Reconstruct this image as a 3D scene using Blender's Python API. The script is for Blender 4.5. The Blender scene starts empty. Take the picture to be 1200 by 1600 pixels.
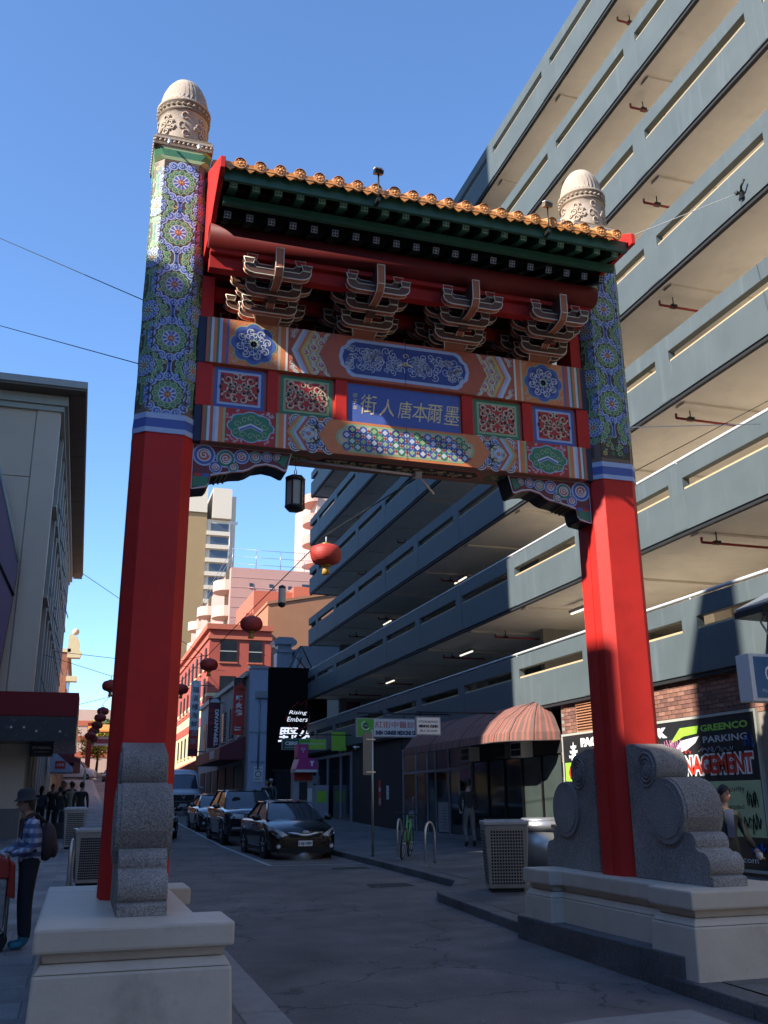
import bpy, bmesh, math, random
from mathutils import Vector, Matrix, noise
random.seed(7)
R = math.radians
S = bpy.context.scene
COL = S.collection
# ---------------------------------------------------------------- camera, sky, sun, exposure
cam = bpy.data.cameras.new('camera'); camo = bpy.data.objects.new('camera', cam); COL.objects.link(camo)
cam.sensor_fit = 'HORIZONTAL'; cam.sensor_width = 36; cam.lens = 36 * 1456.43 / 1200
cam.clip_start = .1; cam.clip_end = 3000
_r = Vector((.95398461, -.29974958, -.00797211)); _u = Vector((-.08107133, -.28343198, .95555939)); _f = Vector((.28868807, .91094265, .29469084))
camo.matrix_world = Matrix(((_r.x, _u.x, -_f.x, 0), (_r.y, _u.y, -_f.y, 0), (_r.z, _u.z, -_f.z, 1.7), (0, 0, 0, 1)))
S.camera = camo
SUN_EL, SUN_AZ = R(35.8), R(71.5)           # azimuth measured from behind the camera towards the left
SV = Vector((-math.sin(SUN_AZ) * math.cos(SUN_EL), -math.cos(SUN_AZ) * math.cos(SUN_EL), math.sin(SUN_EL)))
W = bpy.data.worlds.new('World'); S.world = W; W.use_nodes = True
wn = W.node_tree.nodes; wl = W.node_tree.links
sky = wn.new('ShaderNodeTexSky'); sky.sky_type = 'NISHITA'; sky.sun_disc = False
sky.sun_elevation = SUN_EL; sky.sun_rotation = math.atan2(SV.x, SV.y)
sky.air_density = 1.0; sky.dust_density = 0.0; sky.ozone_density = 7.5; sky.altitude = 0
wl.new(sky.outputs[0], wn['Background'].inputs[0]); wn['Background'].inputs[1].default_value = .142
sl = bpy.data.lights.new('sun', 'SUN'); sl.energy = 4.5; sl.angle = R(.5); sl.color = (1, .93, .82)
so = bpy.data.objects.new('sun', sl); COL.objects.link(so); so.rotation_euler = SV.to_track_quat('Z', 'Y').to_euler(); so.location = (-40, -20, 60)
S.view_settings.view_transform = 'Standard'; S.view_settings.look = 'None'; S.view_settings.gamma = 1
S.view_settings.use_curve_mapping = False; S.view_settings.exposure = 1.1
S.render.engine = 'CYCLES'; S.cycles.max_bounces = 7; S.cycles.diffuse_bounces = 4; S.cycles.glossy_bounces = 3; S.cycles.transmission_bounces = 4
S.cycles.sample_clamp_indirect = 6; S.cycles.use_denoising = True

# ---------------------------------------------------------------- materials
M = {}
def mat(name, rgb, rough=.6, metal=0., var=.12, scale=5., bump=0., bscale=60., coat=0., spec=.5, emit=0., streak=0., grime=0.):
    m = bpy.data.materials.new(name); m.use_nodes = True; M[name] = m
    nt = m.node_tree; n = nt.nodes; l = nt.links; b = n['Principled BSDF']
    b.inputs['Roughness'].default_value = rough; b.inputs['Metallic'].default_value = metal
    b.inputs['Specular IOR Level'].default_value = spec
    if coat: b.inputs['Coat Weight'].default_value = coat; b.inputs['Coat Roughness'].default_value = .04
    c = (*rgb, 1)
    tc = n.new('ShaderNodeTexCoord')
    if emit:
        b.inputs['Emission Color'].default_value = c; b.inputs['Emission Strength'].default_value = emit
    if var:
        nz = n.new('ShaderNodeTexNoise'); nz.inputs['Scale'].default_value = scale; nz.inputs['Detail'].default_value = 6; nz.inputs['Roughness'].default_value = .65
        l.new(tc.outputs['Object'], nz.inputs['Vector'])
        mr = n.new('ShaderNodeMapRange'); mr.inputs[1].default_value = .25; mr.inputs[2].default_value = .75
        mr.inputs[3].default_value = 1 - var; mr.inputs[4].default_value = 1 + var
        l.new(nz.outputs[0], mr.inputs[0])
        mx = n.new('ShaderNodeVectorMath'); mx.operation = 'SCALE'; mx.inputs[0].default_value = rgb; l.new(mr.outputs[0], mx.inputs['Scale'])
        out = mx.outputs[0]
        rr = n.new('ShaderNodeMapRange'); rr.inputs[3].default_value = max(.02, rough - .1); rr.inputs[4].default_value = min(1, rough + .1)
        l.new(nz.outputs[0], rr.inputs[0]); l.new(rr.outputs[0], b.inputs['Roughness'])
        if streak or grime:           # vertical wash-down streaks and blotchy wear
            mp = n.new('ShaderNodeMapping'); mp.inputs['Scale'].default_value = (2.2, 2.2, .16) if streak else (.9, .9, .9); l.new(tc.outputs['Object'], mp.inputs['Vector'])
            n2 = n.new('ShaderNodeTexNoise'); n2.inputs['Scale'].default_value = 2.0; n2.inputs['Detail'].default_value = 8; n2.inputs['Roughness'].default_value = .7
            l.new(mp.outputs[0], n2.inputs['Vector'])
            cr = n.new('ShaderNodeMapRange'); cr.inputs[1].default_value = .56; cr.inputs[2].default_value = .78; cr.inputs[3].default_value = 0; cr.inputs[4].default_value = abs(streak or grime)
            l.new(n2.outputs[0], cr.inputs[0])
            mm = n.new('ShaderNodeMix'); mm.data_type = 'RGBA'; l.new(cr.outputs[0], mm.inputs[0]); l.new(out, mm.inputs[6])
            k = 1.7 if (streak or grime) > 0 else .35
            mm.inputs[7].default_value = (min(.85, rgb[0] * k + .02 * (k > 1)), min(.85, rgb[1] * k + .02 * (k > 1)), min(.85, rgb[2] * k + .02 * (k > 1)), 1)
            out = mm.outputs[2]
        l.new(out, b.inputs['Base Color'])
    else:
        b.inputs['Base Color'].default_value = c
    if bump:
        nb = n.new('ShaderNodeTexNoise'); nb.inputs['Scale'].default_value = bscale; nb.inputs['Detail'].default_value = 5
        l.new(tc.outputs['Object'], nb.inputs['Vector'])
        bp = n.new('ShaderNodeBump'); bp.inputs['Strength'].default_value = bump; bp.inputs['Distance'].default_value = .02
        l.new(nb.outputs[0], bp.inputs['Height']); l.new(bp.outputs[0], b.inputs['Normal'])
    return m
def glass(name, rgb, rough=.03, spec=.9):
    return mat(name, rgb, rough, 0, .25, .7, spec=spec)
def speckle(name, a, b_, scale=90, rough=.8, bump=.35):       # granite, asphalt: two tones of grain
    m = bpy.data.materials.new(name); m.use_nodes = True; M[name] = m
    nt = m.node_tree; n = nt.nodes; l = nt.links; b = n['Principled BSDF']; b.inputs['Roughness'].default_value = rough
    tc = n.new('ShaderNodeTexCoord')
    n1 = n.new('ShaderNodeTexNoise'); n1.inputs['Scale'].default_value = scale; n1.inputs['Detail'].default_value = 3; n1.inputs['Roughness'].default_value = .8
    n2 = n.new('ShaderNodeTexNoise'); n2.inputs['Scale'].default_value = 1.3; n2.inputs['Detail'].default_value = 6
    l.new(tc.outputs['Object'], n1.inputs['Vector']); l.new(tc.outputs['Object'], n2.inputs['Vector'])
    cr = n.new('ShaderNodeMapRange'); cr.inputs[1].default_value = .38; cr.inputs[2].default_value = .62; l.new(n1.outputs[0], cr.inputs[0])
    mm = n.new('ShaderNodeMix'); mm.data_type = 'RGBA'; mm.inputs[6].default_value = (*a, 1); mm.inputs[7].default_value = (*b_, 1); l.new(cr.outputs[0], mm.inputs[0])
    mr = n.new('ShaderNodeMapRange'); mr.inputs[1].default_value = .3; mr.inputs[2].default_value = .7; mr.inputs[3].default_value = .7; mr.inputs[4].default_value = 1.25; l.new(n2.outputs[0], mr.inputs[0])
    vm = n.new('ShaderNodeVectorMath'); vm.operation = 'SCALE'; l.new(mm.outputs[2], vm.inputs[0]); l.new(mr.outputs[0], vm.inputs['Scale'])
    l.new(vm.outputs[0], b.inputs['Base Color'])
    bp = n.new('ShaderNodeBump'); bp.inputs['Strength'].default_value = bump; bp.inputs['Distance'].default_value = .01
    l.new(n1.outputs[0], bp.inputs['Height']); l.new(bp.outputs[0], b.inputs['Normal'])
    return m
speckle('asphalt', (.105, .090, .084), (.190, .168, .158), 70, .82)
def cracks(m):
    nt = m.node_tree; n = nt.nodes; l = nt.links; bs = n['Principled BSDF']; tc = n.new('ShaderNodeTexCoord')
    nz = n.new('ShaderNodeTexNoise'); nz.inputs['Scale'].default_value = 1.6; nz.inputs['Detail'].default_value = 5; l.new(tc.outputs['Object'], nz.inputs['Vector'])
    ad = n.new('ShaderNodeMix'); ad.data_type = 'RGBA'; ad.blend_type = 'ADD'; ad.inputs[0].default_value = 1.0; l.new(tc.outputs['Object'], ad.inputs[6]); l.new(nz.outputs['Color'], ad.inputs[7])
    vo = n.new('ShaderNodeTexVoronoi'); vo.feature = 'DISTANCE_TO_EDGE'; vo.inputs['Scale'].default_value = .42; l.new(ad.outputs[2], vo.inputs['Vector'])
    mr = n.new('ShaderNodeMapRange'); mr.inputs[1].default_value = .002; mr.inputs[2].default_value = .009; mr.inputs[3].default_value = .45; mr.inputs[4].default_value = 1.0; l.new(vo.outputs['Distance'], mr.inputs[0])
    n3 = n.new('ShaderNodeTexNoise'); n3.inputs['Scale'].default_value = .35; n3.inputs['Detail'].default_value = 4; l.new(tc.outputs['Object'], n3.inputs['Vector'])
    m3 = n.new('ShaderNodeMapRange'); m3.inputs[1].default_value = .35; m3.inputs[2].default_value = .65; m3.inputs[3].default_value = .8; m3.inputs[4].default_value = 1.18; l.new(n3.outputs[0], m3.inputs[0])
    mu = n.new('ShaderNodeMath'); mu.operation = 'MULTIPLY'; l.new(mr.outputs[0], mu.inputs[0]); l.new(m3.outputs[0], mu.inputs[1])
    src = bs.inputs['Base Color'].links[0].from_socket; sc = n.new('ShaderNodeVectorMath'); sc.operation = 'SCALE'; l.new(src, sc.inputs[0]); l.new(mu.outputs[0], sc.inputs['Scale']); l.new(sc.outputs[0], bs.inputs['Base Color'])
cracks(M['asphalt'])
speckle('asphalt_patch', (.022, .022, .024), (.042, .042, .045), 70, .85)
speckle('granite', (.14, .132, .128), (.41, .385, .36), 75, .85, .5)
speckle('bluestone', (.075, .078, .084), (.115, .118, .125), 40, .72, .2)
speckle('bluestone_dark', (.085, .083, .083), (.145, .14, .14), 40, .75, .25)
mat('kerb_pale', (.27, .26, .25), .8, var=.2, bump=.2)
mat('line_paint', (.42, .42, .41), .75, var=.35, scale=9)
mat('ped_paint', (.62, .545, .44), .55, var=.10, scale=3, bump=.10, bscale=22, grime=-.55)
mat('park_paint', (.092, .117, .126), .62, var=.10, scale=1.3, bump=.05, bscale=14, streak=.55)
mat('park_black', (.016, .018, .022), .7)
mat('soffit', (.80, .73, .63), .8, var=.12, scale=.8, grime=-.25)
mat('deck', (.34, .33, .31), .85)
mat('sunlit_tan', (.55, .41, .23), .7)  # sunlight on the concrete slot ledge, put in as a tan colour
mat('rail_paint', (.62, .63, .63), .45)
mat('pipe_red', (.32, .035, .03), .5)
mat('park_wall', (.30, .29, .27), .85, grime=-.4)
mat('mortar', (.27, .24, .21), .9, bump=.2)
mat('brick_a', (.225, .105, .075), .85, var=.25, bump=.2)
mat('brick_b', (.30, .15, .105), .85, var=.25, bump=.2)
mat('brick_c', (.16, .075, .06), .85, var=.25, bump=.2)
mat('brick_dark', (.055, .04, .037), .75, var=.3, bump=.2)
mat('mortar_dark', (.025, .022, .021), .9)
mat('terracotta', (.36, .17, .09), .75)
mat('alu', (.30, .33, .37), .4, .4, var=.06)
mat('steel', (.50, .50, .50), .42, .8, var=.15)
mat('steel_dull', (.40, .39, .36), .38, .75, var=.15, scale=3)
mat('hole_black', (.012, .012, .013), .8)
mat('glass_dark_base', (.02, .022, .025), .05)
glass('glass', (.018, .022, .027)); glass('glass_green', (.05, .065, .06), .18, .5); glass('glass_sky', (.05, .06, .075), .02)
mat('awning_red', (.31, .105, .075), .8, var=.2, scale=3)
mat('awning_grey', (.15, .085, .07), .8, var=.2, scale=3)
mat('awning_rib', (.07, .05, .045), .7)
mat('red', (.56, .026, .020), .55, spec=.3, var=.16, scale=1.7, bump=.07, bscale=16, grime=-.34)
mat('red_board_shaded', (.38, .02, .016), .6, spec=.25, var=.14)  # column red darkened: shade on the tie boards is in the colour
mat('red_dark', (.13, .011, .010), .6, spec=.25, var=.12)  # red lowered to put in the shade on the gate purlins and ceiling
mat('roof_green', (.032, .115, .068), .5, var=.12)
mat('raft_green', (.045, .165, .095), .5, var=.12)
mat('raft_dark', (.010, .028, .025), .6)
mat('fret_green', (.38, .62, .46), .55)
mat('raft_white', (.36, .38, .48), .55)
mat('tile', (.62, .24, .055), .32, var=.28, scale=12, bump=.12, bscale=40)
mat('tile_rim', (.72, .33, .12), .35, var=.2, scale=15)
for k, c in dict(p_blue=(.075, .13, .42), p_dkblue=(.035, .065, .27), p_ltblue=(.42, .53, .76), p_pale=(.62, .66, .72), p_white=(.80, .78, .70),
                 p_green=(.055, .22, .125), p_ltgreen=(.34, .48, .25), p_orange=(.72, .23, .085), p_brick=(.50, .12, .065), p_brown=(.20, .13, .085),
                 p_yellow=(.66, .50, .17), p_red=(.48, .035, .035), p_cream=(.62, .52, .36), p_black=(.010, .010, .012), p_navy=(.012, .022, .060),
                 p_maroon=(.17, .035, .045), p_gold=(.85, .70, .36), p_olive=(.10, .13, .05)).items():
    mat(k, c, .55, var=.10, scale=8)
mat('p_ground', (.075, .058, .04), .6, var=.15, scale=8)
mat('br_brown', (.12, .052, .034), .6); mat('br_orange', (.42, .135, .06), .6); mat('br_line', (.80, .74, .60), .55)
mat('stone_cap', (.45, .37, .295), .85, var=.18, scale=5, bump=.25, bscale=30, grime=-.4)
mat('stone_cap_dark', (.20, .155, .11), .85, var=.3, scale=9, bump=.25)
mat('black_metal', (.012, .012, .013), .45)
mat('lantern_glass', (.42, .38, .30), .4); mat('gold_metal', (.45, .30, .08), .4, .6)
mat('lantern_red', (.40, .035, .025), .6); mat('tassel', (.50, .30, .06), .7)
mat('cable', (.012, .012, .012), .6); mat('cable_white', (.62, .62, .62), .5)
mat('panel_grey', (.60, .48, .36), .55, var=.06, scale=.7); mat('panel_trim', (.40, .41, .36), .6, var=.08)
mat('eave_brown', (.13, .10, .075), .7); mat('eave_edge', (.35, .35, .33), .6)
mat('canopy_red', (.19, .014, .016), .6, spec=.25, var=.06, scale=1); mat('canopy_soffit', (.045, .045, .045), .25)
mat('shop_dark', (.03, .028, .028), .6); mat('col_grey', (.17, .165, .15), .7); mat('purple_sign', (.17, .07, .12), .35)
mat('cream', (.62, .52, .30), .75, var=.08, scale=1.5); mat('red_build', (.42, .085, .055), .75, var=.10, scale=1.2); mat('red_build2', (.50, .13, .07), .75, var=.08)
mat('pink', (.50, .285, .235), .8, var=.06, scale=1); mat('pink_pale', (.58, .40, .33), .8, var=.06); mat('tower_tan', (.30, .20, .095), .8, var=.06, scale=.5); mat('tower_white', (.60, .52, .41), .8, var=.05)
mat('brown_wall', (.36, .165, .085), .85, var=.10, scale=.8); mat('brown_brick', (.30, .12, .07), .85, var=.2, scale=3)
mat('zinc', (.28, .31, .36), .35, .5); mat('zinc_roof', (.21, .24, .29), .5, .2); mat('white_wall', (.42, .47, .58), .6, var=.06); mat('cream_wall', (.34, .34, .31), .75, var=.08)
mat('black_wall', (.005, .005, .006), .7, spec=.1, var=.05)
mat('sign_white', (.72, .72, .70), .45, var=.06); mat('sign_black', (.018, .019, .022), .4); mat('sign_green', (.10, .42, .05), .4); mat('sign_lime', (.33, .62, .06), .4); mat('sign_dkgreen', (.01, .10, .06), .4)
mat('sign_red', (.50, .03, .02), .45); mat('sign_blue', (.075, .17, .30), .4); mat('sign_sage', (.42, .52, .29), .5, var=.18, scale=4); mat('sign_maroon', (.13, .012, .025), .5); mat('sign_pink', (.42, .03, .20), .4); mat('sign_grey', (.33, .34, .36), .5)
mat('letter_white', (.80, .80, .80), .5, var=0); mat('letter_black', (.012, .012, .014), .5, var=0); mat('letter_navy', (.015, .03, .09), .5, var=0); mat('letter_red', (.55, .04, .02), .5, var=0)
mat('letter_green', (.30, .62, .08), .5, var=0); mat('letter_grey', (.55, .58, .60), .5, var=0); mat('spray_black', (.01, .01, .012), .6, var=0); mat('spray_blue', (.02, .09, .32), .6, var=0); mat('spray_grey', (.42, .44, .48), .6, var=0); mat('spray_pink', (.60, .22, .42), .6, var=0)
mat('lit_sign', (.85, .9, 1.0), .5, var=0, emit=.45); mat('lit_tube', (1, .95, .8), .5, var=0, emit=.6); mat('lit_shop', (1.0, .62, .25), .5, var=.5, scale=2.0, emit=.12)
mat('car_black', (.003, .003, .004), .25, var=.1, coat=.7, spec=.3); mat('car_navy', (.010, .013, .024), .18, var=.1, coat=1.0); mat('car_grey', (.05, .05, .055), .2, .5, coat=1.0); mat('van_white', (.45, .48, .52), .3, coat=.6, var=.05)
mat('chrome', (.75, .76, .78), .25, .6, var=0); mat('rubber', (.018, .018, .018), .8); mat('plastic_black', (.02, .02, .021), .5); mat('headlamp', (.55, .57, .6), .2, .1, var=.5, scale=14); mat('amber', (.6, .2, .02), .3); mat('tail_red', (.5, .02, .02), .2)
mat('windscreen', (.03, .04, .055), .03, var=.1, scale=.6, spec=1.0)
mat('skin', (.42, .25, .17), .55); mat('hair', (.012, .010, .009), .5); mat('denim', (.018, .02, .028), .85); mat('cloth_black', (.022, .022, .025), .85); mat('cloth_grey', (.12, .125, .13), .85); mat('cloth_navy', (.05, .065, .12), .85)
mat('cloth_maroon', (.08, .02, .025), .85); mat('cloth_tan', (.40, .32, .23), .85); mat('cloth_white', (.5, .5, .5), .85); mat('hat', (.042, .042, .045), .9); mat('pack', (.055, .035, .036), .8); mat('shoe_teal', (.05, .24, .30), .7); mat('shoe_black', (.015, .015, .016), .6); mat('olive_coat', (.022, .027, .022), .8)
mat('bag_red', (.42, .035, .02), .6); mat('bag_print', (.30, .29, .27), .8, var=.5, scale=18); mat('bike_green', (.10, .42, .14), .35)
mat('bark', (.06, .045, .035), .9); mat('leaf_yellow', (.30, .27, .03), .7, var=.4, scale=.8); mat('leaf_green', (.05, .09, .02), .7, var=.4, scale=.8)
mat('brown_glow', (.10, .05, .022), .5, var=.4, scale=2.5)
def plaid(name):
    m = bpy.data.materials.new(name); m.use_nodes = True; M[name] = m
    nt = m.node_tree; n = nt.nodes; l = nt.links; b = n['Principled BSDF']; b.inputs['Roughness'].default_value = .9
    tc = n.new('ShaderNodeTexCoord'); sep = n.new('ShaderNodeSeparateXYZ'); l.new(tc.outputs['Object'], sep.inputs[0])
    def band(src, f, lo, hi):
        a = n.new('ShaderNodeMath'); a.operation = 'MULTIPLY'; a.inputs[1].default_value = f * 1.5; l.new(src, a.inputs[0])
        s = n.new('ShaderNodeMath'); s.operation = 'SINE'; l.new(a.outputs[0], s.inputs[0])
        r = n.new('ShaderNodeMapRange'); r.inputs[1].default_value = lo; r.inputs[2].default_value = hi; l.new(s.outputs[0], r.inputs[0]); return r.outputs[0]
    hz = band(sep.outputs[2], 42, -.3, .5)
    ad = n.new('ShaderNodeMath'); ad.operation = 'ADD'; l.new(sep.outputs[0], ad.inputs[0]); l.new(sep.outputs[1], ad.inputs[1])
    vt = band(ad.outputs[0], 46, -.3, .5)
    m1 = n.new('ShaderNodeMix'); m1.data_type = 'RGBA'; m1.inputs[6].default_value = (.10, .13, .24, 1); m1.inputs[7].default_value = (.24, .29, .42, 1); l.new(hz, m1.inputs[0])
    m2 = n.new('ShaderNodeMix'); m2.data_type = 'RGBA'; m2.inputs[7].default_value = (.52, .55, .62, 1); l.new(m1.outputs[2], m2.inputs[6])
    mu = n.new('ShaderNodeMath'); mu.operation = 'MULTIPLY'; l.new(hz, mu.inputs[0]); l.new(vt, mu.inputs[1]); l.new(mu.outputs[0], m2.inputs[0])
    l.new(m2.outputs[2], b.inputs['Base Color'])
plaid('plaid')

# ---------------------------------------------------------------- mesh helpers
WL = {}
class MB:
    def __init__(s): s.v = []; s.f = []; s.m = []; s.s = []
    def add(s, vs, fs, m, smooth=False):
        o = len(s.v); s.v += [tuple(p) for p in vs]
        for f in fs: s.f.append([o + i for i in f]); s.m.append(m); s.s.append(smooth)
        return s
    def box(s, x0, x1, y0, y1, z0, z1, m):
        v = [(x, y, z) for z in (z0, z1) for y in (y0, y1) for x in (x0, x1)]
        return s.add(v, [(0, 2, 3, 1), (4, 5, 7, 6), (0, 1, 5, 4), (2, 6, 7, 3), (0, 4, 6, 2), (1, 3, 7, 5)], m)
    def obox(s, c, d, mx, m):
        v = []
        for z in (-.5, .5):
            for y in (-.5, .5):
                for x in (-.5, .5): v.append(Vector(c) + mx @ Vector((x * d[0], y * d[1], z * d[2])))
        return s.add(v, [(0, 2, 3, 1), (4, 5, 7, 6), (0, 1, 5, 4), (2, 6, 7, 3), (0, 4, 6, 2), (1, 3, 7, 5)], m)
    def prism(s, pts, ax, a0, a1, m, mcap=None, smooth=False):
        def P(p, a): return {'x': (a, p[0], p[1]), 'y': (p[0], a, p[1]), 'z': (p[0], p[1], a)}[ax]
        n = len(pts); v = [P(p, a0) for p in pts] + [P(p, a1) for p in pts]
        s.add(v, [(i, (i + 1) % n, n + (i + 1) % n, n + i) for i in range(n)], m, smooth)
        s.add(v[:n], [list(range(n))], mcap or m); s.add(v[n:], [list(range(n))], mcap or m)
        return s
    def ring(s, c, ax, r, n):
        a = Vector(ax).normalized(); t = a.orthogonal().normalized(); b = a.cross(t)
        return [Vector(c) + (t * math.cos(2 * math.pi * i / n) + b * math.sin(2 * math.pi * i / n)) * r for i in range(n)]
    def cyl(s, p0, p1, r0, r1=None, n=12, m='steel', caps=True, smooth=True):
        r1 = r0 if r1 is None else r1; ax = Vector(p1) - Vector(p0)
        a = s.ring(p0, ax, r0, n); b = s.ring(p1, ax, r1, n)
        s.add(a + b, [(i, (i + 1) % n, n + (i + 1) % n, n + i) for i in range(n)], m, smooth)
        if caps: s.add(a, [list(range(n))], m); s.add(b, [list(range(n))], m)
        return s
    def tube(s, path, r, n=8, m='steel', closed=False):
        path = [Vector(p) for p in path]; k = len(path); rs = []
        ref = None
        for i, p in enumerate(path):
            d = (path[(i + 1) % k] - path[i - 1]) if closed else (path[min(i + 1, k - 1)] - path[max(i - 1, 0)])
            d = d.normalized()
            if ref is None: ref = d.orthogonal().normalized()
            t = (ref - d * ref.dot(d)); t = t.normalized() if t.length > 1e-6 else d.orthogonal().normalized(); ref = t; b = d.cross(t)
            rr = r[i] if isinstance(r, (list, tuple)) else r
            rs += [p + (t * math.cos(2 * math.pi * j / n) + b * math.sin(2 * math.pi * j / n)) * rr for j in range(n)]
        fs = []
        for i in range(k if closed else k - 1):
            i2 = (i + 1) % k
            fs += [(i * n + j, i * n + (j + 1) % n, i2 * n + (j + 1) % n, i2 * n + j) for j in range(n)]
        if not closed: fs += [tuple(range(n)), tuple((k - 1) * n + j for j in range(n))]
        return s.add(rs, fs, m, True)
    def lathe(s, prof, cx, cy, n, m, mats=None, ax='z', cz=0):
        v = []
        for r, z in prof:
            for i in range(n):
                a = 2 * math.pi * i / n
                if ax == 'z': v.append((cx + r * math.cos(a), cy + r * math.sin(a), cz + z))
                elif ax == 'x': v.append((cx + z, cy + r * math.cos(a), cz + r * math.sin(a)))
                else: v.append((cx + r * math.cos(a), cy + z, cz + r * math.sin(a)))
        for k in range(len(prof) - 1):
            s.add(v[k * n:(k + 2) * n], [(i, (i + 1) % n, n + (i + 1) % n, n + i) for i in range(n)], mats[k] if mats else m, True)
        return s
    def sph(s, c, r, n=12, m='steel', k=8):
        r = (r, r, r) if not isinstance(r, (tuple, list)) else r
        v = []; fs = []
        for j in range(k + 1):
            t = math.pi * j / k
            for i in range(n):
                a = 2 * math.pi * i / n
                v.append((c[0] + r[0] * math.sin(t) * math.cos(a), c[1] + r[1] * math.sin(t) * math.sin(a), c[2] + r[2] * math.cos(t)))
        for j in range(k): fs += [(j * n + i, (j + 1) * n + i, (j + 1) * n + (i + 1) % n, j * n + (i + 1) % n) for i in range(n)]
        return s.add(v, fs, m, True)
    def mesh(s, name, off=(0, 0, 0), bevel=0, fix=True, weld=True):
        me = bpy.data.meshes.new(name); mats = []
        for k in s.m:
            if k not in mats: mats.append(k)
        me.from_pydata([(x - off[0], y - off[1], z - off[2]) for x, y, z in s.v], [], s.f)
        for k in mats: me.materials.append(M[k])
        me.polygons.foreach_set('material_index', [mats.index(k) for k in s.m]); me.polygons.foreach_set('use_smooth', s.s)
        if fix:
            bm = bmesh.new(); bm.from_mesh(me)
            if weld: bmesh.ops.remove_doubles(bm, verts=bm.verts, dist=1e-5)
            bmesh.ops.recalc_face_normals(bm, faces=bm.faces)
            if bevel:
                es = [e for e in bm.edges if len(e.link_faces) == 2 and e.calc_face_angle() > .6]
                bmesh.ops.bevel(bm, geom=es, offset=bevel, segments=2, affect='EDGES', profile=.6, clamp_overlap=True)
            bm.to_mesh(me); bm.free()
        me.update(); return me
    def build(s, name, parent=None, bevel=0, local=False, fix=True, weld=True):
        off = (0, 0, 0) if (parent is None or local) else WL[parent.name]
        me = s.mesh(name, off, bevel, fix, weld)
        o = bpy.data.objects.new(name, me); COL.objects.link(o)
        if parent: o.parent = parent
        WL[o.name] = WL[parent.name] if parent else (0, 0, 0)
        return o
def tag(o, label=None, cat=None, group=None, kind=None):
    if label: o['label'] = label
    if cat: o['category'] = cat
    if group: o['group'] = group
    if kind: o['kind'] = kind
    return o
def thing(name, label, cat, loc=(0, 0, 0), rz=0, group=None):
    o = bpy.data.objects.new(name, None); COL.objects.link(o); o.location = loc; o.rotation_euler[2] = rz; o.empty_display_size = .2
    WL[o.name] = tuple(loc); return tag(o, label, cat, group)
def inst(src, name, parent, loc=(0, 0, 0), rot=None, scale=None):    # a further object sharing the mesh of src
    o = bpy.data.objects.new(name, src.data if hasattr(src, 'data') else src); COL.objects.link(o)
    if parent: o.parent = parent
    o.location = loc
    if rot: o.rotation_euler = rot
    if scale: o.scale = scale
    WL[o.name] = (0, 0, 0); return o
def dup(root, loc, rz=0, label=None, group=None):
    r = root.copy(); COL.objects.link(r); r.location = loc; r.rotation_euler[2] = rz
    if label: r['label'] = label
    if group: r['group'] = group
    WL[r.name] = tuple(loc)
    def rec(a, b):
        for ch in list(a.children):
            c = ch.copy(); COL.objects.link(c); c.parent = b; rec(ch, c)
    rec(root, r); return r
FY = Matrix(((1, 0, 0), (0, 0, -1), (0, 1, 0)))        # lettering on a face looking at -Y
FX = Matrix(((0, 0, -1), (-1, 0, 0), (0, 1, 0)))       # lettering on a face looking at -X
def text_mesh(s, m, size=1, width=None, offset=0., shear=0., ext=.0, spacing=1., lines=1., bold=0.):
    c = bpy.data.curves.new('lettering', 'FONT'); c.body = s; c.size = size; c.align_x = 'CENTER'; c.align_y = 'CENTER'
    c.offset = offset; c.shear = shear; c.extrude = ext; c.resolution_u = 2; c.space_character = spacing; c.space_line = lines
    o = bpy.data.objects.new('lettering', c); COL.objects.link(o); bpy.context.view_layer.update()
    me = bpy.data.meshes.new_from_object(o.evaluated_get(bpy.context.evaluated_depsgraph_get()))
    bpy.data.objects.remove(o); bpy.data.curves.remove(c)
    xs = [v.co.x for v in me.vertices]; ys = [v.co.y for v in me.vertices]
    cx, cy = (min(xs) + max(xs)) / 2, (min(ys) + max(ys)) / 2; k = width / (max(xs) - min(xs)) if width else 1; kk = size / max(.01, (max(ys) - min(ys))) if width else 1
    for v in me.vertices: v.co.x = (v.co.x - cx) * k; v.co.y = (v.co.y - cy) * kk
    if bold:          # thicken by a few shifted copies, each a hair behind the last
        bm = bmesh.new(); bm.from_mesh(me); base = bm.copy(); mt = bpy.data.meshes.new('t')
        for i, (dx, dy) in enumerate(((bold, 0), (-bold, 0), (0, bold), (0, -bold))):
            base.to_mesh(mt); mt.transform(Matrix.Translation((dx, dy, -.0004 * (i + 1)))); bm.from_mesh(mt)
        bm.to_mesh(me); bm.free(); base.free(); bpy.data.meshes.remove(mt)
    me.materials.clear(); me.materials.append(M[m]); me.name = 'lettering'; return me
def text(s, m, pos, parent, face=FY, size=.2, width=None, name='lettering', rot=0, **kw):
    """with width given, size is the height of the lettering"""
    me = text_mesh(s, m, size, width, **kw)
    if rot: me.transform(Matrix.Rotation(rot, 4, 'Z'))
    me.transform(face.to_4x4())
    o = bpy.data.objects.new(name, me); COL.objects.link(o)
    if parent: o.parent = parent; b = WL[parent.name]
    else: b = (0, 0, 0)
    o.location = (pos[0] - b[0], pos[1] - b[1], pos[2] - b[2]); return o
def lerp(a, b, t): return a + (b - a) * t
def pw(tab, x):
    if x <= tab[0][0]: return tab[0][1]
    for (x0, y0), (x1, y1) in zip(tab, tab[1:]):
        if x <= x1: return y0 + (y1 - y0) * (x - x0) / (x1 - x0)
    return tab[-1][1]
def gz(y): return pw([(8, 0), (22, .2), (32, .3), (50, .8), (80, 1.9), (150, 5.4), (260, 11)], y)
def rp(x, y): return gz(y) + .13 + (max(0, x - 6.5) * .035 if y > 12 else 0)
def lp(y): return gz(y) + .12
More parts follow.
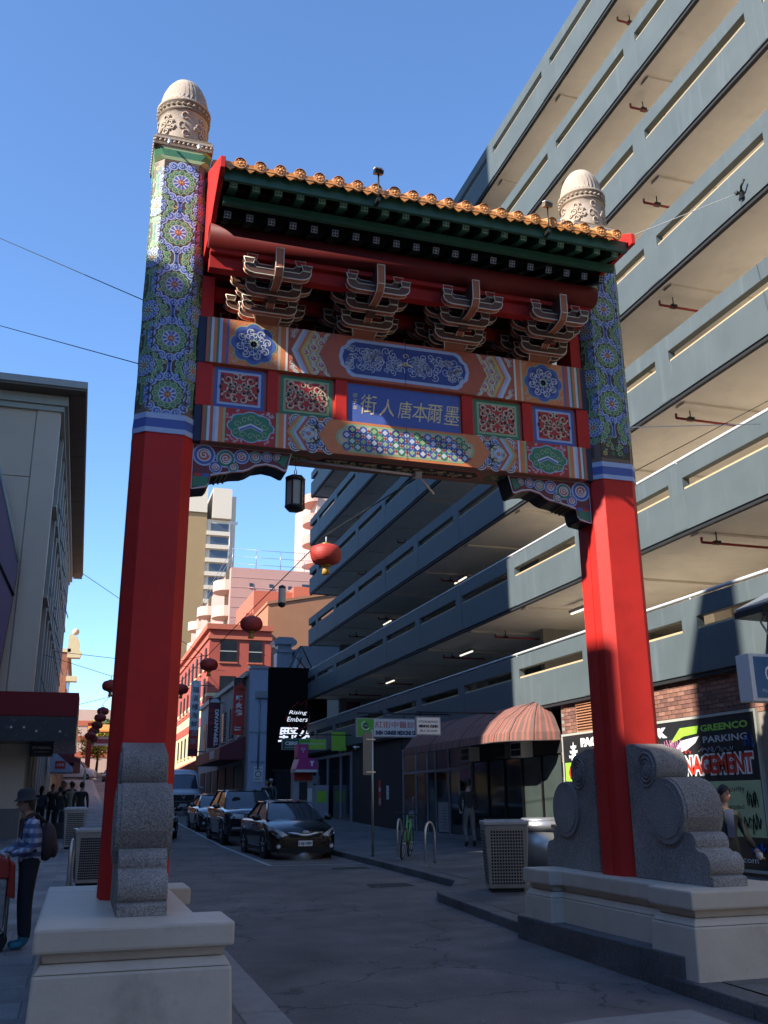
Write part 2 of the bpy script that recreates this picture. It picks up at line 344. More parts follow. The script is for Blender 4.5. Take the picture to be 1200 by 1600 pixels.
class Paint:
    """flat painted ornament: thin layers on a surface given by map(u, v, layer)"""
    def __init__(s, mp, mb=None): s.mp = mp; s.b = mb or MB(); s.k = 0
    def poly(s, pts, m, lay):
        s.b.add([s.mp(u, v, lay) for u, v in pts], [list(range(len(pts)))], m)
    def rect(s, u0, u1, v0, v1, m, lay): s.poly([(u0, v0), (u1, v0), (u1, v1), (u0, v1)], m, lay)
    def disc(s, u, v, r, m, lay, n=12, ry=None):
        s.poly([(u + r * math.cos(2 * math.pi * i / n), v + (ry or r) * math.sin(2 * math.pi * i / n)) for i in range(n)], m, lay)
    def band(s, path, w, m, lay, closed=False):
        n = len(path); L = []; Rr = []
        for i in range(n):
            a = path[i - 1] if (i or closed) else path[0]; b = path[(i + 1) % n] if (i < n - 1 or closed) else path[-1]
            dx, dy = b[0] - a[0], b[1] - a[1]; d = math.hypot(dx, dy) or 1; nx, ny = -dy / d, dx / d
            ww = w[i] if isinstance(w, list) else w
            L.append((path[i][0] + nx * ww / 2, path[i][1] + ny * ww / 2)); Rr.append((path[i][0] - nx * ww / 2, path[i][1] - ny * ww / 2))
        v = [s.mp(*p, lay) for p in L] + [s.mp(*p, lay) for p in Rr]
        s.b.add(v, [(i, (i + 1) % n, n + (i + 1) % n, n + i) for i in range(n if closed else n - 1)], m)
    def spiral(s, u, v, r, a0, turns, w, m, lay, sgn=1, n=14):
        p = []
        for i in range(n + 1):
            t = i / n; a = a0 + sgn * turns * 2 * math.pi * t; rr = r * (1 - .85 * t); p.append((u + rr * math.cos(a), v + rr * math.sin(a)))
        s.band(p, w, m, lay)
    def lobed(s, u, v, a, b, m, lay, lobes=8, dep=.10, n=48, p=2.0):
        s.poly(lobe_path(u, v, a, b, lobes, dep, n, p), m, lay)
def lobe_path(u, v, a, b, lobes=8, dep=.10, n=48, p=2.0):
    out = []
    for i in range(n):
        t = 2 * math.pi * i / n; k = 1 - dep + dep * abs(math.cos(lobes / 2 * t))
        c, s_ = math.cos(t), math.sin(t)
        out.append((u + a * k * math.copysign(abs(c) ** (2 / p), c), v + b * k * math.copysign(abs(s_) ** (2 / p), s_)))
    return out
# ---------------------------------------------------------------- ground
def paving(name, a, b, joint, sx, sy, rough=.7):
    m = speckle(name, a, b, 45, rough, .2); n = m.node_tree.nodes; l = m.node_tree.links; bs = n['Principled BSDF']
    tc = n.new('ShaderNodeTexCoord'); br = n.new('ShaderNodeTexBrick'); br.offset = .5
    br.inputs['Scale'].default_value = 1; br.inputs['Brick Width'].default_value = sx; br.inputs['Row Height'].default_value = sy; br.inputs['Mortar Size'].default_value = .007
    br.inputs['Color1'].default_value = (.8, .8, .8, 1); br.inputs['Color2'].default_value = (1.2, 1.2, 1.2, 1); br.inputs['Mortar'].default_value = (joint, joint, joint, 1)
    l.new(tc.outputs['Object'], br.inputs[0])
    src = bs.inputs['Base Color'].links[0].from_socket
    mu = n.new('ShaderNodeVectorMath'); mu.operation = 'MULTIPLY'; l.new(src, mu.inputs[0]); l.new(br.outputs[0], mu.inputs[1]); l.new(mu.outputs[0], bs.inputs['Base Color'])
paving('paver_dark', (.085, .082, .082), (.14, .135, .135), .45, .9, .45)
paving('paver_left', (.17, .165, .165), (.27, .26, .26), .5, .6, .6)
YS = [-120, -40, -10, 0, 4, 6, 8, 9.5, 11, 13, 15, 15.3, 15.8, 16.4, 17.2, 19, 22, 25, 28, 32, 36, 42, 50, 58, 66, 80, 100, 125, 150, 200, 260]
def sheet(name, xs, ys, zf, m, kind='structure'):
    b = MB(); n = len(xs(ys[0])); V = []
    for y in ys: V += [(x, y, zf(x, y)) for x in xs(y)]
    F = [(j * n + i, j * n + i + 1, (j + 1) * n + i + 1, (j + 1) * n + i) for j in range(len(ys) - 1) for i in range(n - 1)]
    b.add(V, F, m); return tag(b.build(name, fix=False), kind=kind)
road = sheet('road', lambda y: [-700, -60, -10, 0, 2, 4, 6, 9, 14, 60, 700], YS + [1500], lambda x, y: gz(y), 'asphalt')
KX = [(-20, 5.2), (7, 5.27), (10.2, 5.42), (15.3, 5.72), (15.8, 5.88), (16.4, 6.40), (17.2, 6.76), (26, 6.83), (300, 6.83)]
kx = lambda y: pw(KX, y)
LX = 1.66
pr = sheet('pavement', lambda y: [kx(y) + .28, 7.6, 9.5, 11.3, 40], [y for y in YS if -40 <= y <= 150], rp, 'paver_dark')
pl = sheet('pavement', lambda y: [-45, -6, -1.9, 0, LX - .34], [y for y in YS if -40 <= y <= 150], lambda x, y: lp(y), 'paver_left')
def kerbs(parent, ys, x0, x1, zf, m, name='kerb_stone'):
    for a, b_ in zip(ys, ys[1:]):
        a += .006; b_ -= .006; b = MB(); dz = random.uniform(-.004, .004); V = []
        for z in (None, 0):
            for y in (a, b_):
                for xf in (x0, x1): V.append((xf(y), y, gz(y) - .08 if z is None else zf(xf(y), y) + dz))
        b.add(V, [(0, 2, 3, 1), (4, 5, 7, 6), (0, 1, 5, 4), (2, 6, 7, 3), (0, 4, 6, 2), (1, 3, 7, 5)], m)
        b.build(name, parent, bevel=.018)
def steps(a, b, d):
    n = max(1, round((b - a) / d)); return [a + (b - a) * i / n for i in range(n + 1)]
kerbs(pr, steps(-10, 7, 1.6) + steps(7, 15.3, 1.15)[1:] + [15.8, 16.4, 17.2] + steps(17.2, 50, 1.5)[1:] + steps(50, 150, 8)[1:], kx, lambda y: kx(y) + .28, lambda x, y: rp(x, y), 'bluestone_dark')
kerbs(pl, steps(-10, 50, 1.5) + steps(50, 150, 8)[1:], lambda y: LX - .34, lambda y: LX, lambda x, y: lp(y) + .004, 'kerb_pale')
def strip(b, pts, w, m, dz=.004):
    for (x0, y0), (x1, y1) in zip(pts, pts[1:]):
        d = Vector((x1 - x0, y1 - y0)); n = Vector((-d.y, d.x)).normalized() * w / 2
        ks = 1 + int(d.length / 1.5)
        for i in range(ks):
            p, q = (lerp(x0, x1, i / ks), lerp(y0, y1, i / ks)), (lerp(x0, x1, (i + 1) / ks), lerp(y0, y1, (i + 1) / ks))
            b.add([(p[0] + n.x, p[1] + n.y, gz(p[1]) + dz), (p[0] - n.x, p[1] - n.y, gz(p[1]) + dz), (q[0] - n.x, q[1] - n.y, gz(q[1]) + dz), (q[0] + n.x, q[1] + n.y, gz(q[1]) + dz)], [(0, 1, 2, 3)], m)
b = MB(); strip(b, [(4.50, 23.4), (4.55, 32), (4.6, 50)], .10, 'line_paint'); strip(b, [(4.50, 23.35), (6.7, 23.2)], .10, 'line_paint')
strip(b, [(4.6, 30.9), (6.7, 30.8)], .10, 'line_paint'); strip(b, [(4.6, 38.2), (6.7, 38.1)], .10, 'line_paint')
strip(b, [(1.9, 62), (6.6, 62)], .35, 'line_paint'); strip(b, [(1.9, 95), (6.6, 95)], .5, 'line_paint'); strip(b, [(2.2, 30.2), (2.9, 30.2)], .08, 'line_paint')
tag(b.build('parking_lines', fix=False), kind='structure')
b = MB(); b.add([(x, y, gz(y) + .006) for x, y in ((2.9, 6.7), (3.35, 7.3), (4.1, 7.46), (5.02, 7.5), (5.0, 6.7))], [(0, 4, 3, 2, 1)], 'kerb_pale')
tag(b.build('crossing_threshold', fix=False), kind='structure')
b = MB()
for x0, x1, y0, y1 in ((5.3, 6.2, 17.7, 18.4), (5.6, 6.5, 21.7, 22.3)):
    b.add([(x, y, gz(y) + .004) for x, y in ((x0, y0), (x1, y0 + .05), (x1, y1), (x0 + .1, y1))], [(0, 1, 2, 3)], 'asphalt_patch')
tag(b.build('road_patch', fix=False), kind='structure')
rn = random.Random(3)
b = MB()
for i in range(170):
    x, y = rn.uniform(1.75, 6.6), rn.uniform(6.8, 34)
    z = gz(y) + .008 if x < kx(y) else rp(x, y) + .008
    a, r = rn.uniform(0, 6.28), rn.uniform(.008, .022); r2 = r * rn.uniform(.5, 2)
    b.add([(x + r * math.cos(a), y + r * math.sin(a), z), (x - r2 * math.sin(a), y + r2 * math.cos(a), z + rn.uniform(0, .01)), (x - r * math.cos(a), y - r * math.sin(a), z)], [(0, 1, 2)], 'kerb_pale')
tag(b.build('litter', fix=False), kind='stuff')

# ---------------------------------------------------------------- the multi-storey car park on the right
FX0 = 11.0; LZ = [3.94, 6.73, 9.53, 12.30, 15.05, 17.80, 20.58]
PY = [-8.4, -4.46, -.52, 3.42, 7.36, 11.30, 15.24, 19.18, 23.1, 27.0, 30.92, 34.82, 38.78, 42.62, 46.3]; PEND = 48.2
cp = thing('car_park', 'blue grey multi-storey car park with open decks and slotted parapets rising beside the gate', 'building', (14, 20, .4))
for k, z in enumerate(LZ):
    x = FX0 + .012 * (k % 2)
    b = MB()
    b.box(x, x + .16, -14, PEND, z, z + .82, 'park_paint')
    b.box(x, x + .16, -14, PEND, z + 1.06, z + 1.42, 'park_paint')
    for y in PY: b.box(x - .008, x + .168, y - .24, y + .24, z + .012, z + 1.415, 'park_paint')
    b.box(x + .16, 30, PEND - .16, PEND, z, z + 1.42, 'park_paint')
    p = b.build('parapet', cp, bevel=.012)
    b = MB(); b.box(x + .03, x + .12, -14, PEND - .03, z - .075, z - .002, 'park_black'); b.build('drip_edge', p)
    b = MB()
    for y0, y1 in zip(PY, PY[1:]): b.box(x + .02, x + .15, y0 + .25, y1 - .25, z + .822, z + .862, 'sunlit_tan')
    b.build('sunlit_sill', p)  # tan strips stand for the sunlit top of the lower panel
    if k < 2:
        b = MB(); b.tube([(x + .08, y, z + 1.50) for y in (-14, 20, PEND)], .035, 8, 'rail_paint')
        for y in PY: b.cyl((x + .08, y, z + 1.41), (x + .08, y, z + 1.5), .02, n=6, m='rail_paint')
        b.build('handrail', p)
    b = MB(); b.box(x + .175, 30, -14, PEND - .17, z + .02, z + .30, 'soffit'); b.build('deck_slab', cp)
    b = MB()
    for y in PY: b.box(x + .33, 30, y - .14, y + .14, z - .04, z + .015, 'soffit')
    if k: b.build('ceiling_beam', cp)
for k, z in enumerate(LZ[:-1]):
    for y in PY[4::2]:
        b = MB(); b.box(15.2, 15.75, y - 3.1, y - 2.55, z + .303, LZ[k + 1] - .30, 'soffit'); b.prism([(15.0, LZ[k + 1] - .29), (15.95, LZ[k + 1] - .29), (16.2, LZ[k + 1] + .01), (14.75, LZ[k + 1] + .01)], 'y', y - 3.3, y - 2.35, 'soffit'); b.build('column', cp)
b = MB(); b.box(29.7, 30.2, -14, PEND, .3, 22, 'park_wall'); b.box(11.3, 30, -14.2, -13.9, .3, 22, 'park_wall'); b.box(20, 20.3, 26, 44, 4, 21, 'park_wall'); b.box(12.6, 29.6, PEND - .6, PEND - .3, .5, 21.5, 'park_wall'); b.box(13.4, 19.9, 26.0, 26.25, 4, 21, 'park_wall'); b.build('walls_and_baffle', cp)  # last cross wall is added to stop light bouncing along the decks
for (x, y, z, L) in ((11.36, 16.07, 20.36, .95), (11.34, 15.88, 17.56, 1.0), (11.34, 15.75, 14.8, 1.1), (11.34, 15.57, 12.05, 1.35), (11.34, 15.42, 9.3, 1.9), (11.34, 15.04, 6.5, 2.1),
                     (12.0, 31.0, 9.3, 1.6), (12.0, 38.8, 9.3, 1.6), (12.0, 31.0, 6.5, 1.6), (12.0, 38.9, 6.5, 1.6), (12.0, 26.5, 6.5, 1.6), (12, 43.6, 6.5, 1.6), (12, 43.6, 9.3, 1.6), (12, 36, 12.05, 1.6), (12, 42, 12.05, 1.6), (12, 42, 14.8, 1.6)):
    b = MB(); b.cyl((x, y, z), (x + L, y, z), .028, n=8, m='pipe_red'); b.cyl((x, y, z), (x, y, z + .10), .025, n=8, m='pipe_red')
    b.cyl((x + .35, y, z), (x + .35, y, z + .24), .014, n=6, m='black_metal'); b.box(x + .28, x + .42, y - .05, y + .05, z - .02, z + .05, 'black_metal'); b.build('sprinkler_pipe', cp)
for x, y, z in ((12.66, 30.8, 9.30), (12.66, 39.6, 9.30), (12.42, 29.9, 6.5), (12.35, 38.3, 6.5), (12.46, 21.9, 6.5)):
    b = MB(); b.box(x - .025, x + .025, y - .55, y + .55, z - .02, z + .02, 'lit_tube'); b.box(x - .05, x + .05, y - .6, y + .6, z + .022, z + .1, 'sign_grey'); b.build('tube_light', cp)
# small black bracket holding the span wire
b = MB(); b.box(10.95, 10.994, 12.20, 12.28, 12.42, 12.58, 'black_metal'); b.tube([(10.97, 12.24, 12.55), (10.90, 12.14, 12.60), (10.92, 12.06, 12.70)], .022, 6, 'black_metal'); b.sph((10.92, 12.30, 12.56), .045, 8, 'black_metal')
b.build('wire_bracket', cp)
# ground floor: brick walls
WX = 11.16
def wall_block(y0, y1, z0, z1, m, name='brick_wall', x=WX): b = MB(); b.box(x, x + .3, y0, y1, z0, z1, m); return b.build(name, cp)
bw = wall_block(-13.8, 20.95, .1, 3.935, 'mortar')
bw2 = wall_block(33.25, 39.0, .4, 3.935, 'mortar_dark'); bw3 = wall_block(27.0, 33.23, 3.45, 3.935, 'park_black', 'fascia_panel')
wall_block(39.02, 48.1, 3.72, 3.935, 'park_black', 'fascia_panel')
pal = [MB().box(-.045, .0, -.112, .112, -.036, .036, k).mesh('brick', bevel=0) for k in ('brick_a', 'brick_a', 'brick_b', 'brick_c')]
cnt = 0; rest = MB()
rb = random.Random(5)
for r in range(0, 10):
    z = 3.89 - r * .083; off = .118 * (r % 2)
    y = 20.80 - off
    while y > 12.4:
        vent = 19.1 < y < 20.15 and 3.17 < z
        cov = z < 3.13 and y < 20.85
        if not vent and not cov and y - .112 > 12.0:
            if cnt < 300: inst(rb.choice(pal), 'brick', bw, (WX - rb.uniform(.008, .014) + .04 - 14, y - 20, z - .4)); cnt += 1
            else: rest.obox((WX + .01, y, z), (.045, .224, .072), Matrix.Identity(3), rb.choice(('brick_a', 'brick_b', 'brick_c')))
        y -= .236
for z in [3.06 - .083 * i for i in range(32)]:          # the strip of wall beside the shop, left of the sign board
    if cnt < 300 or True: rest.obox((WX + .01, 20.93 - .06 * (int(z * 100) % 2), z), (.045, .20, .072), Matrix.Identity(3), rb.choice(('brick_a', 'brick_b')))
tag(rest.build('brick', bw), kind='stuff')
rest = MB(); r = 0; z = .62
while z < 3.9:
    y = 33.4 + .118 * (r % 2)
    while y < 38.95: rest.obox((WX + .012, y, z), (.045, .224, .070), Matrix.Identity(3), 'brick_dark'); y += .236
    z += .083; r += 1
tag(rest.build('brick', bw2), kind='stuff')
b = MB()
for i in range(11): b.obox((WX - .03, 19.62, 3.24 + i * .062), (.06, 1.0, .03), Matrix.Rotation(.5, 3, 'Y'), 'terracotta')
b.box(WX - .02, WX + .01, 19.1, 20.14, 3.18, 3.9, 'terracotta'); b.build('vent_louvre', cp)
# dark glazed shop under the awning (y 21 to 26.6)
sh = thing('corner_shop', 'dark glazed shopfront with pale curtains under the striped awning', 'shopfront', (WX, 23.8, .5))
b = MB(); b.box(WX + .10, WX + .25, 21.02, 26.7, .5, 3.2, 'shop_dark'); b.box(WX - .02, WX + .2, 21.02, 26.7, 2.75, 3.2, 'shop_dark'); b.build('backing', sh)
for i in range(5):
    y = 21.05 + i * 1.13
    b = MB(); b.box(WX - .01, WX + .08, y, y + .05, .5, 2.75, 'black_metal'); b.build('mullion', sh)
    b = MB(); b.box(WX + .03, WX + .05, y + .06, y + 1.10, .55, 2.72, 'glass_green' if i < 2 else 'glass'); b.build('pane', sh)
b = MB(); b.box(WX - .03, WX + .1, 21.02, 26.7, .35, .54, 'shop_dark'); b.build('plinth', sh)
for (y, z) in ((22.9, 2.92), (23.9, 2.95), (26.4, 2.95)):
    a = thing('air_conditioner', {22.9: 'white boxy air conditioner with a cross grille under the lit end of the awning', 23.9: 'dark air conditioner middle of the three under the striped awning', 26.4: 'small white air conditioner under the far end of the striped awning'}[y], 'air conditioner', (WX - .3, y, z - .2), group='air conditioners under the awning')
    b = MB(); b.box(WX - .35, WX - .022, y - .33, y + .33, z - .2, z + .2, 'sign_white' if y != 23.9 else 'cloth_grey'); b.build('case', a, bevel=.01)
    b = MB()
    for i in range(2):
        for j in range(2): b.box(WX - .362, WX - .345, y - .28 + i * .29, y - .02 + i * .29, z - .16 + j * .17, z - .02 + j * .17, 'plastic_black')
    b.build('grille', a)
# awning: striped quarter-round canopy with a quarter-dome end
aw = thing('striped_awning', 'faded red and grey striped curved awning over the dark shopfront', 'awning', (WX, 24.5, 3.2))
prof = [(-.0, 4.12), (-.50, 3.94), (-.98, 3.62), (-1.28, 3.26), (-1.32, 3.05)]
b = MB(); ya, yb = 22.1, 29.2; n = 100
for i in range(n):
    y0, y1 = lerp(ya, yb, i / n), lerp(ya, yb, (i + 1) / n)
    m = ('awning_red', 'awning_red', 'awning_grey', 'awning_red', 'awning_grey', 'awning_grey')[i % 6]
    for (a0, z0), (a1, z1) in zip(prof, prof[1:]): b.add([(WX + a0, y0, z0), (WX + a0, y1, z0), (WX + a1, y1, z1), (WX + a1, y0, z1)], [(0, 1, 2, 3)], m)
b.build('cover', aw, fix=False)
b = MB(); na = 30
def endp(t, a, z):       # three flat facets between four ribs
    q = t / (math.pi / 2) * 3; k = min(2, int(q)); f = q - k; t0, t1 = k * math.pi / 6, (k + 1) * math.pi / 6
    return (WX + a * lerp(math.cos(t0), math.cos(t1), f), ya + a * .80 * lerp(math.sin(t0), math.sin(t1), f), z)
for i in range(na):
    t0, t1 = i / na * math.pi / 2, (i + 1) / na * math.pi / 2
    m = ('awning_red', 'awning_grey', 'awning_red', 'awning_grey', 'awning_grey')[i % 5]
    for (a0, z0), (a1, z1) in zip(prof, prof[1:]): b.add([endp(t0, a0, z0), endp(t1, a0, z0), endp(t1, a1, z1), endp(t0, a1, z1)], [(0, 1, 2, 3)], m)
b.build('end_cover', aw, fix=False)
b = MB()
for t in (0, math.pi / 6, math.pi / 3, math.pi / 2): b.tube([(WX + a * math.cos(t), ya + a * .80 * math.sin(t), z + .004) for a, z in prof], .012, 5, 'awning_rib')
for y in (24.4, 26.8, 29.2): b.tube([(WX + a, y, z + .004) for a, z in prof], .012, 5, 'awning_rib')
b.tube([(WX - 1.32, yb, 3.05)] + [(WX - 1.32 * math.cos(t * math.pi / 6), ya - 1.32 * .80 * math.sin(t * math.pi / 6), 3.05) for t in range(4)], .016, 5, 'awning_rib')
b.build('rib', aw)
# the clinic's aluminium shopfront (y 26.8 to 33.2)
cl = thing('clinic_shopfront', 'aluminium framed glass shopfront with posters and a double door', 'shopfront', (WX, 30, .55))
b = MB(); b.box(WX + .55, WX + .7, 26.75, 33.2, .5, 3.45, 'brown_glow'); b.build('interior_wall', cl)
b = MB(); fx0, fx1 = WX - .03, WX + .06
for y in (26.8, 28.6, 29.8, 30.6, 31.75, 33.15): b.box(fx0, fx1, y - .045, y + .045, .62, 3.42, 'alu')
b.box(fx0, fx1, 26.85, 33.1, 3.34, 3.43, 'alu'); b.box(fx0 + .003, fx1, 26.85, 33.1, 2.55, 2.63, 'alu'); b.box(fx0 + .003, fx1, 26.85, 33.1, .55, .66, 'alu'); b.build('frame', cl)
for y0, y1 in ((26.85, 28.55), (28.65, 29.75), (29.85, 30.55), (30.65, 31.7), (31.8, 33.1)):
    b = MB(); b.box(WX, WX + .015, y0, y1, .67, 2.54, 'glass'); b.box(WX, WX + .015, y0, y1, 2.64, 3.33, 'glass_green'); b.build('pane', cl)
b = MB(); b.tube([(fx0, 31.9, 1.3), (fx0 - .06, 31.9, 1.32), (fx0 - .06, 31.9, 1.75), (fx0, 31.9, 1.77)], .018, 6, 'steel'); b.build('door_handle', cl)
for y, z, w, h, m in ((27.5, 1.75, .62, .95, 'sign_white'), (27.3, 2.3, .8, .75, 'spray_pink'), (29.2, 1.15, .9, .9, 'sign_grey'), (32.3, 1.0, .55, .62, 'sign_grey')):
    b = MB(); b.box(WX - .012, WX - .004, y - w / 2, y + w / 2, z - h / 2, z + h / 2, m); p = b.build('poster', cl)
    b = MB()
    for i in range(7): b.box(WX - .016, WX - .0125, y - w * .36, y + w * random.uniform(.1, .36), z - h * .38 + i * h * .1, z - h * .36 + i * h * .1, 'letter_black' if m != 'spray_pink' else 'skin')
    b.build('print', p)
b = MB(); b.box(WX + .08, WX + .3, 26.72, 33.24, .35, .6, 'bluestone_dark'); b.build('threshold', cl)
# notices on the dark brick wall
for y, z, w, h, m, lb in ((36.0, 1.95, .34, .95, 'letter_red', 'long faded red poster on the dark brick wall'), (35.0, 1.95, .28, .5, 'sign_white', 'torn white notice on the dark brick wall beside the red poster')):
    b = MB(); b.box(WX - .022, WX - .0145, y - w / 2, y + w / 2, z - h / 2, z + h / 2, m); b.box(WX - .0235, WX - .0224, y - w * .3, y + w * .25, z - h * .45, z - h * .2, 'letter_grey'); b.box(WX - .0235, WX - .0224, y - w * .35, y + w * .3, z + h * .05, z + h * .2, 'letter_grey'); tag(b.build('notice'), lb, 'notice')
# far shop with a glazed corner (y 39 to 48)
fs = thing('far_shop', 'glass fronted corner shop with warm lit interior below the green agency sign', 'shopfront', (WX, 44, .6))
b = MB(); b.box(WX + .02, WX + .2, 39.02, 40.1, .5, 3.7, 'shop_dark'); b.build('side_door', fs)
b = MB(); b.box(WX + 1.2, WX + 1.3, 40.2, 48, .5, 3.7, 'brown_glow'); b.box(WX + .9, WX + 1.0, 41.5, 46.5, 1.9, 2.8, 'lit_shop'); b.build('interior', fs)
b = MB()
for y in (40.15, 41.9, 44.3, 46.4, 48.0): b.box(WX - .05, WX + .06, y - .06, y + .06, .6, 3.7, 'alu')
b.box(WX - .04, WX + .05, 40.2, 47.95, 3.58, 3.69, 'alu'); b.box(WX - .04, WX + .05, 40.2, 47.95, .55, .95, 'bluestone_dark'); b.build('frame', fs)
for y0, y1 in ((40.22, 41.83), (41.97, 44.23), (44.37, 46.33), (46.47, 47.93)): b = MB(); b.box(WX, WX + .012, y0, y1, .96, 3.57, 'glass'); b.build('pane', fs)
at = thing('cash_machine', 'pale grey cash machine cabinet with a green label beside the far shop', 'cash machine', (10.7, 44.4, rp(10.7, 44.4)))
b = MB(); b.box(10.4, 11.05, 43.7, 44.9, rp(10.7, 44), 2.35, 'sign_grey'); b.build('cabinet', at, bevel=.02)
b = MB(); b.box(10.385, 10.398, 43.95, 44.5, 1.55, 2.1, 'sign_lime'); b.box(10.5, 10.95, 43.685, 43.698, 1.6, 2.1, 'sign_lime'); b.build('label', at)
# ---------------------------------------------------------------- left side of the street
lb = thing('corner_building', 'grey panelled corner building with deep brown eaves on the left', 'building', (-6, 45, .3))
Y0, Y1, XW, ZT = 36.0, 68.0, -1.85, 16.5
b = MB(); b.box(-34, XW - .1, Y0 + .12, Y1, .2, ZT, 'panel_grey'); b.build('wall', lb)
for i, (x0, x1) in enumerate([(-2.72 - 1.62 * k, -1.12 - 1.62 * k) for k in range(1, 6)]):
    for z0, z1 in ((5.2, 9.3), (9.33, 13.55), (13.58, 16.48)): b = MB(); b.box(x0 + .012, x1 - .012, Y0 + .06, Y0 + .118, z0, z1, 'panel_grey'); b.build('panel', lb, bevel=.008)
b = MB(); b.box(-2.71, XW, Y0, Y0 + .11, .25, ZT - .02, 'panel_grey'); b.box(XW - .099, XW + .003, Y0 + .112, Y0 + .7, .25, ZT - .02, 'panel_grey'); b.build('corner_pier', lb, bevel=.01)
yy = Y0 + .72
k = 0
while yy < Y1 - 2:
    b = MB(); b.box(XW - .098, XW + .06, yy + 2.2, yy + 2.75, .3, ZT - .03, 'panel_trim'); b.build('pilaster', lb)
    for z0 in (5.6, 9.2, 12.8):
        b = MB(); b.box(XW - .09, XW - .07, yy + .2, yy + 2.0, z0, z0 + 2.9, 'glass_sky'); b.box(XW - .068, XW - .05, yy + 1.05, yy + 1.12, z0, z0 + 2.9, 'panel_trim')
        b.box(XW - .068, XW + .14, yy + .1, yy + 2.1, z0 - .12, z0 - .01, 'panel_trim'); b.build('window', lb)
        if k % 2: b = MB(); b.obox((XW + .16, yy + .6, z0 + .6), (.03, .75, 1.0), Matrix.Rotation(-.35, 3, 'Y'), 'glass_sky'); b.build('open_sash', lb)
    yy += 2.75; k += 1
b = MB()
ex = XW + .93
b.box(-35, ex, Y0 - .95, Y1, 17.02, 17.30, 'eave_edge'); b.box(-35, ex - .04, Y0 - .9, Y1 - .02, 16.92, 17.015, 'eave_brown'); e = b.build('eaves', lb)
b = MB(); b.box(-34.5, XW + .25, Y0 - .22, Y1 - .03, 16.52, 16.90, 'panel_trim'); b.box(-34.5, XW + .12, Y0 - .1, Y1 - .04, 16.3, 16.515, 'panel_trim'); b.build('cornice', lb)
for i in range(14):
    y = Y0 - .4 + i * 2.35; b = MB(); b.box(XW + .28, ex - .05, y, y + 2.3, 16.895, 16.915, 'eave_brown'); b.build('soffit_panel', lb)
# ground floor shop bays
b = MB()
yy = Y0 + .75; k = 0
while yy < Y1 - 1:
    z = lp(yy)
    b.box(XW - .095, XW - .05, yy + .15, yy + 2.1, z, z + 3.1, 'glass'); b.box(XW - .095, XW + .04, yy - .1, yy + .12, z, z + 3.4, 'panel_trim'); b.box(XW - .095, XW + .02, yy + .13, yy + 2.1, z, z + .45, 'col_grey'); yy += 2.3
b.build('shop_bay', lb)
b = MB(); b.box(-34, XW - .02, Y0 - .06, Y0 - .005, .1, 1.5, 'col_grey'); b.build('stone_plinth', lb)
ca = thing('canopy', 'dark red boxy street canopy with downlights wrapping the grey corner building', 'canopy', (-2, 36, 3.6))
b = MB(); b.box(-30, -.24, 34.0, 35.9, 4.47, 5.28, 'canopy_red'); b.box(-1.7, -.24, 35.9, 43, 4.47, 5.28, 'canopy_red'); b.build('fascia', ca, bevel=.02)
b = MB(); b.box(-30, -.22, 33.98, 35.9, 3.66, 4.465, 'canopy_soffit'); b.box(-1.7, -.22, 35.91, 43, 3.66, 4.465, 'canopy_soffit'); b.build('lower_band', ca)
for x in (-2.3, -1.9, -1.5, -.75): b = MB(); b.cyl((x, 33.96, 3.98 + .12 * (x < -1.8)), (x, 33.98, 3.98 + .12 * (x < -1.8)), .04, n=8, m='letter_grey'); b.build('downlight', ca)
bs = thing('blade_sign', 'small black hanging shop sign with white lettering under the dark red canopy', 'sign', (-1.3, 36.0, 3.4))
b = MB(); b.box(-1.72, -.95, 35.5, 35.58, 3.22, 3.655, 'sign_black'); b.build('board', bs)
text('STONEGRILL', 'letter_white', (-1.33, 35.496, 3.52), bs, size=.09, width=.62); text('ON SWANSTON', 'letter_grey', (-1.33, 35.496, 3.38), bs, size=.05, width=.5)
ps = thing('purple_billboard', 'dusky purple slanted billboard at the left edge in front of the grey panels', 'billboard', (-3.2, 35.4, 6))
b = MB(); b.prism([(-3.75, 13.5), (-2.98, 10.9), (-2.74, 9.95), (-2.80, 8.7), (-3.0, 5.9), (-12, 5.9), (-12, 14.5)], 'y', 35.15, 35.6, 'purple_sign'); b.build('panel', ps)
b = MB(); b.tube([(-3.75, 35.1, 13.55), (-2.98, 35.1, 10.95), (-2.72, 35.1, 9.98)], .05, 6, 'panel_trim'); b.tube([(-2.76, 35.1, 8.75), (-4.6, 35.1, 12.2)], .05, 6, 'black_metal'); b.build('edge_trim', ps)
# further left shops
def shop_block(x1, y0, y1, h, m, label, awn=None, cat='building'):
    t = thing('shop_building', label, cat, (x1 - 4, (y0 + y1) / 2, gz(y0)))
    b = MB(); b.box(x1 - 12, x1, y0, y1, gz(y0) - .2, gz(y0) + h, m); b.build('wall', t)
    b = MB(); b.box(x1 - 12.1, x1 + .2, y0 - .1, y1, gz(y0) + h + .002, gz(y0) + h + .35, 'cream'); b.build('parapet', t)
    for j in range(int((y1 - y0) // 3)):
        for zz in range(1, int(h // 3.2)):
            b = MB(); y = y0 + .8 + 3 * j; z = gz(y0) + zz * 3.2; b.box(x1 - .05, x1 + .05, y, y + 1.4, z, z + 1.9, 'glass'); b.box(x1, x1 + .12, y - .1, y + 1.5, z - .15, z - .01, 'cream'); b.build('window', t)
    b = MB(); b.box(x1 - .1, x1 + .04, y0 + .4, y1 - .4, gz(y0), gz(y0) + 2.6, 'shop_dark'); b.build('shop_window', t)
    if awn: b = MB(); b.prism([(x1 + .01, gz(y0) + 3.6), (x1 + 2.0, gz(y0) + 3.0), (x1 + 2.0, gz(y0) + 2.8), (x1 + .01, gz(y0) + 2.8)], 'y', y0 + .3, y1 - .3, awn); b.build('awning', t)
    return t
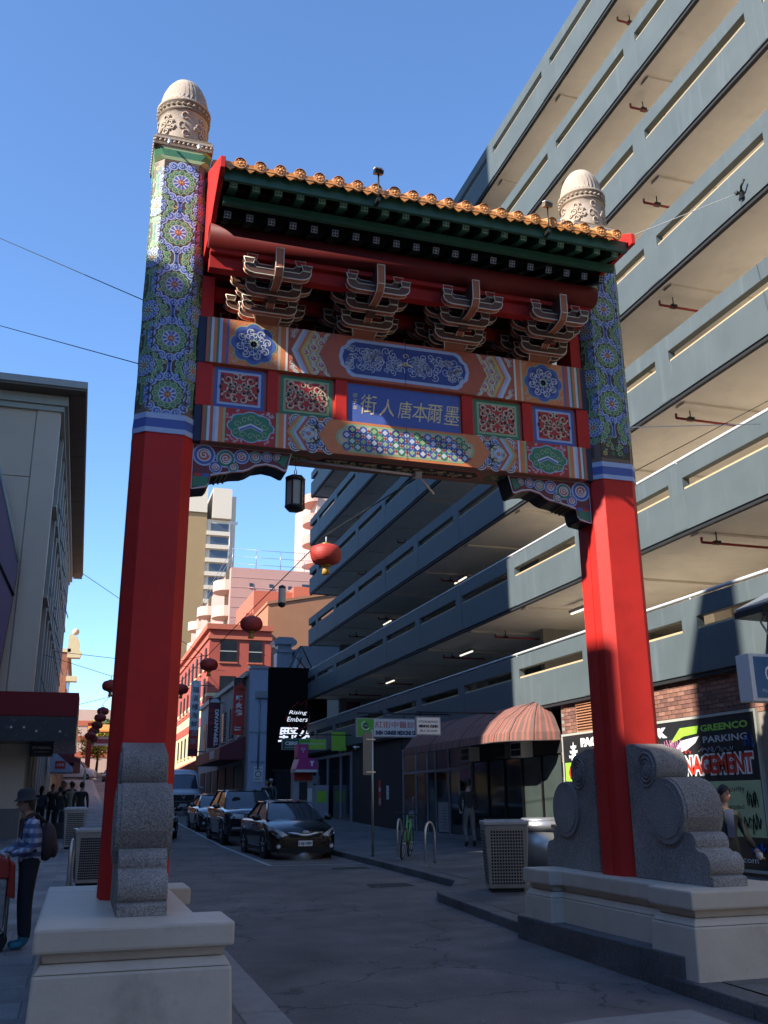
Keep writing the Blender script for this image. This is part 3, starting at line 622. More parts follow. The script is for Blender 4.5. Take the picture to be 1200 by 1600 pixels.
shop_block(-2.0, 68.2, 96, 6.6, 'cream', 'cream low shop row beyond the grey corner building', 'sign_maroon')
og = shop_block(-2.0, 96.2, 118, 13.0, 'brown_brick', 'orange brick building with pale ornate parapet far down the left side', 'awning_red')
b = MB(); b.prism([(-2.1, 15.2), (-.9, 15.2), (-.75, 15.7), (-1.0, 16.0), (-1.0, 16.6), (-1.25, 17.2), (-1.9, 17.5), (-2.1, 17.4)], 'y', 96.1, 97.2, 'cream'); b.build('ornate_gable', og); b = MB(); b.sph((-1.5, 96.6, 17.8), (.35, .35, .35), 10, 'cream'); b.build('ball_finial', og); b = MB(); b.box(-2.0, -1.0, 96, 97.2, 12.9, 13.4, 'cream'); b.build('string_course', og)
shop_block(-2.0, 118.2, 165, 9, 'pink_pale', 'pale banded shop row at the far end of the left side', None)
tn = thing('gabled_awning', 'white gable ended shop awning with a red name panel over the left footpath', 'awning', (-1, 55, 3.3))
b = MB(); b.prism([(-1.6, 3.25), (-.38, 3.25), (-.40, 3.5), (-1.55, 4.45)], 'y', 54.9, 58.5, 'white_wall'); b.build('cover', tn)
b = MB(); b.box(-1.3, -.78, 54.86, 54.895, 3.42, 3.82, 'sign_red'); p = b.build('name_panel', tn); text('大四喜', 'letter_white', (-1.04, 54.855, 3.62), p, size=.15, width=.4)
rv = thing('vertical_sign', 'tall red vertical shop sign far down the left footpath', 'sign', (-.8, 70, 4.3))
b = MB(); b.box(-1.12, -.45, 69.9, 70.1, 4.1, 5.85, 'sign_maroon'); b.build('board', rv)
for i, ch in enumerate('龍舫酒家'): text(ch, 'letter_red', (-.72, 69.89, 5.55 - i * .4), rv, size=.26)
# buildings behind the photographer's left, across the side street: their shade falls on the lane and the car park
def hidden_block(label, x0, x1, y0, y1, h, m):
    t = thing('office_building', label, 'building', ((x0 + x1) / 2, (y0 + y1) / 2, 0)); b = MB(); b.box(x0, x1, y0, y1, 0, h, m); b.build('wall', t)
    b = MB(); n = int(h // 3.6)
    for k in range(1, n): b.box(x1 - .05, x1 + .03, y0 + .6, y1 - .6, k * 3.6, k * 3.6 + 1.9, 'glass')
    b.build('window_band', t); return t
hidden_block('long low office block across the side street', -30, -12, 3.52, 15.4, 16.95, 'tower_tan'); hidden_block('lower office block across the side street', -30, -12, -28, 3.5, 15.95, 'brown_brick')
hidden_block('tall office tower across the side street', -34, -12, 15.55, 44, 50, 'tower_tan')
hidden_block('slim lift tower on the low office roof', -15, -12.02, 6.1, 6.8, 23.6, 'tower_tan')

# ---------------------------------------------------------------- far right side of the street
bk = thing('black_facade', 'black painted restaurant front with white neon lettering', 'restaurant', (10.5, 48.8, .8))
b = MB(); b.box(8.96, 12.1, 48.35, 49, .6, 8.35, 'black_wall'); b.build('wall', bk)
b = MB(); b.box(9.4, 11.9, 48.3, 48.345, .8, 3.1, 'glass'); b.box(9.3, 12.0, 48.27, 48.35, 3.1, 3.2, 'black_metal'); b.box(10.4, 10.5, 48.27, 48.349, .8, 3.1, 'black_metal'); b.build('shop_window', bk)
b = MB(); b.box(10.6, 11.0, 48.285, 48.297, 1.9, 2.9, 'sign_white'); b.box(10.65, 10.95, 48.28, 48.284, 2.0, 2.5, 'letter_black'); b.build('poster', bk)
text('Rising', 'lit_sign', (10.55, 48.335, 6.02), bk, size=.24, width=.95, shear=.25); text('Embers', 'lit_sign', (10.52, 48.335, 5.70), bk, size=.24, width=1.1, shear=.25)
b = MB(); b.tube([(10.55 + .62 * math.cos(t), 48.32, 5.8 + .62 * math.sin(t)) for t in [math.pi * (.95 + .08 * i) for i in range(15)]], .02, 5, 'sign_red'); b.tube([(10.2, 48.32, 6.25), (10.55, 48.32, 6.6), (10.68, 48.32, 6.42), (11.0, 48.32, 6.72), (10.95, 48.32, 6.2)], .02, 5, 'sign_red'); b.build('flame_logo', bk)
text('野火烧', 'lit_sign', (11.05, 48.335, 4.92), bk, size=.78, width=3.0, shear=.12, bold=.014, ext=.0)
wf = thing('white_corner_building', 'narrow pale blue white end wall of a two storey shop', 'building', (8.5, 50, .8))
b = MB(); b.box(8.05, 8.95, 48.45, 49.0, .6, 8.25, 'white_wall'); b.build('end_wall', wf)
b = MB(); b.box(7.98, 9.0, 48.38, 49.0, 8.252, 8.4, 'zinc'); b.box(8.3, 8.94, 48.3, 48.448, 6.75, 7.1, 'zinc'); b.tube([(8.55, 48.41, 6.7), (8.55, 48.41, 3.2)], .05, 6, 'zinc'); b.box(8.05, 8.94, 48.42, 48.449, 5.0, 5.06, 'zinc'); b.build('downpipe', wf)
b = MB(); b.box(8.35, 8.8, 48.40, 48.449, 2.6, 3.35, 'sign_white'); b.build('notice_board', wf)
text('PUBLIC', 'letter_navy', (8.55, 48.44, 3.55), wf, size=.12, width=.7); text('PARKING', 'letter_black', (8.575, 48.395, 3.22), wf, size=.07, width=.36); text('AREA', 'letter_black', (8.575, 48.395, 2.72), wf, size=.08, width=.3)
b = MB(); b.tube([(8.575 + .14 * math.cos(t), 48.395, 2.97 + .14 * math.sin(t)) for t in [i * math.pi / 6 for i in range(12)]], .018, 5, 'letter_black', True); b.build('symbol', wf)
b = MB(); b.box(8.06, 12, 49.02, 69.9, .5, 7.95, 'cream_wall'); b.build('long_wall', wf)
b = MB(); b.box(7.9, 12, 49.02, 69.9, 7.955, 8.2, 'panel_trim'); b.build('roof_edge', wf)
for j in range(6):
    y = 50.6 + 3.1 * j; b = MB(); b.box(8.02, 8.055, y, y + 1.5, 5.05, 6.75, 'glass_sky'); b.box(7.99, 8.058, y - .08, y + 1.58, 4.95, 5.04, 'panel_trim'); b.box(8.0, 8.056, y + .72, y + .8, 5.05, 6.75, 'panel_trim'); b.build('window', wf)
b = MB()
for j in range(6): b.box(8.0, 8.055, 49.6 + 3.2 * j, 51.9 + 3.2 * j, gz(50 + 3 * j) + .2, 3.5, 'shop_dark')
b.build('shop_window', wf)
ar = thing('maroon_awning', 'long dark maroon street awning along the two storey shops', 'awning', (7.3, 55, 3.6))
b = MB(); b.prism([(8.04, 4.9), (6.75, 4.32), (6.72, 3.72), (8.04, 3.72)], 'y', 49.5, 60, 'sign_maroon'); b.build('cover', ar)
b = MB(); b.box(6.70, 6.718, 51.2, 53.2, 3.85, 4.25, 'letter_grey'); b.build('name_panel', ar)
rb_ = thing('red_building', 'red painted corner building with cream bands and base', 'building', (10.6, 78, 1.5))
b = MB(); b.box(8.45, 13.1, 70, 92, 9.3, 14.0, 'red_build'); b.build('upper_wall', rb_)
b = MB(); b.box(8.42, 13.1, 69.97, 92, 1, 9.295, 'cream'); b.build('lower_wall', rb_)
b = MB(); b.box(8.2, 13.2, 69.75, 92.2, 14.005, 14.4, 'red_build2'); b.box(8.33, 13.15, 69.88, 92.1, 13.3, 13.55, 'red_build2'); b.build('cornice', rb_)
b = MB()
for z in (8.45, 7.1): b.box(8.39, 12.9, 69.94, 92, z, z + .62, 'red_build')
b.build('red_band', rb_)
for x0, x1, z0, z1 in ((9.25, 10.5, 11.6, 13.2), (9.3, 10.5, 8.6, 10.55), (11.4, 12.4, 11.6, 13.2)):
    b = MB(); b.box(x0, x1, 69.93, 69.965, z0, z1, 'glass'); b.box(x0 - .08, x1 + .08, 69.9, 69.98, z0 - .12, z0 - .003, 'red_build2'); b.box(x0, x1, 69.91, 69.928, z0 + .75, z0 + .82, 'panel_trim'); b.build('window', rb_)
for j in range(7):
    y = 71.3 + 2.9 * j
    for z in (11.2, 8.9, 5.2):
        b = MB(); b.box(8.36, 8.4, y, y + .8, z, z + 1.6, 'shop_dark'); b.box(8.30, 8.44, y - .1, y + .9, z - .14, z - .003, 'cream'); b.build('window', rb_)
b = MB(); b.prism([(8.4, 4.7), (6.8, 3.9), (6.8, 3.7), (8.4, 3.7)], 'y', 71, 80, 'red_build2'); b.build('awning', rb_)
bb = thing('brown_wall_building', 'plain brown rendered wall with a sloping top behind the red building', 'building', (16, 73, 2))
b = MB(); b.prism([(13.15, 2), (13.15, 16.5), (22, 18.3), (22, 2)], 'y', 72, 79, 'brown_wall'); b.build('wall', bb)
b = MB(); b.prism([(13.05, 16.52), (22, 18.34), (22, 18.5), (13.05, 16.75)], 'y', 71.9, 79, 'brown_wall'); b.build('coping', bb)
ob = thing('orange_block', 'orange red rendered stair block behind the brown wall', 'building', (16, 83, 3))
b = MB(); b.box(13.3, 16.75, 80, 90, 2, 19.35, 'red_build2'); b.prism([(16.76, 2), (16.76, 19.8), (17.5, 19.85), (21, 19.6), (21, 2)], 'y', 79.6, 90, 'red_build2'); b.box(12.6, 13.29, 79.5, 82, 2, 17.2, 'red_build2'); b.build('wall', ob)
pk = thing('pink_apartments', 'pink apartment block with rounded corner balconies and a roof screen', 'apartment building', (18, 105, 4))
b = MB(); b.box(13.35, 24, 95, 132, 3, 25.0, 'pink'); b.build('wall', pk)
for z in [4 + 1.05 * i for i in range(20)]: b = MB(); b.box(13.36, 23.9, 94.97, 94.998, z, z + .03, 'pink_pale'); b.build('joint', pk)
for x0, x1, z0, z1 in ((15.3, 15.7, 23.0, 23.4), (17.4, 17.8, 23.0, 23.4), (19.4, 19.8, 22.9, 23.3), (20.9, 23.6, 22.2, 23.6), (15.3, 15.7, 20.6, 21.0)):
    b = MB(); b.box(x0, x1, 94.94, 94.99, z0, z1, 'glass'); b.box(x0 - .08, x1 + .08, 94.91, 94.99, z0 - .12, z0 - .002, 'pink_pale'); b.build('window', pk)
for i in range(6):
    z = 9 + 2.75 * i
    for yb_ in (97.5, 112, 122):
        b = MB(); pts = [(13.36, yb_ - 1.8)] + [(13.36 - 1.5 * math.sin(t), yb_ - 1.8 * math.cos(t)) for t in [math.pi * k / 10 for k in range(11)]] + [(13.36, yb_ + 1.8)]
        b.prism(pts[1:-1], 'z', z, z + 1.1, 'pink_pale'); b.build('balcony', pk)
        b = MB(); b.box(13.3, 13.345, yb_ - 1.4, yb_ + 1.4, z + 1.1, z + 2.5, 'glass'); b.build('balcony_door', pk)
b = MB()
for x in (13.5, 16, 18.6, 21.2, 23.8): b.cyl((x, 95.4, 25), (x, 95.4, 27.1), .04, n=6, m='zinc')
for z in (25.5, 26.3, 27.1): b.tube([(13.5, 130, z), (13.5, 95.4, z), (23.8, 95.4, z)], .03, 5, 'zinc')
b.build('roof_screen', pk)
b = MB(); b.cyl((13.6, 99, 25), (13.6, 99, 31), .06, n=6, m='zinc'); b.box(13.7, 14.4, 98.9, 99.1, 30.8, 31.1, 'zinc'); b.build('roof_lamp', pk)
tw = thing('office_tower', 'tall tan and white tower with stacked brown windows', 'tower', (15, 150, 5))
b = MB(); b.box(6, 15.6, 140, 165, 4, 44.3, 'tower_tan'); b.build('blank_wall', tw)
b = MB(); b.box(6, 15.55, 139.7, 165, 44.4, 48.6, 'tower_white'); b.build('crown_panel', tw)
b = MB(); b.box(16.35, 19.3, 139.6, 165, 43.6, 48.5, 'tower_white'); b.build('crown_panel', tw)
b = MB(); b.box(15.62, 19.35, 140.3, 165, 4, 43.5, 'tower_white'); b.box(19.36, 20.2, 141.2, 165, 4, 47.8, 'tower_white'); b.build('window_wall', tw)
for k in range(13):
    z = 41.6 - k * 2.14
    b = MB(); b.box(15.64, 19.3, 139.75, 140.29, z - .72, z - .08, 'tower_white'); b.build('spandrel', tw)
    b = MB(); b.box(16.3, 19.0, 140.24, 140.295, z, z + 1.3, 'glass_sky'); b.build('window', tw)
fa = thing('balcony_apartments', 'far pink apartment tower with rounded balconies behind the car park', 'apartment building', (24, 102, 5))
b = MB(); b.box(23.6, 32, 100, 112, 4, 36.5, 'pink_pale'); b.build('wall', fa)
for i in range(9):
    z = 15 + 2.45 * i; b = MB(); b.prism([(23.6 - 1.3 * math.sin(t), 101.5 - 1.9 * math.cos(t)) for t in [math.pi * k / 8 for k in range(9)]], 'z', z, z + 1.0, 'pink'); b.build('balcony', fa)
gr = thing('gabled_shed', 'grey metal gabled roof with an open truss end above the black front', 'building', (13.5, 57, 8))
b = MB(); b.prism([(11.9, 9.0), (12.3, 10.75), (16.5, 10.9), (17, 9.0)], 'y', 56, 64, 'zinc_roof'); b.build('roof', gr)
b = MB(); b.box(9.0, 17, 56.1, 64, .5, 8.98, 'cream_wall'); b.build('wall', gr)
b = MB()
for p, q in (((11.2, 8.6), (12.25, 10.7)), ((11.2, 8.6), (13.2, 8.9)), ((11.8, 8.8), (12.3, 10.0)), ((11.6, 9.3), (12.5, 8.9)), ((12.0, 10.0), (12.7, 9.2)), ((12.3, 10.7), (13.2, 8.9))): b.cyl((p[0], 55.7, p[1]), (q[0], 55.7, q[1]), .045, n=6, m='black_metal')
b.build('truss', gr)
b = MB(); b.box(12.0, 12.7, 55.2, 55.5, 8.85, 8.98, 'lit_tube'); b.build('floodlight', gr)
du = thing('roof_duct', 'square zinc exhaust duct with a flared cowl above the white corner wall', 'duct', (11.6, 58, 8.3))
b = MB(); b.box(11.15, 12.15, 57.6, 58.6, 8.3, 10.55, 'zinc'); b.box(11.2, 12.1, 57.65, 58.55, 10.75, 11.05, 'zinc'); b.build('shaft', du, bevel=.02)
b = MB(); b.prism([(11.15, 10.55), (12.15, 10.55), (12.3, 10.75), (11.0, 10.75)], 'y', 57.5, 58.7, 'zinc'); b.build('collar', du)
b = MB(); b.prism([(10.95, 11.05), (12.35, 11.05), (12.4, 11.25), (12.1, 11.5), (11.2, 11.5), (10.9, 11.25)], 'y', 57.4, 58.8, 'zinc'); b.build('cowl', du)
# second gate and trees closing the street
g2 = thing('far_gate', 'small distant second gate with orange roof spanning the end of the street', 'gate', (3.6, 140, gz(140)))
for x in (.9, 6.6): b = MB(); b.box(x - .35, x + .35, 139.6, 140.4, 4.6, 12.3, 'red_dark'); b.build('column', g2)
b = MB(); b.box(1.2, 6.3, 139.7, 140.3, 9.2, 10.4, 'sign_grey'); b.box(1.22, 6.28, 139.66, 139.69, 9.5, 10.1, 'sign_maroon'); b.build('beam', g2)
b = MB(); b.prism([(138.6, 11.2), (140, 12.1), (141.4, 11.2), (141.4, 11.0), (138.6, 11.0)], 'x', .6, 6.9, 'tile'); b.build('roof', g2)
def tree(x, y, h, r, leaf, label, seed):
    rr = random.Random(seed); z0 = gz(y); t = thing('street_tree', label, 'tree', (x, y, z0))
    b = MB(); b.tube([(x, y, z0 - .1), (x + .1, y, z0 + h * .3), (x, y, z0 + h * .5)], [.22, .16, .1], 8, 'bark')
    for k in range(6): a = rr.uniform(0, 6.28); b.tube([(x, y, z0 + h * .4), (x + r * .35 * math.cos(a), y + r * .35 * math.sin(a), z0 + h * .6), (x + r * .6 * math.cos(a), y + r * .6 * math.sin(a), z0 + h * .8)], [.08, .05, .02], 5, 'bark')
    b.build('trunk', t)
    b = MB()
    cl_ = [(rr.gauss(0, .45) * r, rr.gauss(0, .45) * r, h * rr.uniform(.42, .95), rr.uniform(.25, .5) * r) for _ in range(26)]
    for _ in range(3200):
        c = rr.choice(cl_); d = Vector((rr.gauss(0, 1), rr.gauss(0, 1), rr.gauss(0, .8))).normalized() * c[3] * rr.uniform(.4, 1)
        p = Vector((x + c[0], y + c[1], z0 + c[2])) + d; s_ = rr.uniform(.10, .22)
        u = Vector((rr.gauss(0, 1), rr.gauss(0, 1), rr.gauss(0, 1))).normalized(); w = u.orthogonal().normalized()
        b.add([p - u * s_, p + w * s_ * .6, p + u * s_, p - w * s_ * .6], [(0, 1, 2, 3)], leaf)
    b.build('crown', t, fix=False)
tree(2.2, 146, 7.5, 2.6, 'leaf_yellow', 'sunlit yellow leafed tree beyond the far gate', 1)
tree(5.6, 150, 8.5, 2.8, 'leaf_green', 'dark green tree to the right beyond the far gate', 2)
fb = thing('end_building', 'pale striped building closing the view at the street end', 'building', (2, 175, 7))
b = MB(); b.box(-14, 18, 172, 190, 5, 17, 'pink_pale'); b.build('wall', fb)
for k in range(3): b = MB(); b.box(-14, 18, 171.9, 171.99, 9 + k * 2.6, 9.9 + k * 2.6, 'red_build2'); b.build('red_stripe', fb)
# ---------------------------------------------------------------- pedestals and drum stones
def pedestal(label, x0, x1, y0, y1, zt, inner, gzv):
    """block plan with a narrower middle; inner = +1 / -1 side where the middle is set back"""
    t = thing('gate_pedestal', label, 'pedestal', ((x0 + x1) / 2, (y0 + y1) / 2, gzv), group='pedestals of the gate')
    nx0, nx1 = (x0, x1 - .22) if inner > 0 else (x0 + .16, x1)
    def layer(a0, a1, b0, b1, z0, z1, i0, i1):
        v = [(x, y, z) for z, i in ((z0, i0), (z1, i1)) for y in (b0 + i, b1 - i) for x in (a0 + i, a1 - i)]
        return v, [(0, 2, 3, 1), (4, 5, 7, 6), (0, 1, 5, 4), (2, 6, 7, 3), (0, 4, 6, 2), (1, 3, 7, 5)]
    cap = [(-.155, 0, 0, 0), ]
    for nm, (a0, a1, b0, b1), dz in (('end_block', (x0, x1, y0, y0 + .72), 0), ('end_block', (x0, x1, y1 - .72, y1), 0), ('middle_block', (nx0, nx1, y0 + .60, y1 - .60), -.004)):
        b = MB(); z = zt + dz; b.add(*layer(a0, a1, b0, b1, z - .165, z, 0, 0), 'ped_paint'); p = b.build('cap_slab', t, bevel=.022)
        b = MB()
        for zz0, zz1, i0, i1 in ((z - .235, z - .168, .075, .055), (z - .30, z - .238, .02, .06)): b.add(*layer(a0, a1, b0, b1, zz0, zz1, i0, i1), 'ped_paint')
        b.build('moulding', t, bevel=.012)
        b = MB(); b.add(*layer(a0, a1, b0, b1, gzv - .1, z - .303, -.012, .012), 'ped_paint'); b.build(nm, t, bevel=.02)
    return t
pedestal('pale grey concrete pedestal carrying the left red column, nearest the camera', -.22, 1.20, 7.55, 11.25, .84, 1, .05)
pedestal('pale grey concrete pedestal carrying the right red column, with a bluestone step', 5.37, 6.75, 7.84, 11.35, .88, -1, .10)
st = thing('pedestal_step', 'low bluestone step along the roadside of the right pedestal', 'step', (5.4, 9.6, .1))
for a, c in zip(steps(8.02, 11.5, .72), steps(8.02, 11.5, .72)[1:]): b = MB(); b.box(5.335, 5.62, a + .004, c - .004, .0, .315 + random.uniform(-.004, .004), 'bluestone_dark'); b.build('stone', st, bevel=.015)
def arc(cy, cz, r, a0, a1, n): return [(cy + r * math.cos(R(lerp(a0, a1, i / n))), cz + r * math.sin(R(lerp(a0, a1, i / n)))) for i in range(n + 1)]
def drum_stone(label, xc, ycol, front, zb):
    t = thing('drum_stone', label, 'drum stone', (xc, ycol - .75 * front, zb), group='granite drum stones beside the gate columns')
    pr = [(1.40, 0), (1.40, .085), (1.37, .095)] + [(-y + 9.5, z - .86) for y, z in arc(8.235, 1.055, .115, 235, 75, 10)] + [(-y + 9.5, z - .86) for y, z in arc(8.42, 1.245, .105, 205, 60, 10)] + \
         [(-y + 9.5, z - .86) for y, z in arc(8.73, 1.545, .335, 190, 50, 18)] + [(-y + 9.5, z - .86) for y, z in arc(9.07, 1.985, .205, 205, 90, 10)] + [(-y + 9.5, z - .86) for y, z in ((9.2, 2.22), (9.3, 2.25), (9.44, 2.24))] + [(.06, 0)]
    P = lambda d: ycol - d * front
    w = .195; b = MB(); b.prism([(P(d), zb + z) for d, z in pr], 'x', xc - w, xc + w, 'granite'); b.build('body', t, bevel=.012)
    for s in (-1, 1):
        b = MB(); b.cyl((xc + s * (w - .01), P(.77), zb + .685), (xc + s * (w + .034), P(.77), zb + .685), .325, n=36, m='granite', smooth=False)
        b.cyl((xc + s * (w + .01), P(.77), zb + .685), (xc + s * (w + .044), P(.77), zb + .685), .27, n=36, m='granite', smooth=False); b.build('drum_face', t, bevel=.006)
        b = MB()
        for r in (.155, .115, .075): b.tube([(xc + s * (w + .004), P(.43) + r * math.cos(a), zb + 1.105 + r * 1.12 * math.sin(a)) for a in [2 * math.pi * i / 24 for i in range(24)]], .014, 6, 'granite', True)
        b.sph((xc + s * w, P(.43), zb + 1.105), (.02, .06, .07), 12, 'granite'); b.build('scroll', t)
    return t
drum_stone('granite drum stone in front of the left red column', .55, 9.5, 1, .838)
drum_stone('granite drum stone behind the left red column', .55, 10.12, -1, .838)
drum_stone('granite drum stone in front of the right red column, with the big round face', 6.0, 9.5, 1, .878)
drum_stone('granite drum stone behind the right red column', 6.0, 10.12, -1, .878)

# ---------------------------------------------------------------- the gate
GL, GR, GY = .57, 6.04, 9.81
gate = thing('chinatown_gate', 'red painted ceremonial street gate with tiled roof, bracket sets and patterned beams', 'gate', (3.3, GY, .84))
HW, CH = .31, .11
OCT = [(-.2, -HW), (-HW, -.2), (-HW, .2), (-.2, HW), (.2, HW), (HW, .2), (HW, -.2), (.2, -HW)]
def octp(xc, h=0): k = 1 + h / HW; return [(xc + x * k, GY + y * k) for x, y in OCT]
def oct_map(xc, dz=0):
    segL = [((-.2, -HW), (-HW, -.2)), ((-HW, -.2), (-HW, .2))]
    def f(u, v, lay):
        o = .004 + lay * .0012; a = abs(u); s = 1 if u >= 0 else -1
        if a <= .2: x, y, nx, ny = a, -HW, 0, -1
        elif a <= .3556: t = (a - .2); x, y, nx, ny = .2 + t * .7071, -HW + t * .7071, .7071, -.7071
        else: t = a - .3556; x, y, nx, ny = HW, -.2 + t, 1, 0
        return (xc + s * (x + nx * o), GY + y + ny * o, v + dz)
    return f
def rosette(p, u, v, r, c1='p_green', c2='p_blue'):
    lt = {'p_green': 'p_ltgreen', 'p_blue': 'p_ltblue', 'p_ltgreen': 'p_pale', 'p_ltblue': 'p_pale', 'p_yellow': 'p_pale'}; lt1, lt2 = lt[c1], lt[c2]
    for i in range(14):
        a = 2 * math.pi * (i + .5) / 14; x, y = u + .80 * r * math.cos(a), v + .80 * r * math.sin(a)
        p.disc(x, y, .20 * r, lt2, 2, 9); p.disc(x, y, .145 * r, c2, 3, 8); p.spiral(x, y, .11 * r, a, 1.1, .04 * r, lt2, 4, 1, 8)
    p.disc(u, v, .60 * r, 'p_olive', 3, 20)
    for i in range(12):
        a = 2 * math.pi * i / 12; x, y = u + .45 * r * math.cos(a), v + .45 * r * math.sin(a)
        p.disc(x, y, .132 * r, lt1, 4, 8); p.disc(x, y, .085 * r, c1, 5, 8); p.disc(x, y, .035 * r, lt1, 6, 5)
    p.disc(u, v, .34 * r, 'p_pale', 5, 16)
    for i in range(10):
        a = 2 * math.pi * i / 10; p.poly([(u + .10 * r * math.cos(a), v + .10 * r * math.sin(a)), (u + .32 * r * math.cos(a - .22), v + .32 * r * math.sin(a - .22)), (u + .32 * r * math.cos(a + .22), v + .32 * r * math.sin(a + .22))], c2, 6)
    p.disc(u, v, .13 * r, 'p_brick', 7, 9); p.disc(u, v, .06 * r, 'p_yellow', 8, 6)
def column(xc, dz):
    b = MB(); b.prism(octp(xc), 'z', .83, 5.47, 'red'); c = b.build('column', gate, bevel=.008)
    b = MB(); b.prism(octp(xc, .003), 'z', 5.472, 8.86 + dz, 'p_brown'); ps = b.build('painted_shaft', c)
    b = MB()
    for z0, z1, m, h in ((5.445, 5.50, 'p_ltblue', .014), (5.502, 5.60, 'p_blue', .012), (5.602, 5.665, 'p_ltblue', .014)): b.prism(octp(xc, h), 'z', z0, z1, m)
    b.build('collar', c)
    p = Paint(oct_map(xc, dz)); rr = random.Random(int(xc * 10))
    top, bot = 8.80, 5.72 - dz
    # dark ground on the four lower metres of ornament, then the flowers
    for (a, b_) in ((-.7, -.3556), (-.3556, -.2), (-.2, .2), (.2, .3556), (.3556, .7)): p.rect(a, b_, bot, 8.845, 'p_ground', 0)
    for _ in range(420):
        u_, v_ = rr.uniform(-.62, .62), rr.uniform(bot + .05, 8.79); m_ = rr.choice(('p_ltgreen', 'p_ltblue', 'p_green', 'p_green', 'p_blue', 'p_yellow')); p.spiral(u_, v_, rr.uniform(.022, .045), rr.uniform(0, 6.28), rr.uniform(.9, 1.4), .012, m_, 1, rr.choice((-1, 1)), 9)
    v = 8.57; k = 0
    while v > bot:
        for uc, vv in ((0, v), (-.2778, v - .335), (.2778, v - .335), (-.5556, v), (.5556, v)):
            if bot + .10 < vv < 8.70: rosette(p, uc, vv, *((.285, 'p_green', 'p_blue') if uc == 0 else (.225, 'p_blue', 'p_green')))
        for uc, vv in ((0, v - .335), (-.2778, v), (.2778, v)):
            if bot + .1 < vv < 8.75:
                m = 'p_blue' if uc == 0 else 'p_green'
                p.poly([(uc - .034, vv + .11), (uc, vv + .13), (uc + .034, vv + .11), (uc + .022, vv), (uc + .034, vv - .11), (uc, vv - .13), (uc - .034, vv - .11), (uc - .022, vv)], 'p_ltblue' if uc == 0 else 'p_ltgreen', 1)
                p.poly([(uc - .024, vv + .10), (uc, vv + .118), (uc + .024, vv + .10), (uc + .013, vv), (uc + .024, vv - .10), (uc, vv - .118), (uc - .024, vv - .10), (uc - .013, vv)], m, 2)
        for s in (-1, 1):
            for vv, sg in ((v - .20, 1), (v - .47, -1)):
                for du, dv in ((.075, 0), (.13, .03 * sg), (.075, .09 * sg), (.03, .13 * sg), (.17, -.05 * sg)):
                    if bot + .05 < vv + dv < 8.80: p.spiral(s * du, vv + dv, .04, 0, 1.3, .013, 'p_ltgreen' if du < .1 else 'p_ltblue', 1, s * sg, 9)
        v -= .67; k += 1
    for a in (-.2, .2): p.rect(a - .0025, a + .0025, bot, 8.845, 'p_black', 1)
    p.rect(-.002, .002, bot, 8.845, 'p_black', 9)
    p.b.build('painted_flowers', c, fix=False)
    # flared green capital, cap plate and carved finial
    z0 = 8.86 + dz
    def flare(h0, h1, za, zb, m):
        a = octp(xc, h0); d = [(xc + sx * (HW + h1), GY + sy * (HW + h1)) for sx, sy in ((-.8, -1), (-1, -.8), (-1, .8), (-.8, 1), (.8, 1), (1, .8), (1, -.8), (.8, -1))]
        b = MB(); V = [(x, y, za) for x, y in a] + [(x, y, zb) for x, y in d]
        b.add(V, [(i, (i + 1) % 8, 8 + (i + 1) % 8, 8 + i) for i in range(8)], m); return b
    b = flare(.006, .010, z0, z0 + .045, 'p_ltgreen'); b.build('capital', c); b = flare(.010, .016, z0 + .046, z0 + .13, 'p_green'); b.build('capital', c); b = flare(.016, .02, z0 + .131, z0 + .17, 'p_ltgreen'); b.build('capital', c)
    b = MB()
    for za, zb, h, m in ((.171, .215, .03, 'stone_cap_dark'), (.216, .255, .012, 'stone_cap'), (.256, .295, .032, 'stone_cap'), (.296, .34, .005, 'stone_cap_dark')): b.box(xc - HW - h, xc + HW + h, GY - HW - h, GY + HW + h, z0 + za, z0 + zb, m)
    b.build('cap_plate', c, bevel=.008)
    b = MB()
    for i in range(13):
        for s in (-1, 1):
            q = -HW - .01 + (2 * HW + .02) * i / 12; b.sph((xc + q, GY + s * (HW + .026), z0 + .235), .018, 6, 'stone_cap', 4); b.sph((xc + s * (HW + .026), GY + q, z0 + .235), .018, 6, 'stone_cap', 4)
    tag(b.build('bead_row', c), kind='stuff')
    n = 64; prof = [(.285, .34), (.29, .45), (.295, .60), (.285, .74), (.30, .755), (.318, .775), (.30, .80), (.305, .86), (.322, .88), (.325, .905), (.30, .925), (.29, .95), (.285, 1.02), (.262, 1.12), (.215, 1.23), (.15, 1.32), (.07, 1.375), (0, 1.385)]
    b = MB(); b.lathe([(r, z0 + z) for r, z in prof], xc, GY, n, 'stone_cap', ['stone_cap'] * 4 + ['stone_cap_dark', 'stone_cap', 'stone_cap_dark', 'stone_cap_dark', 'stone_cap', 'stone_cap', 'stone_cap_dark'] + ['stone_cap'] * 6)
    V = b.v      # flute the dome
    for i, (x, y, z) in enumerate(V):
        j = i % n
        if z > z0 + .94 and z < z0 + 1.37: k = .90 if j % 2 else 1.0; V[i] = (xc + (x - xc) * k, GY + (y - GY) * k, z)
    b.build('finial', c)
    b = MB()
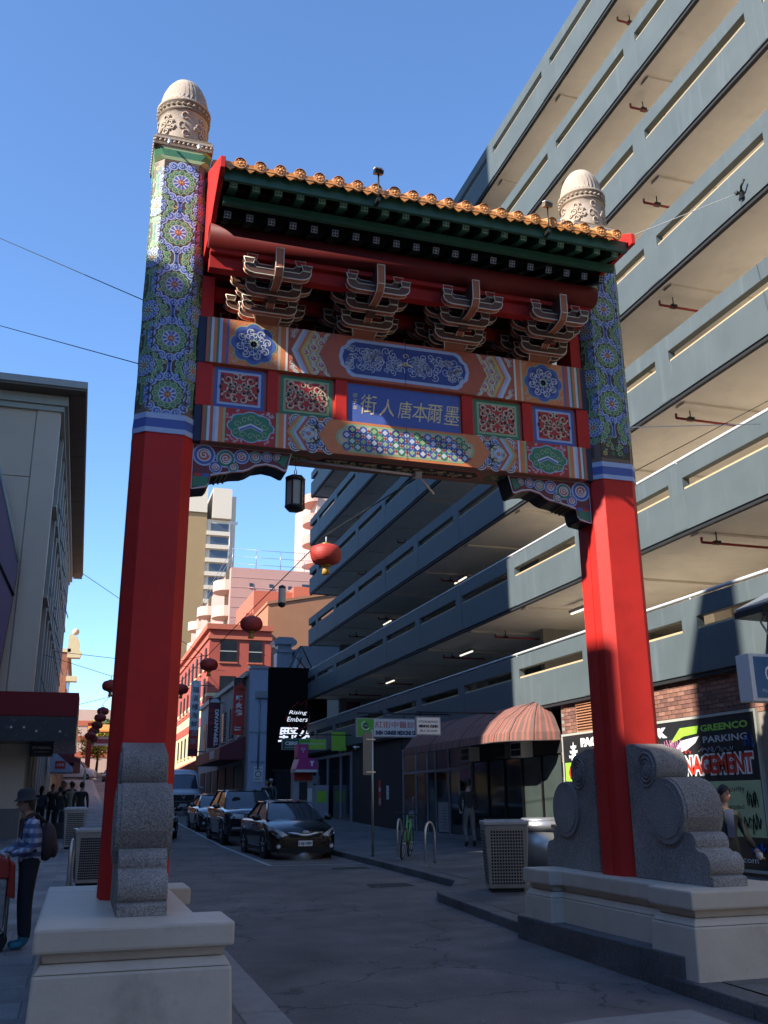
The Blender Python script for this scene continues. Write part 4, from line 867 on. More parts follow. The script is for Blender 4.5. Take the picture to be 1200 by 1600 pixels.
    for a0 in range(0, 360, 45):       # carved cloud scrolls
        def onc(u, v_): a = R(a0) + u / .292; return (xc + .297 * math.cos(a), GY + .297 * math.sin(a), z0 + .55 + v_)
        if a0 % 90:
            for cx_, cy_, r in ((0, .10, .055), (-.045, .01, .06), (.05, .02, .055), (0, -.09, .055), (.085, -.05, .035), (-.09, -.03, .03)):
                b.tube([onc(cx_ + r * (1 - .6 * i / 11) * math.cos(i * .75), cy_ + r * (1 - .6 * i / 11) * math.sin(i * .75)) for i in range(12)], .013, 5, 'stone_cap')
        else:
            for cx_, cy_ in ((0, .12), (.02, -.13), (-.03, -.02)): b.tube([onc(cx_ + .04 * math.cos(i * .8), cy_ + .05 * math.sin(i * .8)) for i in range(8)], .011, 5, 'stone_cap')
    for i in range(30): a = 2 * math.pi * i / 30; b.sph((xc + .308 * math.cos(a), GY + .308 * math.sin(a), z0 + .83), (.022, .022, .016), 6, 'stone_cap', 4)
    tag(b.build('carving', c), kind='stuff')
    for s in (-.17, .17):
        b = MB(); b.cyl((xc + s, GY - HW - .05, z0 + .2), (xc + s + .0, GY - HW - .16, z0 + .14), .012, n=6, m='steel'); b.cyl((xc + s, GY - HW - .16, z0 + .15), (xc + s, GY - HW - .16, z0 + .07), .022, .028, 8, 'steel'); b.build('spot_lamp', c)
    return c
def side_plates(c, xc):
    for s in (-1, 1): b = MB(); b.box(xc + s * (HW + .001) - .012, xc + s * (HW + .001) + .012, 9.76, 9.985, .836, 5.44, 'red'); b.build('side_plate', c, bevel=.004)
cL = column(GL, 0); cR = column(GR, -.10); side_plates(cL, GL); side_plates(cR, GR)
for x0, x1 in ((.882, 1.03), (5.58, 5.728)):
    b = MB(); b.box(x0, x1, 9.62, 10.0, 6.932, 7.48, 'red'); b.build('inner_post', gate, bevel=.008)
BF = 9.55
def planeY(y0): return lambda u, v, lay: (u, y0 - .003 - lay * .0012, v)
bu = MB().box(.957, 5.653, BF, 10.07, 6.365, 6.93, 'p_brick').build('upper_beam', gate, bevel=.006)
bl = MB().box(.957, 5.653, BF, 10.07, 5.425, 5.845, 'p_brick').build('lower_beam', gate, bevel=.006)
for x0, x1 in ((.872, .955), (5.655, 5.738)):
    MB().box(x0, x1, BF + .02, 10.06, 6.367, 6.928, 'p_navy').build('beam_end', gate); MB().box(x0, x1, BF + .02, 10.06, 5.427, 5.843, 'p_navy').build('beam_end', gate)
XC = 3.305
def scrolls(p, u0, u1, v0, v1, m, lay, n, r, w, seed):
    rr = random.Random(seed)
    for i in range(n):
        for _ in range(20):
            u, v = rr.uniform(u0 + r, u1 - r), rr.uniform(v0 + r, v1 - r)
            break
        p.spiral(u, v, r * rr.uniform(.6, 1), rr.uniform(0, 6.28), rr.uniform(.9, 1.5), w, m, lay, rr.choice((-1, 1)), 10)
def chevrons(p, s, ua, ub, v0, v1, up):
    """coloured zigzag bands and a scale-flower field between ua (outer) and ub (towards the middle); s mirrors"""
    X = lambda d: XC + s * d
    vm = (v0 + v1) / 2; h = (v1 - v0) / 2
    L = ub - ua
    q = lambda pts, m, lay: p.poly([(X(d), v) for d, v in pts], m, lay)
    def zig(d0, d1, m, lay, dirn, k=.17): q([(d0, v1), (d1, v1), (d1 + dirn * k, vm), (d1, v0), (d0, v0), (d0 + dirn * k, vm)], m, lay)
    q([(ua, v0), (ub, v0), (ub, v1), (ua, v1)], 'p_brick', 0)
    # field of scales
    for iu in range(5):
        for iv in range(4):
            u = ub + (ua - ub) * (.20 + .17 * iu); v = v0 + (v1 - v0) * (.12 + .25 * iv + .12 * (iu % 2))
            if v > v1 - .04: continue
            p.disc(X(u), v, .072, 'p_pale', 1, 12); p.disc(X(u), v, .060, 'p_yellow' if up else 'p_brown', 2, 12); p.disc(X(u), v, .045, 'p_pale', 3, 10); p.disc(X(u), v, .034, 'p_brick' if up else 'p_blue', 4, 9); p.spiral(X(u), v, .03, 0, 1, .008, 'p_pale', 5, 1, 7)
    if not up:
        rosette(p, X((ua + ub) / 2 + .02), vm, .19, 'p_yellow', 'p_ltblue')
    # inner zigzags (towards the cartouche) and outer ones
    cols = ('p_orange', 'p_ltgreen', 'p_brick') if up else ('p_brick', 'p_ltblue', 'p_orange')
    for i, m in enumerate(cols): zig(ua - .07 + .04 * i, ua - .028 + .04 * i, m, 6, 1, .14)
    cols = ('p_brick', 'p_pale', 'p_ltblue', 'p_orange', 'p_yellow') if up else ('p_orange', 'p_ltgreen', 'p_ltblue', 'p_brick')
    for i, m in enumerate(cols): q([(ub - .17 - .036 * i, v0), (ub - .134 - .036 * i, v0), (ub - .004 - .036 * i, vm), (ub - .134 - .036 * i, v1), (ub - .17 - .036 * i, v1), (ub - .04 - .036 * i, vm)], m, 6)
    for v in (v0 + .05, v0 + .11, v1 - .05, v1 - .11): p.spiral(X(ub - .045), v, .03, 0, 1, .008, 'p_pale', 5, 1, 6)
def beam_paint(y, v0, v1, up):
    p = Paint(planeY(y)); vm = (v0 + v1) / 2; h = (v1 - v0) / 2
    for s in (-1, 1):
        X = lambda d: XC + s * d
        rect = lambda a, b_, m, lay=1: p.rect(X(a), X(b_), v0, v1, m, lay)
        # end stripes
        for (a, b_), m in zip(((2.265, 2.23), (2.23, 2.205), (2.205, 2.17), (2.17, 2.12)), (('p_orange', 'p_green', 'p_ltblue', 'p_brick') if up else ('p_brick', 'p_ltblue', 'p_pale', 'p_orange'))): rect(a, b_, m)
        rect(2.12, 2.095, 'p_blue' if up else 'p_ltgreen'); rect(2.345, 2.315, 'p_brick'); rect(2.315, 2.295, 'p_green'); rect(2.295, 2.265, 'p_pale')
        # flower panel
        uc = X(1.815); rect(2.095, 1.535, 'p_red' if not up else 'p_orange')
        rr = random.Random(3 + up)
        for _ in range(120): p.spiral(uc + rr.uniform(-.265, .265), rr.uniform(v0 + .015, v1 - .015), .016, rr.uniform(0, 6), 1, .006, 'p_pale' if not up else 'p_cream', 2, 1, 5)
        if up:
            p.lobed(uc, vm, .272, .268, 'p_ltgreen', 3, 8, .13, 64); p.lobed(uc, vm, .258, .254, 'p_blue', 4, 8, .13, 64); p.lobed(uc, vm, .21, .205, 'p_dkblue', 5, 8, .10, 64)
            for k in range(8):
                a = k * math.pi / 4 + .2
                for sg in (-1, 1): p.spiral(uc + .155 * math.cos(a), vm + .15 * math.sin(a), .05, a + math.pi / 2, 1.1, .011, 'p_pale', 6, sg, 10)
                p.spiral(uc + .105 * math.cos(a + .39), vm + .105 * math.sin(a + .39), .035, a, 1.0, .010, 'p_pale', 6, 1, 8)
            for k in range(16): a = k * math.pi / 8; p.poly([(uc + .02 * math.cos(a + 1), vm + .02 * math.sin(a + 1)), (uc + .085 * math.cos(a), vm + .085 * math.sin(a)), (uc + .02 * math.cos(a - 1), vm + .02 * math.sin(a - 1))], 'p_ltgreen' if k % 2 else 'p_pale', 7)
        else:
            p.lobed(uc, vm, .265, .185, 'p_ltblue', 3, 8, .12, 64); p.lobed(uc, vm, .252, .172, 'p_green', 4, 8, .12, 64)
            p.band([(uc - .13, vm - .04), (uc, vm + .02), (uc + .13, vm - .04)], .05, 'p_pale', 5); p.band([(uc - .12, vm - .045), (uc, vm + .012), (uc + .12, vm - .045)], .022, 'p_blue', 6)
            for du, dv, sg in ((-.07, .075, 1), (.07, .075, -1), (-.15, .02, 1), (.15, .02, -1), (0, .10, 1), (-.09, -.10, 1), (.09, -.10, -1), (0, -.11, 1), (-.16, -.07, 1), (.16, -.07, -1)): p.spiral(uc + du, vm + dv, .045, 0, 1.1, .009, 'p_ltgreen', 5, sg, 10)
        for (a, b_), m in zip(((1.535, 1.505), (1.505, 1.445), (1.445, 1.42)), (('p_cream', 'p_orange', 'p_white') if up else ('p_ltgreen', 'p_orange', 'p_pale'))): rect(a, b_, m, 3)
        chevrons(p, s, .86, 1.42, v0, v1, up)
    # middle cartouche
    p.poly([(XC - .90, v0), (XC + .90, v0), (XC + 1.03, vm), (XC + .90, v1), (XC - .90, v1), (XC - 1.03, vm)], 'p_brick' if up else 'p_orange', 7)
    P4 = lambda a, b_: [(XC + x, vm + y) for x, y in ((-a, 0), (-a * .97, b_ * .45), (-a * .9, b_ * .62), (-a * .87, b_ * .85), (-a * .80, b_), (a * .80, b_), (a * .87, b_ * .85), (a * .9, b_ * .62), (a * .97, b_ * .45), (a, 0), (a * .97, -b_ * .45), (a * .9, -b_ * .62), (a * .87, -b_ * .85), (a * .80, -b_), (-a * .80, -b_), (-a * .87, -b_ * .85), (-a * .9, -b_ * .62), (-a * .97, -b_ * .45))]
    if up:
        p.poly(P4(.82, .245), 'p_ltblue', 8); p.poly(P4(.775, .205), 'p_dkblue', 9); rr = random.Random(11)
        for s in (-1, 1):
            for i in range(64):
                u, v = .05 + .68 * rr.random(), vm + rr.uniform(-.13, .13); r_ = rr.uniform(.035, .06); t0 = rr.uniform(0, 6.28); sg = rr.choice((-1, 1)); p.spiral(XC + s * u, v, r_, t0 if s > 0 else math.pi - t0, 1.25, .0085, 'p_pale' if i % 4 else 'p_ltblue', 10, sg * s, 12); rr2 = rr.random()
        for s in ():
            path = [(XC + s * (.06 + .66 * i / 40), vm + .10 * math.sin(i * .62) * (1 if i % 2 else .9)) for i in range(41)]
            p.band(path, .011, 'p_pale', 10); p.band([(x, 2 * vm - y + .01) for x, y in path], .011, 'p_ltblue', 10)
            for i in range(22):
                u = .07 + .031 * i; v = vm + (.115 if i % 2 else -.115) + rr.uniform(-.03, .03); p.spiral(XC + s * u, v, .045, rr.uniform(0, 6), 1.2, .010, 'p_pale' if i % 3 else 'p_ltblue', 10, rr.choice((-1, 1)), 11)
        p.spiral(XC, vm + .10, .04, 0, 1, .01, 'p_gold', 11, 1); p.disc(XC, vm, .03, 'p_gold', 11, 8); p.band([(XC - .1, vm - .03), (XC, vm), (XC + .1, vm - .03)], .012, 'p_gold', 11)
    else:
        p.poly(P4(.85, .175), 'p_ltgreen', 8); p.poly(P4(.82, .150), 'p_cream', 9)
        for i in range(23):
            for j in range(4):
                if (i + j) % 2: continue
                u, v = XC - .72 + i * .0655, vm - .105 + j * .07
                c = ('p_blue', 'p_green', 'p_blue', 'p_dkblue')[(i // 2 + j) % 4]
                p.disc(u, v, .052, c, 10, 8); p.poly([(u - .035, v), (u, v - .035), (u + .035, v), (u, v + .035)], 'p_pale' if (i + j) % 4 else 'p_ltgreen', 11)
                p.disc(u + .0655, v, .018, 'p_red', 11, 4)
    p.rect(XC - .003, XC + .003, v0, v1, 'p_black', 12)
    return p
beam_paint(BF, 6.37, 6.925, True).b.build('painted_panel', bu, fix=False)
beam_paint(BF, 5.43, 5.84, False).b.build('painted_panel', bl, fix=False)
# underside of the lower beam
p = Paint(lambda u, v, lay: (u, v, 5.425 - .003 - lay * .0012)); p.rect(1.04, 5.57, 9.56, 10.06, 'p_brown', 0)
for a, c, m in ((1.3, 2.2, 'p_olive'), (2.35, 4.25, 'p_black'), (4.4, 5.3, 'p_olive')):
    p.poly([(a, 9.66), (c, 9.66), (c + .09, 9.81), (c, 9.96), (a, 9.96), (a - .09, 9.81)], 'p_brick', 1); p.poly([(a + .02, 9.69), (c - .02, 9.69), (c + .05, 9.81), (c - .02, 9.93), (a + .02, 9.93), (a - .05, 9.81)], m, 2)
    scrolls(p, a, c, 9.70, 9.92, 'p_gold', 3, int((c - a) * 34), .045, .009, 4)
p.b.build('painted_soffit', bl, fix=False)
# middle zone: posts, framed scroll panels, name board
for x0, x1 in ((.873, 1.045), (1.665, 1.79), (2.455, 2.595), (4.025, 4.165), (4.825, 4.955), (5.57, 5.737)):
    MB().box(x0, x1, BF + .02, 9.95, 5.848, 6.362, 'red').build('mid_post', gate, bevel=.006)
for x0, x1, fr, fl in ((1.047, 1.663, 'p_blue', 'p_ltblue'), (1.792, 2.453, 'p_green', 'p_ltgreen'), (4.167, 4.823, 'p_green', 'p_ltgreen'), (4.957, 5.568, 'p_blue', 'p_ltblue')):
    z0, z1 = 5.865, 6.345; f = MB()
    f.box(x0, x1, BF + .055, 9.9, 5.849, 6.361, 'p_brick'); pn = f.build('scroll_panel', gate)
    cx_ = (x0 + x1) / 2; w = (x1 - x0) / 2 - .03
    p = Paint(planeY(BF + .055)); p.rect(cx_ - w, cx_ + w, z0, z1, fr, 0); p.rect(cx_ - w + .035, cx_ + w - .035, z0 + .035, z1 - .035, fl, 1)
    p.b.build('frame', pn, fix=False)
    q = MB(); a0, a1, c0, c1 = cx_ - w + .065, cx_ + w - .065, z0 + .065, z1 - .065
    p = Paint(planeY(BF + .048)); p.rect(a0, a1, c0, c1, 'p_red', 0); zc = (c0 + c1) / 2
    for sx in (-1, 1):
        for sz in (-1, 1):
            for (dx, dz_, r, t0, tn, sg) in ((.05, .05, .06, math.pi, 1.2, 1), (.13, .10, .065, 0, 1.2, -1), (.10, .035, .05, 2.0, 1.1, 1), (.19, .06, .06, 1.5, 1.2, 1), (.19, .13, .045, 3, 1.1, -1), (.045, .135, .045, 1, 1.1, 1), (.21, .01, .04, 2, 1, 1)):
                if abs(dx) + r * .6 < (a1 - a0) / 2 and dz_ + r * .4 < (c1 - c0) / 2: p.spiral(cx_ + sx * dx, zc + sz * dz_, r, t0 if sx > 0 else math.pi - t0, tn, [.022 - .014 * i / 11 for i in range(12)], 'p_cream', 1, sg * sx * sz, 11)
                p.disc(cx_ + sx * dx, zc + sz * dz_, .016, 'p_black', 2, 6)
    p.disc(cx_, zc, .035, 'p_cream', 2, 10); p.disc(cx_, zc, .02, 'p_red', 3, 8)
    p.b.build('scrollwork', pn, fix=False)
nb = MB().box(2.597, 4.023, BF + .05, 9.9, 5.849, 6.361, 'p_brick').build('name_board', gate)
MB().box(2.615, 4.005, BF + .046, BF + .0495, 5.865, 6.345, 'p_blue').build('blue_field', nb)
for ch, x, dz_, s_ in (('街', 2.865, .01, .235), ('人', 3.085, -.005, .21), ('唐', 3.31, -.005, .215), ('本', 3.50, -.01, .235), ('爾', 3.69, -.01, .225), ('墨', 3.895, -.01, .235)):
    me = text_mesh(ch, 'p_gold', s_ * 1.04, s_ * .86, shear=.14); rr = random.Random(ord(ch))
    for v in me.vertices:      # brush-like unevenness
        n_ = noise.noise_vector(Vector((v.co.x * 16, v.co.y * 16, ord(ch)))); v.co.x += n_.x * .007; v.co.y += n_.y * .007
    me.transform(FY.to_4x4()); o = bpy.data.objects.new('lettering', me); COL.objects.link(o); o.parent = nb; b0 = WL[nb.name]; o.location = (x - b0[0], BF + .043 - b0[1], 6.09 + dz_ - b0[2])
for i, ch in enumerate('甲子年'): text(ch, 'p_gold', (2.70, BF + .043, 6.19 - i * .075), nb, size=.06, width=.055, shear=.2)
# carved corbels under the lower beam
CB = [(.88, 5.422), (.88, 4.905), (.90, 4.90), (1.045, 4.925), (1.075, 4.965), (1.09, 5.06), (1.15, 5.075), (1.20, 5.09), (1.25, 5.10), (1.325, 5.125), (1.44, 5.14), (1.50, 5.165), (1.57, 5.215), (1.69, 5.245), (1.80, 5.23), (1.895, 5.19), (1.925, 5.195), (1.985, 5.422)]
def corbel(flip):
    X = (lambda x: x) if not flip else (lambda x: 2 * XC - x)
    b = MB(); b.prism([(X(x), z) for x, z in CB], 'y', 9.66, 9.96, 'p_black', 'p_brick'); c = b.build('corbel', gate)
    p = Paint(planeY(9.66)); k = 1 if not flip else -1
    P = lambda x, z: (X(x), z)
    p.poly([P(x + (.006 if i < 3 else 0), z + (.012 if i > 2 and i < 17 else 0) - (.006 if i in (0, 17) else 0)) for i, (x, z) in enumerate(CB)], 'p_pale', 0)
    p.poly([P(max(.895, min(x, 1.965)), z + (.028 if 2 < i < 17 else .012) - (.022 if i in (0, 17) else 0)) for i, (x, z) in enumerate(CB)], 'p_maroon', 1)
    p.poly([P(*q) for q in ((.90, 5.06), (1.07, 5.06), (1.05, 4.95), (.90, 4.925))], 'p_green', 2)
    p.poly([P(*q) for q in ((.91, 5.085), (.915, 5.05), (.985, 5.05), (.995, 5.07), (.985, 5.09))], 'p_red', 3); p.poly([P(*q) for q in ((1.0, 5.05), (1.07, 5.05), (1.075, 5.09), (1.0, 5.09))], 'p_blue', 3)
    for u, v, r, sg in ((1.01, 5.30, .125, 1), (1.245, 5.28, .105, -1), (1.42, 5.32, .085, 1), (1.57, 5.33, .07, -1), (1.70, 5.345, .06, 1), (1.14, 5.17, .07, 1), (1.33, 5.19, .06, -1), (1.82, 5.35, .05, -1)):
        p.disc(X(u), v, r, 'p_ltblue', 3, 20); p.disc(X(u), v, r * .86, 'p_blue' if sg > 0 else 'p_green', 4, 18); p.disc(X(u), v, r * .62, 'p_pale', 5, 16); p.disc(X(u), v, r * .5, 'p_brick', 6, 14)
        p.spiral(X(u), v, r * .44, 0, 1.4, r * .13, 'p_pale', 7, sg * k, 12)
    p.poly([P(*q) for q in ((1.78, 5.36), (1.95, 5.39), (1.90, 5.24), (1.83, 5.29))], 'p_green', 4)
    p.b.build('painted_scrolls', c, fix=False)
    b = MB()
    for x in (1.16, 1.21, 1.26): b.tube([(X(x), y, pw(sorted(CB[5:12]), x) - .003) for y in (9.655, 9.965)], .012, 5, 'p_olive')
    b.build('notch', c)
corbel(False); corbel(True)
# bracket sets
def outline(b, path, r=.0065): b.tube(path, r, 4, 'br_line')
ARM = {}
def arm_mesh(L, key, th=.075, h=.105):
    b = MB(); pts = [(-L, h * 1.05), (-L, h * .8), (-L * .96, h * .42), (-L * .86, h * .14), (-L * .7, 0), (L * .7, 0), (L * .86, h * .14), (L * .96, h * .42), (L, h * .8), (L, h * 1.05), (L - .10, h * 1.05), (L - .13, h * .72), (-L + .13, h * .72), (-L + .10, h * 1.05)]
    b.prism(pts, 'y', -th / 2, th / 2, 'br_orange', 'br_brown')
    for y in (-th / 2,): outline(b, [(x, y - .002, z) for x, z in pts[:10]]); outline(b, [(x, y - .002, z) for x, z in pts[9:]] + [(pts[0][0], y - .002, pts[0][1])], .005)
    outline(b, [(x, th / 2, z) for x, z in pts[1:9]], .005)
    for s in (-1, 1):
        x0 = s * (L - .05); tp = [(x0 - .062, h * 1.06 + .066), (x0 - .044, h * 1.06), (x0 + .044, h * 1.06), (x0 + .062, h * 1.06 + .066)]
        b.prism(tp, 'y', -th / 2 - .012, th / 2 + .012, 'br_brown'); outline(b, [(x, -th / 2 - .014, z) for x, z in tp] + [(tp[0][0], -th / 2 - .014, tp[0][1])], .006)
    ARM[key] = b.mesh('bracket_arm')
for k, L in (('A', .37), ('B', .31), ('C', .46), ('D', .32)): arm_mesh(L, k)
def nose_mesh(key, pts, w=.085):
    b = MB(); b.prism(pts, 'x', -w / 2, w / 2, 'br_orange', 'br_brown')
    for s in (-1, 1): outline(b, [(s * w / 2, y, z) for y, z in pts], .006)
    outline(b, [(-w / 2, *pts[0]), (w / 2, *pts[0])], .006); outline(b, [(-w / 2, *pts[1]), (w / 2, *pts[1])], .006)
    ARM[key] = b.mesh('bracket_nose')
nose_mesh('n1', [(-.54, .27), (-.535, .21), (-.50, .145), (-.43, .10), (-.2, .10), (-.2, .27)])
nose_mesh('n2', [(-.80, .40), (-.77, .32), (-.46, .19), (-.2, .19), (-.2, .34)])
nose_mesh('n3', [(-.99, .55), (-.99, .31), (-.94, .23), (-.78, .20), (-.5, .22), (-.5, .47)])
b = MB(); b.add([(x * k, y * k2, z) for z, k, k2 in ((0, .13, .26), (.05, .145, .31), (.14, .185, .37)) for x, y in ((-1, -1), (1, -1), (1, 1), (-1, 1))], [(i + 4 * j, (i + 1) % 4 + 4 * j, 4 + (i + 1) % 4 + 4 * j, 4 + i + 4 * j) for j in range(2) for i in range(4)] + [(0, 1, 2, 3), (8, 9, 10, 11)], 'br_orange')
for s in (-1, 1): outline(b, [(s * .13, -.262, .0), (s * .145, -.312, .05), (s * .185, -.372, .14)], .008)
outline(b, [(-.185, -.372, .14), (.185, -.372, .14)], .008); ARM['base'] = b.mesh('base_block')
ARM['core'] = MB().box(-.05, .05, -.62, .62, .14, .44, 'br_brown').mesh('core_block')
for X_ in (1.63, 2.785, 3.94, 5.075):
    bs_ = bpy.data.objects.new('bracket_set', MB().box(-.04, .04, -.04, .04, 0, .16, 'br_brown').mesh('bracket_set')); COL.objects.link(bs_); bs_.parent = gate; bs_.location = (X_ - 3.3, 9.81 - GY, 6.93 - .84); WL[bs_.name] = (0, 0, 0)
    inst(ARM['base'], 'base_block', bs_); inst(ARM['core'], 'core_block', bs_)
    for k in ('n1', 'n2', 'n3'): inst(ARM[k], 'bracket_nose', bs_); inst(ARM[k], 'bracket_nose', bs_, rot=(0, 0, math.pi))
    for key, y, z in (('A', -.86, .25), ('B', -.60, .16), ('C', -.50, .29), ('C', -.14, .17), ('D', -.22, .055), ('B', -.02, .06), ('C', .1, .30), ('D', -.36, .42), ('D', -.74, .37), ('B', -.40, .05), ('A', -.30, .29), ('C', .3, .16), ('D', .3, .04), ('B', .6, .14), ('A', .8, .25)): inst(ARM[key], 'bracket_arm', bs_, (0, y, z))
# purlins, boards and ceiling, with the eave shade in their reds
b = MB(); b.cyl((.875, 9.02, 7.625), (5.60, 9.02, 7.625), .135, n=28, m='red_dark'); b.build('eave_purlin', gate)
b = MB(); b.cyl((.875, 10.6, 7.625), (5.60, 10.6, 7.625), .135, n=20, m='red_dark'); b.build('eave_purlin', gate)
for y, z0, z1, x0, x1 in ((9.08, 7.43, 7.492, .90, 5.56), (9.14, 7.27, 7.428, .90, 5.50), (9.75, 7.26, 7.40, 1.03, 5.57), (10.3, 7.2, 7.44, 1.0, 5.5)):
    MB().box(x0, x1, y - .06, y + .06, z0, z1, 'red_board_shaded').build('tie_board', gate, bevel=.005)
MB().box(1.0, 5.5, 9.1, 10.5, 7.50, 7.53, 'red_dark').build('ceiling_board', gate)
# roof
EY, EZ, RY, RZ = 8.30, 7.98, 9.85, 8.84; sl_ = (RZ - EZ) / (RY - EY); RX0, RX1 = .93, 5.70
ro = MB()
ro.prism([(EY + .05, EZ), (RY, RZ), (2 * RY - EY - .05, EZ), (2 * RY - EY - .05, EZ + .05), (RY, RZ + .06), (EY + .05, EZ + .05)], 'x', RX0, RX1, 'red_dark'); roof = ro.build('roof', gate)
MB().box(RX0, RX1, EY + .045, EY + .085, 7.885, EZ + .045, 'roof_green').build('fascia', roof)
MB().box(RX0 + .03, RX1 - .03, 8.60, 8.66, 7.775, 7.862, 'roof_green').build('eave_board', roof)
ang = math.atan(sl_); 
r1 = MB(); r1.obox((0, .42, 0), (.092, .84, .098), Matrix.Identity(3), 'raft_green'); r1.box(-.036, .036, -.006, -.001, -.037, .037, 'fret_green')
for a in (-.018, .018): r1.box(a - .004, a + .004, -.0085, -.0062, -.033, .033, 'raft_green'); r1.box(-.033, .033, -.0085, -.0064, a - .004, a + .004, 'raft_green')
r1 = r1.mesh('flying_rafter'); r2 = MB(); r2.obox((0, .5, 0), (.08, 1.0, .08), Matrix.Identity(3), 'raft_dark'); r2.box(-.036, .036, -.006, -.001, -.036, .036, 'raft_white'); r2.disc = None
for a, c in ((-.017, -.017), (.017, -.017), (-.017, .017), (.017, .017)): r2.cyl((a, -.008, c), (a, -.0063, c), .013, n=8, m='raft_dark', smooth=False)
r2 = r2.mesh('rafter')
for i in range(20):
    x = 1.045 + i * (5.60 - 1.045) / 19
    inst(r1, 'flying_rafter', roof, (x - 3.3, 8.45 - GY, 7.915 - .84), (math.atan(.36), 0, 0)); inst(r2, 'rafter', roof, (x - 3.3 - .012, 8.76 - GY, 7.745 - .84), (math.atan(.40), 0, 0))
MB().prism([(8.70, 7.87), (9.9, 8.42), (9.9, 8.45), (8.70, 7.90)], 'x', RX0 + .05, RX1 - .05, 'raft_dark').build('roof_lining', roof)
for x0 in (RX0 - .055, RX1 + .002):
    MB().prism([(EY - .06, EZ - .035), (EY - .06, EZ + .10), (RY, RZ + .16), (2 * RY - EY + .06, EZ + .10), (2 * RY - EY + .06, EZ - .035)] + ([(10.75, 7.66), (9.05, 7.66), (8.7, 7.82)] if x0 < 3 else [(10.0, EZ - .02)]), 'x', x0, x0 + .053, 'red').build('barge_board', roof, bevel=.006)
tc_ = MB(); n = 8; Lr = math.hypot(RY - EY + .04, RZ - EZ)
for k in range(7):
    y0, y1 = k * Lr / 7, (k + 1) * Lr / 7 + .01; r0, r1_ = .062, .056
    A = [(r0 * math.cos(math.pi * i / n), y0, r0 * math.sin(math.pi * i / n)) for i in range(n + 1)]; B_ = [(r1_ * math.cos(math.pi * i / n), y1, r1_ * math.sin(math.pi * i / n)) for i in range(n + 1)]
    tc_.add(A + B_, [(i, i + 1, n + 2 + i, n + 1 + i) for i in range(n)], 'tile', True)
tile_row = tc_.mesh('cover_tile', fix=False)
te = MB(); te.cyl((0, -.012, 0), (0, .02, 0), .066, n=20, m='tile_rim'); te.cyl((0, -.016, 0), (0, -.0125, 0), .048, n=16, m='tile', smooth=False); te.sph((0, -.016, 0), (.018, .01, .018), 8, 'tile_rim', 5)
for a in range(6): te.sph((.033 * math.cos(a * 1.047), -.017, .033 * math.sin(a * 1.047)), (.009, .006, .009), 6, 'tile_rim', 4)
tile_end = te.mesh('tile_end')
dt = MB(); dt.prism([(-.085, .03), (-.075, -.005), (-.045, -.03), (-.02, -.052), (0, -.068), (.02, -.052), (.045, -.03), (.075, -.005), (.085, .03)], 'y', 0, .014, 'tile'); dt.box(-.05, .05, -.005, -.001, -.018, -.008, 'tile_rim'); drip = dt.mesh('drip_tile')
pan = MB(); pan.add([(-.1, 0, 0), (.1, 0, 0), (.1, Lr, 0), (-.1, Lr, 0)], [(0, 1, 2, 3)], 'tile'); pan = pan.mesh('pan_tile', fix=False)
NT = 22
for i in range(NT):
    x = 1.085 + i * (5.535 - 1.085) / (NT - 1); jz = random.uniform(-.006, .006)
    z0 = EZ + .062
    for s in (1, -1):
        yb = EY - .02 if s > 0 else 2 * RY - EY + .02
        inst(tile_row, 'cover_tile', roof, (x - 3.3, yb - GY, z0 + .012 - .84 + jz), (ang, 0, 0 if s > 0 else math.pi)); inst(tile_end, 'tile_end', roof, (x - 3.3, yb - GY, z0 + .015 - .84 + jz), (random.uniform(-.06, .06), random.uniform(0, 6), 0 if s > 0 else math.pi))
        xx = x - .106; inst(drip, 'drip_tile', roof, (xx - 3.3, yb - GY - .005 * s, z0 - .018 - .84), (random.uniform(-.08, .08), 0, 0 if s > 0 else math.pi)); inst(pan, 'pan_tile', roof, (xx - 3.3, yb - GY, z0 - .008 - .84), (ang, 0, 0 if s > 0 else math.pi))
MB().box(RX0, RX1, RY - .1, RY + .1, RZ + .10, RZ + .34, 'tile').build('ridge', roof, bevel=.03)
# two floodlights standing on the eave
for X_, lb_ in ((2.58, 'small floodlight on a stalk at the left part of the tiled eave'), (4.62, 'small rusty floodlight on a stalk at the right part of the tiled eave')):
    f = thing('floodlight', lb_, 'floodlight', (X_, 8.27, 7.98), group='floodlights on the gate eave')
    b = MB(); b.cyl((X_, 8.24, 7.86), (X_, 8.24, 8.23), .009, n=6, m='black_metal'); b.box(X_ - .02, X_ + .02, 8.23, 8.34, 7.88, 7.92, 'black_metal'); b.build('stalk', f)
    b = MB(); b.obox((X_, 8.24, 8.245), (.095, .09, .045), Matrix.Rotation(.4, 3, 'X'), 'black_metal' if X_ < 3 else 'stone_cap_dark'); b.obox((X_ - .012, 8.215, 8.272), (.085, .08, .010), Matrix.Rotation(.4, 3, 'X'), 'letter_white'); b.build('head', f)
